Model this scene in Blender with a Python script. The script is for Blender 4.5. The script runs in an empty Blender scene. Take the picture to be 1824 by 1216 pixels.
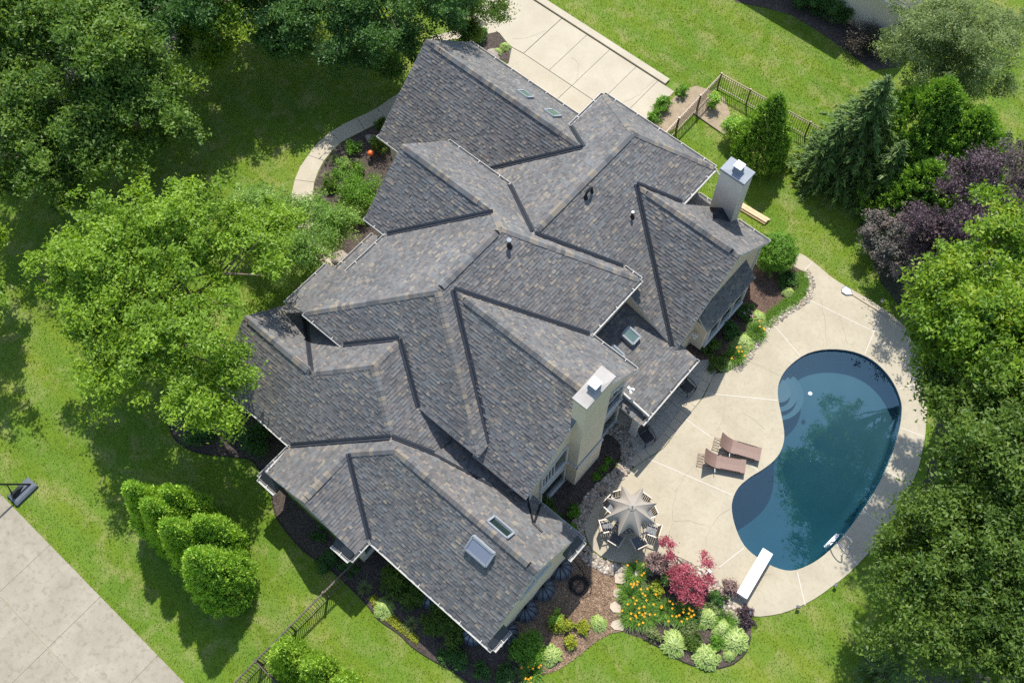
import bpy, math, random
import numpy as np
from mathutils import Vector, Matrix

random.seed(7)
rng = np.random.default_rng(11)
scn = bpy.context.scene
col = scn.collection

# ------------------------------------------------------------------ camera
cam_data = bpy.data.cameras.new('camera')
cam_data.sensor_width = 36.0
cam_data.lens = 35.852
cam_data.clip_start = 0.5
cam_data.clip_end = 2000.0
cam = bpy.data.objects.new('camera', cam_data)
col.objects.link(cam)
_r = Vector((0.75738799, 0.65294904, -0.00458105))
_u = Vector((-0.58789782, 0.6849513, 0.43036946))
_f = Vector((-0.28414712, 0.32326347, -0.9026412))
cam.matrix_world = Matrix(((_r.x, _u.x, -_f.x, 13.506), (_r.y, _u.y, -_f.y, -14.234),
                           (_r.z, _u.z, -_f.z, 43.5), (0, 0, 0, 1)))
scn.camera = cam

# ------------------------------------------------------------------ sky and sun
SUN_DIR = Vector((0.313, -0.427, -0.848)).normalized()      # the way the light travels
world = bpy.data.worlds.new('World')
scn.world = world
world.use_nodes = True
wn, wl = world.node_tree.nodes, world.node_tree.links
sky = wn.new('ShaderNodeTexSky')
sky.sky_type = 'NISHITA'
sky.sun_disc = False
sky.sun_elevation = math.radians(58.0)
sky.sun_rotation = math.radians(-36.2)
sky.air_density = 1.0
sky.dust_density = 0.7
sky.ozone_density = 1.0
wn['Background'].inputs['Strength'].default_value = 0.148
wl.new(sky.outputs['Color'], wn['Background'].inputs['Color'])
sd = bpy.data.lights.new('sun', 'SUN')
sd.energy = 3.85
sd.angle = math.radians(0.55)
sd.color = (1.0, 0.96, 0.90)
sun = bpy.data.objects.new('sun', sd)
sun.rotation_euler = SUN_DIR.to_track_quat('-Z', 'Y').to_euler()
sun.location = (-20, 30, 60)
col.objects.link(sun)

vs = scn.view_settings
vs.view_transform = 'Standard'
vs.look = 'None'
vs.exposure = 0.66
vs.gamma = 1.0
vs.use_curve_mapping = False
scn.cycles.use_denoising = False
scn.cycles.max_bounces = 6
scn.cycles.transparent_max_bounces = 12
scn.cycles.sample_clamp_indirect = 4.0


# ------------------------------------------------------------------ materials
def material(name):
    m = bpy.data.materials.new(name)
    m.use_nodes = True
    n, l = m.node_tree.nodes, m.node_tree.links
    return m, n, l, n['Principled BSDF']


def ramp(n, stops, interp='LINEAR'):
    r = n.new('ShaderNodeValToRGB')
    r.color_ramp.interpolation = interp
    e = r.color_ramp.elements
    while len(e) < len(stops):
        e.new(0.5)
    for el, (p, c) in zip(e, stops):
        el.position = p
        el.color = (c[0], c[1], c[2], 1)
    return r


def noise(n, l, vec, scale, detail=4.0, rough=0.6, dist=0.0):
    t = n.new('ShaderNodeTexNoise')
    t.inputs['Scale'].default_value = scale
    t.inputs['Detail'].default_value = detail
    t.inputs['Roughness'].default_value = rough
    t.inputs['Distortion'].default_value = dist
    l.new(vec, t.inputs['Vector'])
    return t


def mixc(n, l, fac, a, b, mode='MIX'):
    m = n.new('ShaderNodeMix')
    m.data_type = 'RGBA'
    m.blend_type = mode
    for sock, v in (('Factor', fac), ('A', a), ('B', b)):
        s = [i for i in m.inputs if i.name == sock and (i.type == 'RGBA' if sock != 'Factor' else i.type == 'VALUE')][0]
        if isinstance(v, (int, float)):
            s.default_value = v
        elif isinstance(v, tuple):
            s.default_value = (v[0], v[1], v[2], 1)
        else:
            l.new(v, s)
    return [o for o in m.outputs if o.type == 'RGBA'][0]


def bump(n, l, height, strength, dist, bsdf):
    b = n.new('ShaderNodeBump')
    b.inputs['Strength'].default_value = strength
    b.inputs['Distance'].default_value = dist
    l.new(height, b.inputs['Height'])
    l.new(b.outputs['Normal'], bsdf.inputs['Normal'])


def mapr(n, l, v, a, b, c, d):
    m = n.new('ShaderNodeMapRange')
    for i, x in zip(('From Min', 'From Max', 'To Min', 'To Max'), (a, b, c, d)):
        m.inputs[i].default_value = x
    l.new(v, m.inputs['Value'])
    return m.outputs['Result']


def coords(n, which='Object'):
    return n.new('ShaderNodeTexCoord').outputs[which]


def geopos(n):
    return n.new('ShaderNodeNewGeometry').outputs['Position']


def plain(name, c, rough=0.6, metal=0.0, var=0.0, scale=6.0, spec=0.4, bump_s=0.0):
    m, n, l, b = material(name)
    b.inputs['Base Color'].default_value = (*c, 1)
    b.inputs['Roughness'].default_value = rough
    b.inputs['Metallic'].default_value = metal
    b.inputs['Specular IOR Level'].default_value = spec
    if var:
        t = noise(n, l, geopos(n), scale, 6, 0.65)
        r = ramp(n, [(0.25, tuple(x * (1 - var) for x in c)), (0.75, tuple(min(1, x * (1 + var)) for x in c))])
        l.new(t.outputs['Fac'], r.inputs['Fac'])
        l.new(r.outputs['Color'], b.inputs['Base Color'])
        if bump_s:
            bump(n, l, t.outputs['Fac'], bump_s, 0.02, b)
    return m


M = {}
M['trim'] = plain('white_trim', (0.56, 0.54, 0.50), 0.45, var=0.06, scale=3)
M['white'] = plain('white_plastic', (0.80, 0.79, 0.76), 0.5, var=0.03)
M['stucco'] = plain('cream_stucco', (0.64, 0.54, 0.41), 0.85, var=0.07, scale=2.5, bump_s=0.15)
M['stucco_grey'] = plain('grey_stucco', (0.70, 0.62, 0.50), 0.85, var=0.06, scale=2.0, bump_s=0.15)
M['flash'] = plain('dark_valley_metal', (0.045, 0.050, 0.060), 0.5, 0.35, var=0.2, scale=4)
M['black'] = plain('black_metal', (0.018, 0.018, 0.02), 0.5, 0.3, var=0.2)
M['rubber'] = plain('black_rubber', (0.02, 0.02, 0.022), 0.7, var=0.3)
M['rail'] = plain('bronze_fence_metal', (0.12, 0.092, 0.078), 0.38, 0.4, var=0.25, scale=20)
M['sheet'] = plain('galvanized_sheet', (0.26, 0.28, 0.30), 0.7, 0.0, var=0.12, scale=1.6)
M['sheet_warm'] = plain('pale_sheet_metal', (0.36, 0.335, 0.30), 0.7, 0.0, var=0.15, scale=1.5)
M['chrome'] = plain('polished_steel', (0.72, 0.72, 0.72), 0.18, 1.0)
M['lumber'] = plain('fresh_lumber', (0.60, 0.43, 0.25), 0.7, var=0.15, scale=9)
M['wicker'] = None
M['slate_plastic'] = plain('slate_grey_plastic', (0.10, 0.115, 0.135), 0.45, var=0.15, scale=8)
M['dark_plastic'] = plain('charcoal_plastic', (0.022, 0.024, 0.028), 0.5, var=0.2, scale=8)
M['bag'] = plain('sand_bag_cloth', (0.025, 0.028, 0.025), 0.9, var=0.3)
M['canvas'] = plain('taupe_canvas', (0.33, 0.295, 0.25), 0.9, var=0.06, scale=5)
M['sling'] = plain('grey_sling_fabric', (0.055, 0.055, 0.06), 0.8, var=0.25, scale=30)
M['champagne'] = plain('champagne_metal', (0.46, 0.40, 0.33), 0.45, 0.3, var=0.08)
M['brown_slat'] = plain('brown_slat', (0.11, 0.055, 0.04), 0.6, var=0.25, scale=20)
M['edging'] = plain('dark_bed_edging', (0.035, 0.028, 0.024), 0.8, var=0.3)
M['orange'] = plain('orange_glass', (0.85, 0.16, 0.03), 0.15, spec=0.8)
M['bark'] = plain('bark', (0.10, 0.075, 0.055), 0.9, var=0.4, scale=12, bump_s=0.4)
M['bark_pale'] = plain('pale_bark', (0.24, 0.17, 0.13), 0.9, var=0.3, scale=12, bump_s=0.4)
M['rock'] = plain('field_stone', (0.30, 0.26, 0.215), 0.9, var=0.3, scale=5, bump_s=0.5)
M['flag'] = plain('sandstone', (0.47, 0.39, 0.29), 0.9, var=0.18, scale=4, bump_s=0.3)
M['crack'] = plain('dirt_crack', (0.27, 0.23, 0.165), 0.95, var=0.3)
M['joint'] = plain('white_joint_caulk', (0.56, 0.515, 0.44), 0.7, var=0.1, scale=3)
M['petal'] = plain('orange_petal', (0.85, 0.40, 0.015), 0.6, var=0.25, scale=8)
M['petal_pink'] = plain('pink_petal', (0.62, 0.22, 0.42), 0.6)
M['board'] = plain('white_board_grit', (0.82, 0.81, 0.78), 0.7, var=0.03, scale=12)
M['cover'] = plain('clear_grey_cover', (0.11, 0.135, 0.16), 0.25, var=0.2, scale=3, spec=0.6)
M['pod'] = plain('light_fixture_grey', (0.18, 0.19, 0.22), 0.4, 0.4)
M['net'] = plain('white_net', (0.66, 0.66, 0.70), 0.8)
M['gutter_in'] = plain('gutter_inside', (0.36, 0.35, 0.32), 0.7, var=0.3, scale=4)

# glass that mirrors the garden and shows a dim room
m, n, l, b = material('window_glass')
b.inputs['Base Color'].default_value = (0.012, 0.028, 0.024, 1)
b.inputs['Roughness'].default_value = 0.04
b.inputs['Specular IOR Level'].default_value = 0.9
M['glass'] = m
m, n, l, b = material('skylight_glass')
t = noise(n, l, geopos(n), 1.2)
r = ramp(n, [(0.3, (0.07, 0.12, 0.105)), (0.7, (0.13, 0.19, 0.165))])
l.new(t.outputs['Fac'], r.inputs['Fac'])
l.new(r.outputs['Color'], b.inputs['Base Color'])
b.inputs['Roughness'].default_value = 0.08
b.inputs['Specular IOR Level'].default_value = 0.9
M['sky_glass'] = m
M['sky_shade'] = plain('skylight_blind', (0.20, 0.215, 0.27), 0.3, var=0.08, spec=0.7)

# asphalt shingles: each piece carries a tone, the palette is blended slate, brown, tan, charcoal
def shingle_material(name, attr_type):
    m, n, l, b = material(name)
    a = n.new('ShaderNodeAttribute')
    a.attribute_name = 'tone'
    r = ramp(n, [(0.0, (0.104, 0.105, 0.104)), (0.14, (0.122, 0.120, 0.117)), (0.30, (0.138, 0.140, 0.137)),
                 (0.46, (0.156, 0.159, 0.154)), (0.58, (0.141, 0.129, 0.120)), (0.72, (0.158, 0.144, 0.133)),
                 (0.85, (0.181, 0.164, 0.145)), (0.93, (0.229, 0.198, 0.154))], 'CONSTANT')
    l.new(a.outputs['Fac'], r.inputs['Fac'])
    t = noise(n, l, geopos(n), 55.0, 3, 0.7)
    g = noise(n, l, geopos(n), 0.55, 4, 0.6)
    k = mapr(n, l, t.outputs['Fac'], 0.3, 0.7, 0.82, 1.18)
    k2 = mapr(n, l, g.outputs['Fac'], 0.3, 0.7, 0.84, 1.14)
    mm = n.new('ShaderNodeMath'); mm.operation = 'MULTIPLY'
    l.new(k, mm.inputs[0]); l.new(k2, mm.inputs[1])
    c = n.new('ShaderNodeVectorMath'); c.operation = 'SCALE'
    l.new(r.outputs['Color'], c.inputs[0]); l.new(mm.outputs[0], c.inputs['Scale'])
    l.new(c.outputs[0], b.inputs['Base Color'])
    b.inputs['Roughness'].default_value = 0.82
    b.inputs['Specular IOR Level'].default_value = 0.32
    bump(n, l, t.outputs['Fac'], 0.25, 0.01, b)
    return m


M['shingle'] = shingle_material('asphalt_shingle', 'GEOMETRY')
M['deck_under'] = plain('roof_underlay', (0.06, 0.06, 0.065), 0.9)


# leaves: dark to light palette by piece tone, thin and slightly see-through
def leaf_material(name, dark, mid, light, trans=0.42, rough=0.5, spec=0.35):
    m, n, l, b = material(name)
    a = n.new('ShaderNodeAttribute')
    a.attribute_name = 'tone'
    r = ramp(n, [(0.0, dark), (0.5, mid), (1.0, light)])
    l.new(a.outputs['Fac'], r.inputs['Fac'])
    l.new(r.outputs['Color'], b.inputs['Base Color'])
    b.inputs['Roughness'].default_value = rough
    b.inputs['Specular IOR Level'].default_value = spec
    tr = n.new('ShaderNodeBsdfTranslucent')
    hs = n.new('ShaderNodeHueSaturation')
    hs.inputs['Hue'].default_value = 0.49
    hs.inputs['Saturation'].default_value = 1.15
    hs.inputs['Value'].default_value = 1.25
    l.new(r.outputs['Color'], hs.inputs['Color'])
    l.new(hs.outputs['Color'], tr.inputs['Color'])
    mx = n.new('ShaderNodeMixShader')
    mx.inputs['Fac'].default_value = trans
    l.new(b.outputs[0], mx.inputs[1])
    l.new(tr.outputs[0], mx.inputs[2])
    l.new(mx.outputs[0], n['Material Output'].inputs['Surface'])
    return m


M['lf_bright'] = leaf_material('leaf_bright', (0.124, 0.221, 0.022), (0.237, 0.382, 0.035), (0.390, 0.535, 0.061))
M['lf_maple'] = leaf_material('leaf_yellow_green', (0.086, 0.172, 0.018), (0.188, 0.322, 0.025), (0.424, 0.474, 0.050))
M['lf_dark'] = leaf_material('leaf_dark', (0.067, 0.132, 0.022), (0.139, 0.242, 0.035), (0.284, 0.394, 0.054))
M['lf_deep'] = leaf_material('leaf_deep_green', (0.048, 0.113, 0.031), (0.088, 0.194, 0.041), (0.160, 0.292, 0.058))
M['lf_mid'] = leaf_material('leaf_mid', (0.057, 0.114, 0.015), (0.114, 0.193, 0.027), (0.212, 0.291, 0.048))
M['lf_grey'] = leaf_material('leaf_grey_green', (0.132, 0.188, 0.065), (0.226, 0.296, 0.101), (0.359, 0.422, 0.135))
M['lf_dogwood'] = leaf_material('leaf_dogwood', (0.132, 0.249, 0.051), (0.254, 0.418, 0.080), (0.627, 0.702, 0.250))
M['lf_spruce'] = leaf_material('needle_blue_green', (0.036, 0.081, 0.016), (0.074, 0.148, 0.027), (0.150, 0.241, 0.040), 0.15)
M['lf_arbor'] = leaf_material('arborvitae_spray', (0.141, 0.284, 0.038), (0.315, 0.537, 0.066), (0.582, 0.720, 0.114), 0.25)
M['lf_arbor_dk'] = leaf_material('arborvitae_spray_dark', (0.087, 0.198, 0.033), (0.185, 0.347, 0.046), (0.382, 0.568, 0.084), 0.25)
M['lf_lime'] = leaf_material('lime_spray', (0.156, 0.285, 0.032), (0.321, 0.506, 0.063), (0.522, 0.696, 0.112), 0.3)
M['lf_yellow'] = leaf_material('gold_leaf', (0.160, 0.230, 0.020), (0.330, 0.380, 0.030), (0.520, 0.500, 0.050), 0.3)
M['lf_purple'] = leaf_material('purple_plum_leaf', (0.042, 0.025, 0.032), (0.088, 0.055, 0.065), (0.171, 0.123, 0.130), 0.15)
M['lf_smoke'] = leaf_material('smoke_bush_leaf', (0.077, 0.089, 0.077), (0.165, 0.151, 0.128), (0.358, 0.252, 0.204), 0.15)
M['lf_red'] = leaf_material('red_maple_leaf', (0.256, 0.047, 0.066), (0.463, 0.107, 0.138), (0.685, 0.246, 0.268), 0.3)
M['lf_brown'] = leaf_material('bronze_shrub_leaf', (0.041, 0.035, 0.024), (0.081, 0.065, 0.046), (0.135, 0.105, 0.074), 0.15)
M['lf_mauve'] = leaf_material('mauve_leaf', (0.149, 0.095, 0.088), (0.270, 0.176, 0.155), (0.405, 0.290, 0.236), 0.2)
M['lf_hosta'] = leaf_material('hosta_variegated', (0.071, 0.160, 0.022), (0.205, 0.313, 0.056), (0.472, 0.558, 0.185), 0.2)
M['lf_lily'] = leaf_material('daylily_blade', (0.068, 0.162, 0.022), (0.142, 0.284, 0.041), (0.257, 0.405, 0.068), 0.3)
M['lf_tuft'] = leaf_material('ornamental_grass', (0.130, 0.170, 0.055), (0.230, 0.280, 0.090), (0.380, 0.420, 0.180), 0.3)
M['lf_cover'] = leaf_material('groundcover_leaf', (0.081, 0.189, 0.019), (0.149, 0.311, 0.027), (0.230, 0.419, 0.047), 0.3)
M['blade'] = leaf_material('lawn_blade', (0.100, 0.166, 0.013), (0.144, 0.216, 0.021), (0.238, 0.275, 0.044), 0.3)


# lawn: mown stripes, yellow patches, thin dry spots
m, n, l, b = material('lawn_turf')
p = geopos(n)
big = noise(n, l, p, 0.16, 4, 0.6)
med = noise(n, l, p, 0.9, 5, 0.65, 0.6)
fine = noise(n, l, p, 14.0, 3, 0.7)
base = ramp(n, [(0.25, (0.080, 0.146, 0.011)), (0.5, (0.122, 0.190, 0.016)), (0.75, (0.180, 0.228, 0.028))])
l.new(big.outputs['Fac'], base.inputs['Fac'])
dry = ramp(n, [(0.48, (0, 0, 0)), (0.70, (1, 1, 1))])
l.new(med.outputs['Fac'], dry.inputs['Fac'])
c1 = mixc(n, l, mapr(n, l, dry.outputs['Color'], 0, 1, 0, 0.55), base.outputs['Color'], (0.34, 0.30, 0.13))
w = n.new('ShaderNodeTexWave')
w.wave_type = 'BANDS'; w.bands_direction = 'Y'
w.inputs['Scale'].default_value = 0.18
w.inputs['Distortion'].default_value = 2.0
w.inputs['Detail'].default_value = 2.0
l.new(p, w.inputs['Vector'])
c2 = mixc(n, l, mapr(n, l, w.outputs['Fac'], 0, 1, 0, 0.35), c1, (0.10, 0.20, 0.03))
fv = n.new('ShaderNodeVectorMath'); fv.operation = 'SCALE'
l.new(c2, fv.inputs[0]); l.new(mapr(n, l, fine.outputs['Fac'], 0.25, 0.75, 0.75, 1.2), fv.inputs['Scale'])
l.new(fv.outputs[0], b.inputs['Base Color'])
b.inputs['Roughness'].default_value = 0.9
b.inputs['Specular IOR Level'].default_value = 0.15
bump(n, l, fine.outputs['Fac'], 0.6, 0.05, b)
M['lawn'] = m


def concrete(name, a, bcol, stain, stain_amt, sc=1.0):
    m, n, l, b = material(name)
    p = geopos(n)
    t1 = noise(n, l, p, 0.7 * sc, 6, 0.65, 0.3)
    t2 = noise(n, l, p, 5.0 * sc, 5, 0.7)
    t3 = noise(n, l, p, 60.0, 2, 0.6)
    r = ramp(n, [(0.3, a), (0.7, bcol)])
    l.new(t1.outputs['Fac'], r.inputs['Fac'])
    s = ramp(n, [(0.50, (0, 0, 0)), (0.72, (1, 1, 1))])
    l.new(t2.outputs['Fac'], s.inputs['Fac'])
    c = mixc(n, l, mapr(n, l, s.outputs['Color'], 0, 1, 0, stain_amt), r.outputs['Color'], stain)
    fv = n.new('ShaderNodeVectorMath'); fv.operation = 'SCALE'
    l.new(c, fv.inputs[0]); l.new(mapr(n, l, t3.outputs['Fac'], 0.3, 0.7, 0.9, 1.1), fv.inputs['Scale'])
    l.new(fv.outputs[0], b.inputs['Base Color'])
    b.inputs['Roughness'].default_value = 0.85
    b.inputs['Specular IOR Level'].default_value = 0.25
    bump(n, l, t3.outputs['Fac'], 0.15, 0.01, b)
    return m


M['deck'] = concrete('pool_deck_concrete', (0.375, 0.328, 0.238), (0.460, 0.408, 0.302), (0.33, 0.285, 0.195), 0.6)
M['drive'] = concrete('driveway_concrete', (0.40, 0.352, 0.260), (0.47, 0.420, 0.320), (0.38, 0.33, 0.25), 0.4)
M['drive_tan'] = concrete('tan_apron_concrete', (0.39, 0.340, 0.25), (0.45, 0.40, 0.30), (0.34, 0.29, 0.20), 0.4)
M['court'] = concrete('court_concrete', (0.262, 0.230, 0.170), (0.372, 0.335, 0.262), (0.205, 0.172, 0.118), 0.8, 0.7)
M['walk'] = concrete('walk_concrete', (0.40, 0.345, 0.255), (0.47, 0.415, 0.315), (0.36, 0.30, 0.21), 0.35)
M['stamped'] = concrete('stamped_stone', (0.36, 0.325, 0.265), (0.46, 0.42, 0.345), (0.22, 0.20, 0.165), 0.7, 2.0)
M['stamp_edge'] = concrete('stamped_border', (0.42, 0.36, 0.265), (0.50, 0.435, 0.32), (0.33, 0.28, 0.2), 0.5, 2.0)
M['grout'] = plain('dark_grout', (0.13, 0.12, 0.10), 0.95)
M['grout_tan'] = plain('tan_grout', (0.36, 0.30, 0.20), 0.95, var=0.3)
M['dirt'] = plain('bare_soil', (0.30, 0.235, 0.155), 0.95, var=0.25, scale=3)


def mulch(name, a, bcol, c):
    m, n, l, b = material(name)
    p = geopos(n)
    v = n.new('ShaderNodeTexVoronoi')
    v.inputs['Scale'].default_value = 22.0
    l.new(p, v.inputs['Vector'])
    t = noise(n, l, p, 0.8, 5, 0.7)
    r = ramp(n, [(0.0, a), (0.5, bcol), (1.0, c)])
    sep = n.new('ShaderNodeSeparateColor')
    l.new(v.outputs['Color'], sep.inputs['Color'])
    l.new(sep.outputs[0], r.inputs['Fac'])
    fv = n.new('ShaderNodeVectorMath'); fv.operation = 'SCALE'
    l.new(r.outputs['Color'], fv.inputs[0]); l.new(mapr(n, l, t.outputs['Fac'], 0.3, 0.7, 0.75, 1.25), fv.inputs['Scale'])
    l.new(fv.outputs[0], b.inputs['Base Color'])
    b.inputs['Roughness'].default_value = 0.95
    bump(n, l, v.outputs['Distance'], 0.8, 0.04, b)
    return m


M['mulch'] = mulch('dark_mulch', (0.040, 0.030, 0.025), (0.070, 0.052, 0.042), (0.125, 0.095, 0.075))
M['mulch_tan'] = mulch('tan_wood_chips', (0.16, 0.098, 0.058), (0.25, 0.165, 0.105), (0.40, 0.285, 0.19))
M['chip'] = M['mulch_tan']

# brick road
m, n, l, b = material('brick_paving')
bt = n.new('ShaderNodeTexBrick')
bt.inputs['Scale'].default_value = 4.0
bt.inputs['Color1'].default_value = (0.22, 0.15, 0.115, 1)
bt.inputs['Color2'].default_value = (0.30, 0.225, 0.175, 1)
bt.inputs['Mortar'].default_value = (0.12, 0.095, 0.08, 1)
l.new(geopos(n), bt.inputs['Vector'])
l.new(bt.outputs['Color'], b.inputs['Base Color'])
b.inputs['Roughness'].default_value = 0.9
M['brick'] = m

# river stones coloured one by one
m, n, l, b = material('river_stone')
a = n.new('ShaderNodeAttribute'); a.attribute_name = 'tone'
r = ramp(n, [(0.0, (0.16, 0.14, 0.12)), (0.3, (0.30, 0.26, 0.21)), (0.6, (0.44, 0.38, 0.30)), (0.85, (0.36, 0.24, 0.16)), (1.0, (0.60, 0.55, 0.47))])
l.new(a.outputs['Fac'], r.inputs['Fac'])
l.new(r.outputs['Color'], b.inputs['Base Color'])
b.inputs['Roughness'].default_value = 0.75
M['pebble'] = m

# pool plaster and water
m, n, l, b = material('pool_plaster')
t = noise(n, l, geopos(n), 0.9, 5, 0.6, 0.4)
r = ramp(n, [(0.3, (0.040, 0.080, 0.096)), (0.7, (0.055, 0.098, 0.112))])
l.new(t.outputs['Fac'], r.inputs['Fac'])
l.new(r.outputs['Color'], b.inputs['Base Color'])
b.inputs['Roughness'].default_value = 0.8
M['plaster'] = m
m, n, l, b = material('pool_water')
n.remove(b)
tr = n.new('ShaderNodeBsdfTransparent'); tr.inputs['Color'].default_value = (0.93, 0.97, 0.98, 1)
gl = n.new('ShaderNodeBsdfGlossy'); gl.inputs['Color'].default_value = (0.50, 0.84, 1.0, 1); gl.inputs['Roughness'].default_value = 0.004
lw = n.new('ShaderNodeLayerWeight'); lw.inputs['Blend'].default_value = 0.5
pw = n.new('ShaderNodeMath'); pw.operation = 'POWER'; pw.inputs[1].default_value = 5.0
fr = n.new('ShaderNodeMath'); fr.operation = 'MULTIPLY_ADD'; fr.inputs[1].default_value = 0.93; fr.inputs[2].default_value = 0.125
l.new(lw.outputs['Facing'], pw.inputs[0]); l.new(pw.outputs[0], fr.inputs[0])
mx = n.new('ShaderNodeMixShader')
tw = noise(n, l, geopos(n), 2.6, 4, 0.55, 0.6)
bp = n.new('ShaderNodeBump'); bp.inputs['Strength'].default_value = 0.025; bp.inputs['Distance'].default_value = 0.05
l.new(tw.outputs['Fac'], bp.inputs['Height'])
l.new(bp.outputs['Normal'], gl.inputs['Normal']); l.new(bp.outputs['Normal'], lw.inputs['Normal'])
l.new(fr.outputs[0], mx.inputs['Fac']); l.new(tr.outputs[0], mx.inputs[1]); l.new(gl.outputs[0], mx.inputs[2])
l.new(mx.outputs[0], n['Material Output'].inputs['Surface'])
va = n.new('ShaderNodeVolumeAbsorption'); va.inputs['Color'].default_value = (0.16, 0.70, 0.80, 1); va.inputs['Density'].default_value = 0.38
l.new(va.outputs[0], n['Material Output'].inputs['Volume'])
M['water'] = m

# woven lounger
m, n, l, b = material('brown_wicker')
w = n.new('ShaderNodeTexWave'); w.wave_type = 'BANDS'; w.bands_direction = 'X'
w.inputs['Scale'].default_value = 9.0; w.inputs['Distortion'].default_value = 0.6
l.new(coords(n), w.inputs['Vector'])
t = noise(n, l, coords(n), 30.0, 3, 0.6)
r = ramp(n, [(0.0, (0.13, 0.075, 0.055)), (0.6, (0.22, 0.135, 0.105)), (1.0, (0.30, 0.20, 0.16))])
am = n.new('ShaderNodeMath'); am.operation = 'MULTIPLY_ADD'
l.new(w.outputs['Fac'], am.inputs[0]); am.inputs[1].default_value = 0.6
l.new(mapr(n, l, t.outputs['Fac'], 0.2, 0.8, 0.0, 0.5), am.inputs[2])
l.new(am.outputs[0], r.inputs['Fac'])
l.new(r.outputs['Color'], b.inputs['Base Color'])
b.inputs['Roughness'].default_value = 0.55
bump(n, l, w.outputs['Fac'], 0.4, 0.01, b)
M['wicker'] = m


# ------------------------------------------------------------------ mesh helpers
def tag(o, label=None, cat=None, group=None, kind=None):
    if label: o['label'] = label
    if cat: o['category'] = cat
    if group: o['group'] = group
    if kind: o['kind'] = kind
    return o


def empty(name, loc=(0, 0, 0), rz=0.0, label=None, cat=None, group=None):
    o = bpy.data.objects.new(name, None)
    o.empty_display_size = 0.3
    o.location = loc
    o.rotation_euler = (0, 0, rz)
    col.objects.link(o)
    return tag(o, label, cat, group)


def link(name, me, mat, parent=None, loc=None):
    if mat is not None and len(me.materials) == 0:
        for mm in (mat if isinstance(mat, (list, tuple)) else [mat]):
            me.materials.append(mm)
    o = bpy.data.objects.new(name, me)
    col.objects.link(o)
    if parent is not None: o.parent = parent
    if loc is not None: o.location = loc
    return o


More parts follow.
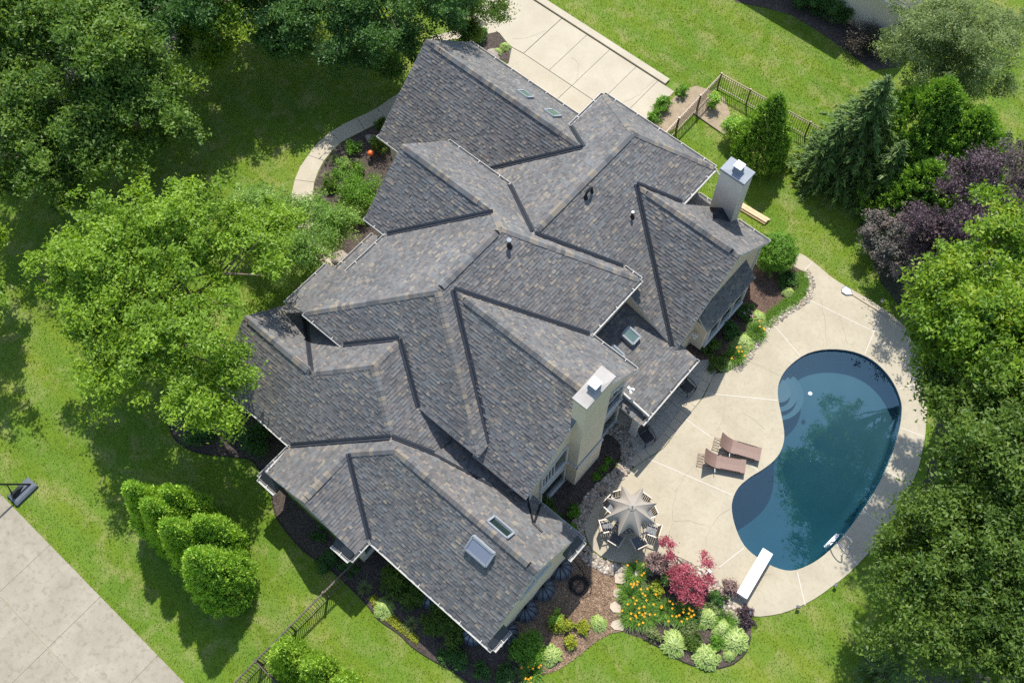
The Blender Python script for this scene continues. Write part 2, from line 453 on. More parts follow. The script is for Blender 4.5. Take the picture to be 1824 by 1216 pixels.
class MB:
    """collects shapes that belong to one mesh"""
    def __init__(s):
        s.v, s.f, s.t, s.m = [], [], [], []

    def add(s, vs, fs, tone=0.5, mi=0):
        k = len(s.v)
        s.v.extend(tuple(x) for x in vs)
        for f in fs:
            s.f.append(tuple(i + k for i in f)); s.t.append(tone); s.m.append(mi)
        return s

    def box(s, a, b, tone=0.5, mi=0):
        (x0, y0, z0), (x1, y1, z1) = a, b
        return s.add([(x0, y0, z0), (x1, y0, z0), (x1, y1, z0), (x0, y1, z0), (x0, y0, z1), (x1, y0, z1), (x1, y1, z1), (x0, y1, z1)],
                     [(0, 3, 2, 1), (4, 5, 6, 7), (0, 1, 5, 4), (1, 2, 6, 5), (2, 3, 7, 6), (3, 0, 4, 7)], tone, mi)

    def bar(s, p, q, w, h, up=(0, 0, 1), tone=0.5, mi=0):
        """box along p-q, width w across, height h along up"""
        p, q = Vector(p), Vector(q)
        d = (q - p).normalized()
        up = Vector(up)
        sd = d.cross(up)
        if sd.length < 1e-4: sd = d.cross(Vector((1, 0, 0)))
        sd.normalize(); up = sd.cross(d).normalized()
        a, b = sd * w / 2, up * h / 2
        return s.add([p - a - b, p + a - b, p + a + b, p - a + b, q - a - b, q + a - b, q + a + b, q - a + b],
                     [(0, 1, 2, 3), (4, 7, 6, 5), (0, 4, 5, 1), (1, 5, 6, 2), (2, 6, 7, 3), (3, 7, 4, 0)], tone, mi)

    def tube(s, pts, r, seg=6, tone=0.5, mi=0, cap=True):
        pts = [Vector(p) for p in pts]
        rs = r if isinstance(r, (list, tuple)) else [r] * len(pts)
        k0 = len(s.v); N = len(pts)
        prev = None
        for i, p in enumerate(pts):
            d = (pts[min(i + 1, N - 1)] - pts[max(i - 1, 0)]).normalized()
            if prev is None:
                a = d.cross(Vector((0, 0, 1)))
                if a.length < 1e-3: a = d.cross(Vector((1, 0, 0)))
            else:
                a = prev - d * prev.dot(d)
            a.normalize(); prev = a
            b = d.cross(a)
            for j in range(seg):
                t = 2 * math.pi * j / seg
                s.v.append(tuple(p + (a * math.cos(t) + b * math.sin(t)) * rs[i]))
        for i in range(N - 1):
            for j in range(seg):
                j2 = (j + 1) % seg
                s.f.append((k0 + i * seg + j, k0 + i * seg + j2, k0 + (i + 1) * seg + j2, k0 + (i + 1) * seg + j)); s.t.append(tone); s.m.append(mi)
        if cap:
            s.f.append(tuple(k0 + j for j in reversed(range(seg)))); s.t.append(tone); s.m.append(mi)
            s.f.append(tuple(k0 + (N - 1) * seg + j for j in range(seg))); s.t.append(tone); s.m.append(mi)
        return s

    def prism(s, poly, z0, z1, tone=0.5, mi=0):
        a = sum(poly[i][0] * poly[(i + 1) % len(poly)][1] - poly[(i + 1) % len(poly)][0] * poly[i][1] for i in range(len(poly)))
        if a < 0: poly = poly[::-1]
        N = len(poly)
        return s.add([(x, y, z0) for x, y in poly] + [(x, y, z1) for x, y in poly],
                     [tuple(reversed(range(N))), tuple(range(N, 2 * N))] + [(i, (i + 1) % N, N + (i + 1) % N, N + i) for i in range(N)], tone, mi)

    def lathe(s, prof, cx=0, cy=0, seg=16, tone=0.5, mi=0):
        k0 = len(s.v); N = len(prof)
        for r, z in prof:
            for j in range(seg):
                t = 2 * math.pi * j / seg
                s.v.append((cx + r * math.cos(t), cy + r * math.sin(t), z))
        for i in range(N - 1):
            for j in range(seg):
                j2 = (j + 1) % seg
                s.f.append((k0 + i * seg + j, k0 + i * seg + j2, k0 + (i + 1) * seg + j2, k0 + (i + 1) * seg + j)); s.t.append(tone); s.m.append(mi)
        s.f.append(tuple(k0 + (N - 1) * seg + j for j in range(seg))); s.t.append(tone); s.m.append(mi)
        return s

    def mesh(s, name, smooth=False, tones=False):
        me = bpy.data.meshes.new(name)
        me.from_pydata(s.v, [], s.f)
        if tones:
            at = me.attributes.new('tone', 'FLOAT', 'FACE')
            at.data.foreach_set('value', s.t)
        if any(s.m): me.polygons.foreach_set('material_index', s.m)
        if smooth: me.polygons.foreach_set('use_smooth', [True] * len(me.polygons))
        me.update()
        return me

    def build(s, name, mat, parent=None, smooth=False, tones=False, loc=None):
        return link(name, s.mesh(name, smooth, tones), mat, parent, loc)


def fast_mesh(name, V, F, tone=None, smooth=False):
    """V (n,3) array, F (m,k) int array of equal-size faces"""
    V = np.asarray(V, np.float32); F = np.asarray(F, np.int32)
    me = bpy.data.meshes.new(name)
    k = F.shape[1]
    me.vertices.add(len(V)); me.vertices.foreach_set('co', V.ravel())
    me.loops.add(F.size); me.loops.foreach_set('vertex_index', F.ravel())
    me.polygons.add(len(F))
    me.polygons.foreach_set('loop_start', np.arange(0, F.size, k, dtype=np.int32))
    me.polygons.foreach_set('loop_total', np.full(len(F), k, np.int32))
    if smooth: me.polygons.foreach_set('use_smooth', np.ones(len(F), bool))
    if tone is not None:
        at = me.attributes.new('tone', 'FLOAT', 'FACE')
        at.data.foreach_set('value', np.asarray(tone, np.float32))
    me.update(calc_edges=True)
    return me


def copy_tree(o, parent=None):
    c = o.copy()
    col.objects.link(c)
    c.parent = parent
    for ch in o.children:
        copy_tree(ch, c)
    return c


def smooth_closed(pts, n=4):
    """Catmull-Rom through a closed outline"""
    P = [Vector((p[0], p[1])) for p in pts]; N = len(P); out = []
    for i in range(N):
        a, b, c, d = P[i - 1], P[i], P[(i + 1) % N], P[(i + 2) % N]
        for k in range(n):
            t = k / n
            out.append(tuple(0.5 * ((2 * b) + (c - a) * t + (2 * a - 5 * b + 4 * c - d) * t * t + (3 * b - a - 3 * c + d) * t ** 3)))
    return out


def smooth_open(pts, n=4):
    P = [Vector(p) for p in pts]; out = []
    N = len(P)
    for i in range(N - 1):
        a, b, c, d = P[max(i - 1, 0)], P[i], P[i + 1], P[min(i + 2, N - 1)]
        for k in range(n):
            t = k / n
            out.append(tuple(0.5 * ((2 * b) + (c - a) * t + (2 * a - 5 * b + 4 * c - d) * t * t + (3 * b - a - 3 * c + d) * t ** 3)))
    out.append(tuple(P[-1]))
    return out


def ribbon(pts, w):
    """closed outline of a band of width w round an open plan line"""
    L, Rr = [], []
    for i, p in enumerate(pts):
        a, b = Vector(pts[max(i - 1, 0)][:2]), Vector(pts[min(i + 1, len(pts) - 1)][:2])
        d = (b - a).normalized(); nn = Vector((-d.y, d.x))
        ww = w[i] if isinstance(w, (list, tuple)) else w
        L.append(tuple(Vector(p[:2]) + nn * ww / 2)); Rr.append(tuple(Vector(p[:2]) - nn * ww / 2))
    return L + Rr[::-1]


def inside(P, poly):
    """P (n,2) array in polygon"""
    x, y = P[:, 0], P[:, 1]
    r = np.zeros(len(P), bool)
    q = np.asarray(poly, float)
    j = len(q) - 1
    for i in range(len(q)):
        xi, yi, xj, yj = q[i, 0], q[i, 1], q[j, 0], q[j, 1]
        c = ((yi > y) != (yj > y)) & (x < (xj - xi) * (y - yi) / (yj - yi + 1e-12) + xi)
        r ^= c
        j = i
    return r


def sheet(name, poly, z, mat, kind='structure', parent=None, thick=0.0, label=None):
    mb = MB()
    if thick: mb.prism(poly, z - thick, z)
    else:
        a = sum(poly[i][0] * poly[(i + 1) % len(poly)][1] - poly[(i + 1) % len(poly)][0] * poly[i][1] for i in range(len(poly)))
        if a < 0: poly = poly[::-1]
        mb.add([(x, y, z) for x, y in poly], [tuple(range(len(poly)))])
    o = mb.build(name, mat, parent)
    if kind and parent is None: o['kind'] = kind
    if label: o['label'] = label
    return o


# ================================================================== THE GROUND
import bmesh
pool_line = [(11.37,10.75),(12.29,11.38),(13.21,11.60),(14.08,11.46),(14.80,11.11),(15.40,10.61),(15.73,10.08),(15.99,9.49),(16.34,8.43),(16.61,7.18),(16.74,5.99),(16.79,4.74),(16.76,3.46),(16.61,2.37),(16.32,1.51),(15.90,0.86),(15.26,0.53),(14.48,0.40),(13.76,0.46),(13.06,0.83),(12.49,1.33),(12.20,1.78),(12.06,2.41),(12.18,3.16),(12.39,3.79),(12.54,4.50),(12.50,5.13),(12.24,5.75),(11.72,6.36),(11.17,6.90),(10.72,7.45),(10.47,8.11),(10.46,8.91),(10.73,9.91)]
pool_line = smooth_closed(pool_line, 3)
pcx, pcy = (14.28,6.69)


def fill_with_hole(name, outer, hole, z, mat, thick):
    bm = bmesh.new()
    def loop(pts, zz):
        vs = [bm.verts.new((x, y, zz)) for x, y in pts]
        return vs, [bm.edges.new((vs[i], vs[(i + 1) % len(vs)])) for i in range(len(vs))]
    vo, eo = loop(outer, z); vh, eh = loop(hole, z)
    bmesh.ops.triangle_fill(bm, use_beauty=True, edges=eo + eh)
    for f in bm.faces:
        if f.normal.z < 0: f.normal_flip()
    for vs in (vo, vh):
        lo = [bm.verts.new((v.co.x, v.co.y, z - thick)) for v in vs]
        for i in range(len(vs)):
            j = (i + 1) % len(vs)
            bm.faces.new((vs[i], vs[j], lo[j], lo[i]))
    me = bpy.data.meshes.new(name)
    bm.to_mesh(me); bm.free()
    return link(name, me, mat)


# lawn: one sheet out to the horizon, open where the pool is sunk
N = len(pool_line)
V, F = [], []
radii = [0.0, 1.0, 4.0, 12.0, 30.0, 60.0, 140.0, 600.0]
for k, rr in enumerate(radii):
    for (x, y) in pool_line:
        d = Vector((x - pcx, y - pcy)); dn = d.normalized()
        q = Vector((pcx, pcy)) + d * (1.004 if k == 0 else 1.0) + dn * rr
        V.append((q.x, q.y, 0.0))
for k in range(len(radii) - 1):
    for i in range(N):
        j = (i + 1) % N
        F.append((k * N + i, k * N + j, (k + 1) * N + j, (k + 1) * N + i))
lawn = link('lawn', fast_mesh('lawn', V, F), M['lawn'])
if lawn.data.polygons[0].normal.z < 0:
    lawn.data.flip_normals()
tag(lawn, kind='structure')

# ---- pool shell: walls, sloping floor, steps
sh = Vector((11.94,10.53)); dp = Vector((14.56,1.86))
ax = dp - sh; al = ax.length; ax.normalize()


def pool_depth(x, y):
    t = (Vector((x, y)) - sh).dot(ax) / al
    t = min(1.0, max(0.0, t))
    t2 = t * t * (3 - 2 * t)
    return -(1.10 + 1.55 * t2)


V, F = [], []
rings = [(1.0, 0.0, 0.02), (1.0, 0.80, 0.0), (0.985, 0.93, 0.0), (0.95, 1.0, 0.0), (0.8, 1.0, 0), (0.6, 1.0, 0), (0.4, 1.0, 0), (0.2, 1.0, 0)]
for k, (s, dfrac, up) in enumerate(rings):
    for (x, y) in pool_line:
        qx, qy = pcx + (x - pcx) * s, pcy + (y - pcy) * s
        V.append((qx, qy, up + pool_depth(qx, qy) * dfrac))
for k in range(len(rings) - 1):
    for i in range(N):
        j = (i + 1) % N
        F.append((k * N + i, k * N + j, (k + 1) * N + j, (k + 1) * N + i))
mb = MB(); mb.add(V, F)
mb.f.append(tuple((len(rings) - 1) * N + i for i in range(N))); mb.t.append(0.5); mb.m.append(0)
shell = mb.build('pool_shell', M['plaster'], smooth=True)
tag(shell, kind='structure')
step_c = Vector((10.72,7.60))
for i, (r, z) in enumerate(((1.32, -0.78), (0.98, -0.55), (0.62, -0.32))):
    poly = []
    for k in range(28):
        a = 2 * math.pi * k / 28
        poly.append((step_c.x + r * math.cos(a), step_c.y + r * math.sin(a)))
    ins = inside(np.array(poly), pool_line)
    if ins.any():
        q = []
        for p_, ok in zip(poly, ins):
            if not ok:
                pv = min(pool_line, key=lambda w: (w[0] - p_[0]) ** 2 + (w[1] - p_[1]) ** 2)
                p_ = (pcx + (pv[0] - pcx) * 0.998, pcy + (pv[1] - pcy) * 0.998)
            if not q or (Vector(q[-1]) - Vector(p_)).length > 0.02: q.append(p_)
        MB().prism(q, -1.2, z).build('pool_step', M['plaster'], shell)
MB().lathe([(0.14, -2.62), (0.12, -2.56), (0.04, -2.55)], *(14.39,3.39,-2.50)[:2], seg=14).build('main_drain', M['slate_plastic'], shell)
water = sheet('pool_water', [(pcx + (x - pcx) * 0.9985, pcy + (y - pcy) * 0.9985) for x, y in pool_line], -0.11, M['water'], thick=3.2)

# ---- pool deck
deck_line = [(7.31,14.15),(8.17,14.22),(9.34,14.07),(10.36,14.12),(11.55,14.22),(12.60,14.20),(13.61,14.04),(14.29,13.73),(15.01,13.20),(15.58,12.59),(16.05,11.81),(16.52,10.93),(16.99,10.04),(17.31,9.26),(17.63,8.35),(17.76,7.51),(17.88,6.53),(17.99,5.56),(18.05,4.28),(17.94,3.30),(17.82,2.39),(17.58,1.45),(17.32,0.56),(16.98,-0.20),(16.59,-0.87),(16.12,-1.42),(15.84,-1.67),(15.30,-1.95),(14.63,-1.91),(13.97,-1.68),(13.23,-1.59),(12.26,-1.72),(11.37,-2.37),(11.01,-2.80),(10.39,-3.43),(9.68,-3.82),(8.94,-3.91),(8.36,-3.64),(8.07,-3.38),(7.86,-2.92),(7.73,-2.13),(7.79,-1.43),(7.87,-0.68),(7.98,-0.01),(8.22,0.89),(8.47,1.73),(8.43,2.59),(8.37,3.50),(8.36,4.85),(8.21,5.55),(8.08,6.23),(8.33,6.50),(8.56,6.98),(8.67,8.03),(8.51,9.16),(8.52,10.07),(8.73,11.16),(8.98,11.89),(8.98,12.53),(8.70,13.10),(8.14,13.45),(7.55,13.40)]
deck_line = smooth_closed(deck_line, 2)
deck = fill_with_hole('pool_deck', deck_line, pool_line, 0.035, M['deck'], 0.10)
tag(deck, kind='structure')
# coping lip over the water
lip = []
for s, z in ((1.0, 0.035), (0.9955, 0.033), (0.9945, 0.0), (1.0, -0.02)):
    lip.append([(pcx + (x - pcx) * s, pcy + (y - pcy) * s, z) for x, y in pool_line])
mb = MB()
mb.add([p for ring in lip for p in ring], [(k * N + i, k * N + (i + 1) % N, (k + 1) * N + (i + 1) % N, (k + 1) * N + i) for k in range(3) for i in range(N)])
mb.build('coping', M['deck'], deck)
tile = []
for s_, z_ in ((0.9962, -0.005), (0.9962, -0.17)):
    tile.append([(pcx + (x - pcx) * s_, pcy + (y - pcy) * s_, z_) for x, y in pool_line])
MB().add(tile[0] + tile[1], [(i, (i + 1) % N, N + (i + 1) % N, N + i) for i in range(N)]).build('waterline_tile', plain('navy_tile', (0.05, 0.085, 0.13), 0.3, var=0.35, scale=9), shell)
for a, b in ([(8.30,5.13),(11.02,7.00)], [(8.38,3.51),(12.29,3.66)], [(8.23,0.90),(12.06,1.98)], [(9.14,12.29),(12.48,12.88)], [(12.21,14.15),(12.79,11.61)],
             [(8.66,10.10),(10.54,9.56)], [(8.17,14.14),(8.14,13.45)], [(14.94,11.11),(15.47,11.94)], [(16.04,9.53),(16.98,9.82)], [(16.63,7.34),(17.70,7.51)],
             [(16.81,5.12),(17.84,5.16)], [(16.73,3.14),(17.92,2.95)], [(16.12,1.03),(17.17,0.06)], [(13.81,0.38),(13.49,-1.00)]):
    a, b = Vector((*a, 0.037)), Vector((*b, 0.037))
    MB().bar(a, b, 0.036, 0.008).build('expansion_joint', M['joint'], deck)


def crack(pts, w=0.016, parent=None):
    P = [pts[0]]
    for a, b in zip(pts, pts[1:]):
        a, b = Vector(a), Vector(b)
        k = max(2, int((b - a).length / 0.22))
        nn = Vector((-(b - a).y, (b - a).x)).normalized()
        for i in range(1, k + 1):
            q = a + (b - a) * i / k + (nn * random.gauss(0, 0.025) if i < k else nn * 0)
            P.append(tuple(q))
    ws = [w * random.uniform(0.5, 1.1) for _ in P]
    sheet('crack', ribbon(P, ws), 0.0395, M['crack'], None, parent)


for c in ([(8.55,6.29),(9.24,5.41),(9.65,4.67),(9.79,3.90)], [(9.94,3.49),(10.02,2.51),(9.96,1.42),(10.03,0.63),(10.43,-0.20),(10.83,-0.69),(11.04,-1.33)], [(10.80,-0.65),(11.32,-0.17),(11.96,0.12)],
          [(12.34,1.50),(12.25,1.13),(12.18,0.47),(12.30,-0.35),(12.58,-0.65)], [(9.66,12.67),(10.57,11.67),(11.23,10.76)], [(10.75,12.61),(11.89,11.56)], [(8.79,7.75),(9.60,7.95),(10.33,8.08)],
          [(10.15,5.46),(10.83,5.51),(11.39,5.45)], [(14.58,-1.31),(14.82,-0.63),(15.37,0.25)], [(8.62,8.44),(8.36,6.55)]):
    crack(c, 0.013, deck)

# ---- stamped patio under the porch: border blocks and irregular flags
edge = [(8.01,0.19),(8.20,0.91),(8.45,1.75),(8.42,2.61),(8.36,3.53),(8.36,4.18),(8.33,4.85),(8.18,5.53),(8.06,6.21)]
patio_line = [(3.6, 0.9), (3.6, 4.6), (5.9, 4.9)] + [(7.40,6.63),(8.05,6.36)] + edge[::-1] + [(7.60,0.43),(7.08,0.86),(6.35,1.09),(5.87,1.00)]
patio = sheet('patio', patio_line, 0.018, M['stamped'])
inner = []
epts = smooth_open(edge, 6)
acc = 0.0
blocks = []
last = 0
for i in range(1, len(epts)):
    acc += (Vector(epts[i]) - Vector(epts[i - 1])).length
    if acc > 0.42 or i == len(epts) - 1:
        blocks.append((last, i)); last = i; acc = 0.0
for a, b in blocks:
    seg = [Vector(p) for p in epts[a:b + 1]]
    d = (seg[-1] - seg[0]).normalized(); nn = Vector((-d.y, d.x))
    if (nn.dot(Vector((6.0, 3.0)) - seg[0])) < 0: nn = -nn
    q = [seg[0] + d * 0.012 + nn * 0.02, seg[-1] - d * 0.012 + nn * 0.02, seg[-1] - d * 0.012 + nn * 0.44, seg[0] + d * 0.012 + nn * 0.44]
    MB().prism([tuple(v) for v in q], 0.005, 0.040 + random.uniform(-0.003, 0.003)).build('border_block', M['stamp_edge'], patio)
g = {}
sx, sy = 0.42, 0.36
pp = np.array(patio_line)
x0, y0 = pp.min(0)
nx, ny = int((pp[:, 0].max() - x0) / sx) + 2, int((pp[:, 1].max() - y0) / sy) + 2
for i in range(nx + 1):
    for j in range(ny + 1):
        g[i, j] = Vector((x0 + i * sx + random.uniform(-0.12, 0.12), y0 + j * sy + random.uniform(-0.10, 0.10)))
for i in range(nx):
    for j in range(ny):
        q = [g[i, j], g[i + 1, j], g[i + 1, j + 1], g[i, j + 1]]
        c = sum(q, Vector((0, 0))) / 4
        if c.x < 5.4: continue
        if not inside(np.array([tuple(v) for v in q]), patio_line).all(): continue
        if min((c - Vector(e)).length for e in epts) < 0.58: continue
        MB().prism([tuple(c + (v - c) * 0.955) for v in q], 0.005, 0.036 + random.uniform(-0.004, 0.004)).build('paving_stone', M['stamped'], patio)

# ---- driveway, apron and kerb
drive_base = sheet('driveway', [(-30, 11.2), (-3.3, 11.2), (-3.3, 18.7), (-30, 18.7)][0:0] or
                   [(-24, 14.9), (-13.4, 14.9)] + [(-13.81,15.14),(-12.99,15.15),(-12.21,14.87),(-11.58,14.37),(-11.24,13.84)] + [(-11.3, 11.3), (-3.3, 11.9), (-3.3, 18.2), (-24, 18.2)], 0.012, M['grout'])
xs = [-11.05, -9.25, -7.65, -5.82, -4.35, -3.24]
for a, b in zip(xs, xs[1:]):
    MB().prism([(a + 0.012, 14.93), (b - 0.012, 14.93), (b - 0.012, 18.17), (a + 0.012, 18.17)], -0.05, 0.035 + random.uniform(-0.003, 0.003)).build('concrete_slab', M['drive'], drive_base)
MB().prism([(-24, 18.17), (-11.075, 18.17), (-11.075, 14.93)] + [(-11.87,14.85),(-12.23,14.91),(-12.99,15.15),(-13.78,15.11)] + [(-13.6, 15.2), (-24, 15.0)], -0.05, 0.036).build('concrete_slab', M['drive'], drive_base)
MB().prism([(-11.80,14.81),(-11.55,14.40),(-11.24,13.89)] + [(-11.3, 11.35), (-7.68, 11.35), (-7.68, 14.89), (-11.05, 14.89)], -0.05, 0.033).build('concrete_slab', M['drive_tan'], drive_base)
MB().prism([(-7.65, 11.6), (-3.3, 12.0), (-3.3, 14.89), (-7.65, 14.89)], -0.05, 0.034).build('concrete_slab', M['drive_tan'], drive_base)
kerb = tag(MB().box((-24, 18.22, -0.05), (-3.9, 18.62, 0.13)).build('kerb', M['drive']), kind='structure')
for c in ([(-8.9, 16.4), (-8.3, 16.3), (-7.7, 15.4)], [(-12.2, 15.3), (-11.6, 15.9), (-11.2, 16.9)], [(-5.0, 15.3), (-4.6, 16.6), (-4.5, 18.1)]):
    crack(c, 0.014, drive_base)

# ---- sports court, lower left
court = sheet('concrete_court', [(-40, -40), (1.4, -40), (1.4, -19.12), (-40, -19.02)], 0.012, M['grout_tan'])
cx = [-19.4, -15.9, -12.4, -8.98, -5.58, -1.9, 1.4]
cy = [-31.0, -28.1, -24.9, -21.82, -19.04]
for a, b in zip(cx, cx[1:]):
    for c_, d in zip(cy, cy[1:]):
        MB().prism([(a + 0.014, c_ + 0.014), (b - 0.014, c_ + 0.014), (b - 0.014, d - (0.014 if d < -19.1 else 0.0)), (a + 0.014, d - (0.014 if d < -19.1 else 0.0))], -0.05, 0.03 + random.uniform(-0.004, 0.004)).build('concrete_slab', M['court'], court)

# ---- curved front walk, slab by slab
walk_base = None
W_out = [(-14.19,10.61),(-14.12,9.56),(-14.37,8.60),(-14.58,7.04),(-14.75,6.41),(-14.93,5.92),(-15.19,5.12),(-15.34,4.32),(-15.35,3.42),(-15.16,2.55),(-14.97,1.79),(-14.59,1.02),(-14.03,0.24),(-13.37,-0.35),(-11.85,-1.43),(-10.30,-1.78),(-9.13,-1.40)]
W_in = [(-13.20,10.34),(-13.17,9.28),(-13.39,8.30),(-13.66,6.86),(-13.88,6.19),(-14.06,5.61),(-14.27,4.91),(-14.44,4.24),(-14.41,3.52),(-14.29,2.83),(-14.04,2.17),(-13.72,1.58),(-13.18,0.92),(-12.67,0.39),(-11.34,-0.56),(-10.17,-0.83),(-9.26,-0.56)]
walk_base = sheet('front_walk', W_out + W_in[::-1], 0.010, M['grout'])
cuts = [0, 1, 2, 3, 5, 7, 9, 11, 13, 14, 15, 16]
for a, b in zip(cuts, cuts[1:]):
    poly = W_out[a:b + 1] + W_in[a:b + 1][::-1]
    c = sum((Vector(p) for p in poly), Vector((0, 0))) / len(poly)
    MB().prism([tuple(c + (Vector(p) - c) * 0.985) for p in poly], -0.05, 0.034).build('concrete_slab', M['walk'], walk_base)
far_walk = sheet('side_walk', [(-13.74,15.35),(-13.18,15.09),(-13.89,14.06),(-14.79,12.98),(-15.33,12.20),(-15.75,12.47),(-15.16,13.40),(-14.38,14.38)], 0.034, M['walk'], thick=0.08)

# ---- brick road beyond the trees and its pale walk
road = sheet('brick_road', [(-29.0, -60), (-25.85, -60), (-25.85, 40), (-29.0, 40)], 0.02, M['brick'], thick=0.1)
side_path = sheet('pale_path', [(-31.6, -60), (-30.2, -60), (-30.2, 40), (-31.6, 40)], 0.02, M['walk'], thick=0.1)

# ---- planting beds
BEDS = []
def bed(name, poly, mat, z=0.013):
    o = sheet(name, poly, z, mat)
    BEDS.append(poly)
    return o

bed('front_bed', [(-13.44,8.26),(-13.64,6.83),(-13.86,6.17),(-14.03,5.59),(-14.24,4.88),(-14.39,4.24),(-14.36,3.51),(-14.25,2.82),(-13.99,2.17),(-13.68,1.57),(-13.16,0.94),(-12.65,0.40),(-11.32,-0.54),(-10.14,-0.81),(-9.24,-0.54)] + [(-7.0, -2.6), (-7.0, 5.2), (-11.2, 5.2)], M['mulch'])
sw_bed = [(-9.70,-11.77),(-9.33,-12.03),(-8.88,-12.22),(-8.18,-12.29),(-7.30,-12.06),(-6.26,-11.38),(-5.40,-10.81),(-4.88,-10.75),(-3.62,-11.11),(-2.71,-11.67),(-2.10,-11.88),(-0.54,-12.07),(1.01,-11.88),(3.08,-11.91),(3.95,-12.05),(4.98,-11.92),(5.83,-11.93),(6.63,-11.81),(7.05,-11.71),(7.91,-11.53),(8.38,-11.50),(8.94,-11.42),(9.81,-10.67),(10.12,-10.06),(10.58,-9.32),(10.97,-8.71),(11.23,-7.82),(11.42,-6.85),(11.71,-6.13),(12.07,-5.72),(11.16,-5.02),(10.47,-4.22),(10.12,-4.27),(9.32,-4.42),(8.66,-4.34)]
bed('side_bed', sw_bed + [(8.3, -4.9), (8.3, -9.7), (1.6, -9.7), (1.6, -10.8), (-2.8, -10.8), (-2.8, -9.0), (-8.0, -9.0), (-8.0, -9.6)] + [(-8.28,-9.82),(-9.26,-10.73)], M['mulch'])
chips = [(8.51,-4.15),(9.30,-4.40),(10.13,-4.25),(10.47,-4.22),(11.18,-5.00),(12.06,-5.71),(11.71,-6.13),(11.42,-6.85),(11.23,-7.82),(10.97,-8.71),(10.58,-9.32),(9.92,-9.39),(9.06,-9.10),(8.35,-8.81),(8.02,-7.88),(7.97,-6.37),(7.81,-5.24),(7.88,-4.37)]
chip_bed = bed('wood_chip_bed', chips, M['mulch_tan'], 0.020)
bed('chimney_bed', [(5.8, -4.6), (5.8, 1.1)] + [(5.87,1.00),(6.31,0.98),(6.79,0.78),(7.14,0.38),(7.29,-0.18),(7.26,-1.07),(7.23,-2.02),(7.34,-2.86),(7.55,-3.51),(7.94,-3.99),(8.51,-4.15),(8.66,-4.34),(7.88,-4.37)] + [(8.3, -4.9)], M['mulch'])
bed('pool_side_bed', [(6.1, 5.4), (6.1, 11.2)] + [(5.66,13.16),(7.55,13.40),(8.14,13.45),(8.67,13.09),(8.96,12.52),(8.97,11.88),(8.72,11.15),(8.50,10.05),(8.49,9.14),(8.65,8.04),(8.55,7.01),(8.31,6.53),(8.08,6.27),(7.57,6.40)], mulch('red_brown_mulch', (0.070, 0.042, 0.030), (0.115, 0.070, 0.050), (0.175, 0.115, 0.085)))
isl = [(10.43,-3.62),(11.02,-2.89),(11.43,-2.44),(12.31,-1.78),(13.22,-1.66),(13.96,-1.74),(14.62,-1.98),(15.30,-2.01),(15.77,-1.82),(15.97,-2.10),(16.16,-2.45),(16.38,-3.09),(16.25,-3.82),(15.79,-4.48),(15.16,-4.90),(14.42,-5.16),(13.47,-5.30),(12.84,-5.46),(12.10,-5.76),(11.18,-5.00)]
bed('island_bed', isl, M['mulch'])
drive_bed = [(-3.16,15.65),(-3.14,16.59),(-2.97,18.60),(-2.60,19.26),(-1.94,19.48),(-0.98,19.57),(-0.21,19.00),(0.52,18.09),(0.37,17.58),(-0.59,17.62),(-1.61,17.66),(-1.64,16.57),(-2.03,15.53)]
bed('fence_bed', drive_bed, M['dirt'])
bed('apron_bed', [(-11.22,13.86),(-11.56,14.34),(-12.19,14.84),(-12.96,15.12),(-13.75,15.08),(-14.33,14.80),(-14.50,14.28),(-13.59,13.59)], M['mulch'])
bed('neighbour_bed', [(-5.21,25.79),(-4.44,25.46),(-3.00,26.14),(-1.49,26.68),(0.00,26.68),(1.51,26.60),(3.08,26.40),(3.96,26.24),(4.95,27.38),(4.64,30.22),(3.06,30.46),(-0.48,28.52),(-2.12,29.31)], M['mulch'])
bed('tree_bed', [(8.73,17.51),(9.75,16.67),(11.37,15.36),(13.19,14.70),(14.67,14.02),(16.15,12.64),(17.22,10.63),(18.11,8.26),(18.30,6.06),(18.43,3.58),(20.16,2.57),(21.09,-0.67),(24.00,0.58),(26.56,2.79),(13.89,26.37),(10.61,23.56),(8.66,19.19)], mulch('forest_floor', (0.030, 0.036, 0.018), (0.055, 0.058, 0.028), (0.085, 0.085, 0.045)))


edging = MB()
for line in ([(-9.70,-11.77),(-8.88,-12.22),(-8.18,-12.29),(-7.30,-12.06),(-6.26,-11.38),(-5.40,-10.81),(-4.88,-10.75),(-3.62,-11.11),(-2.71,-11.67),(-2.10,-11.88),(-0.54,-12.07),(1.01,-11.88),(3.08,-11.91),(3.95,-12.05),(4.98,-11.92),(5.83,-11.93),(6.63,-11.81),(7.91,-11.53),(8.94,-11.42)],
             [(8.51,-4.15),(9.30,-4.40),(10.12,-4.23)], [(12.84,-5.46),(13.47,-5.30),(14.42,-5.16),(15.16,-4.90),(15.79,-4.48),(16.25,-3.82),(16.38,-3.09),(16.16,-2.45)],
             [(-1.61,17.66),(-0.59,17.62),(0.37,17.58)], [(7.49,0.33),(7.14,0.38),(7.31,-0.20),(7.28,-1.09)]):
    edging.tube([(x, y, 0.03) for x, y in smooth_open(line, 3)], 0.028, 5)
tag(edging.build('bed_edging', M['edging']), kind='structure')


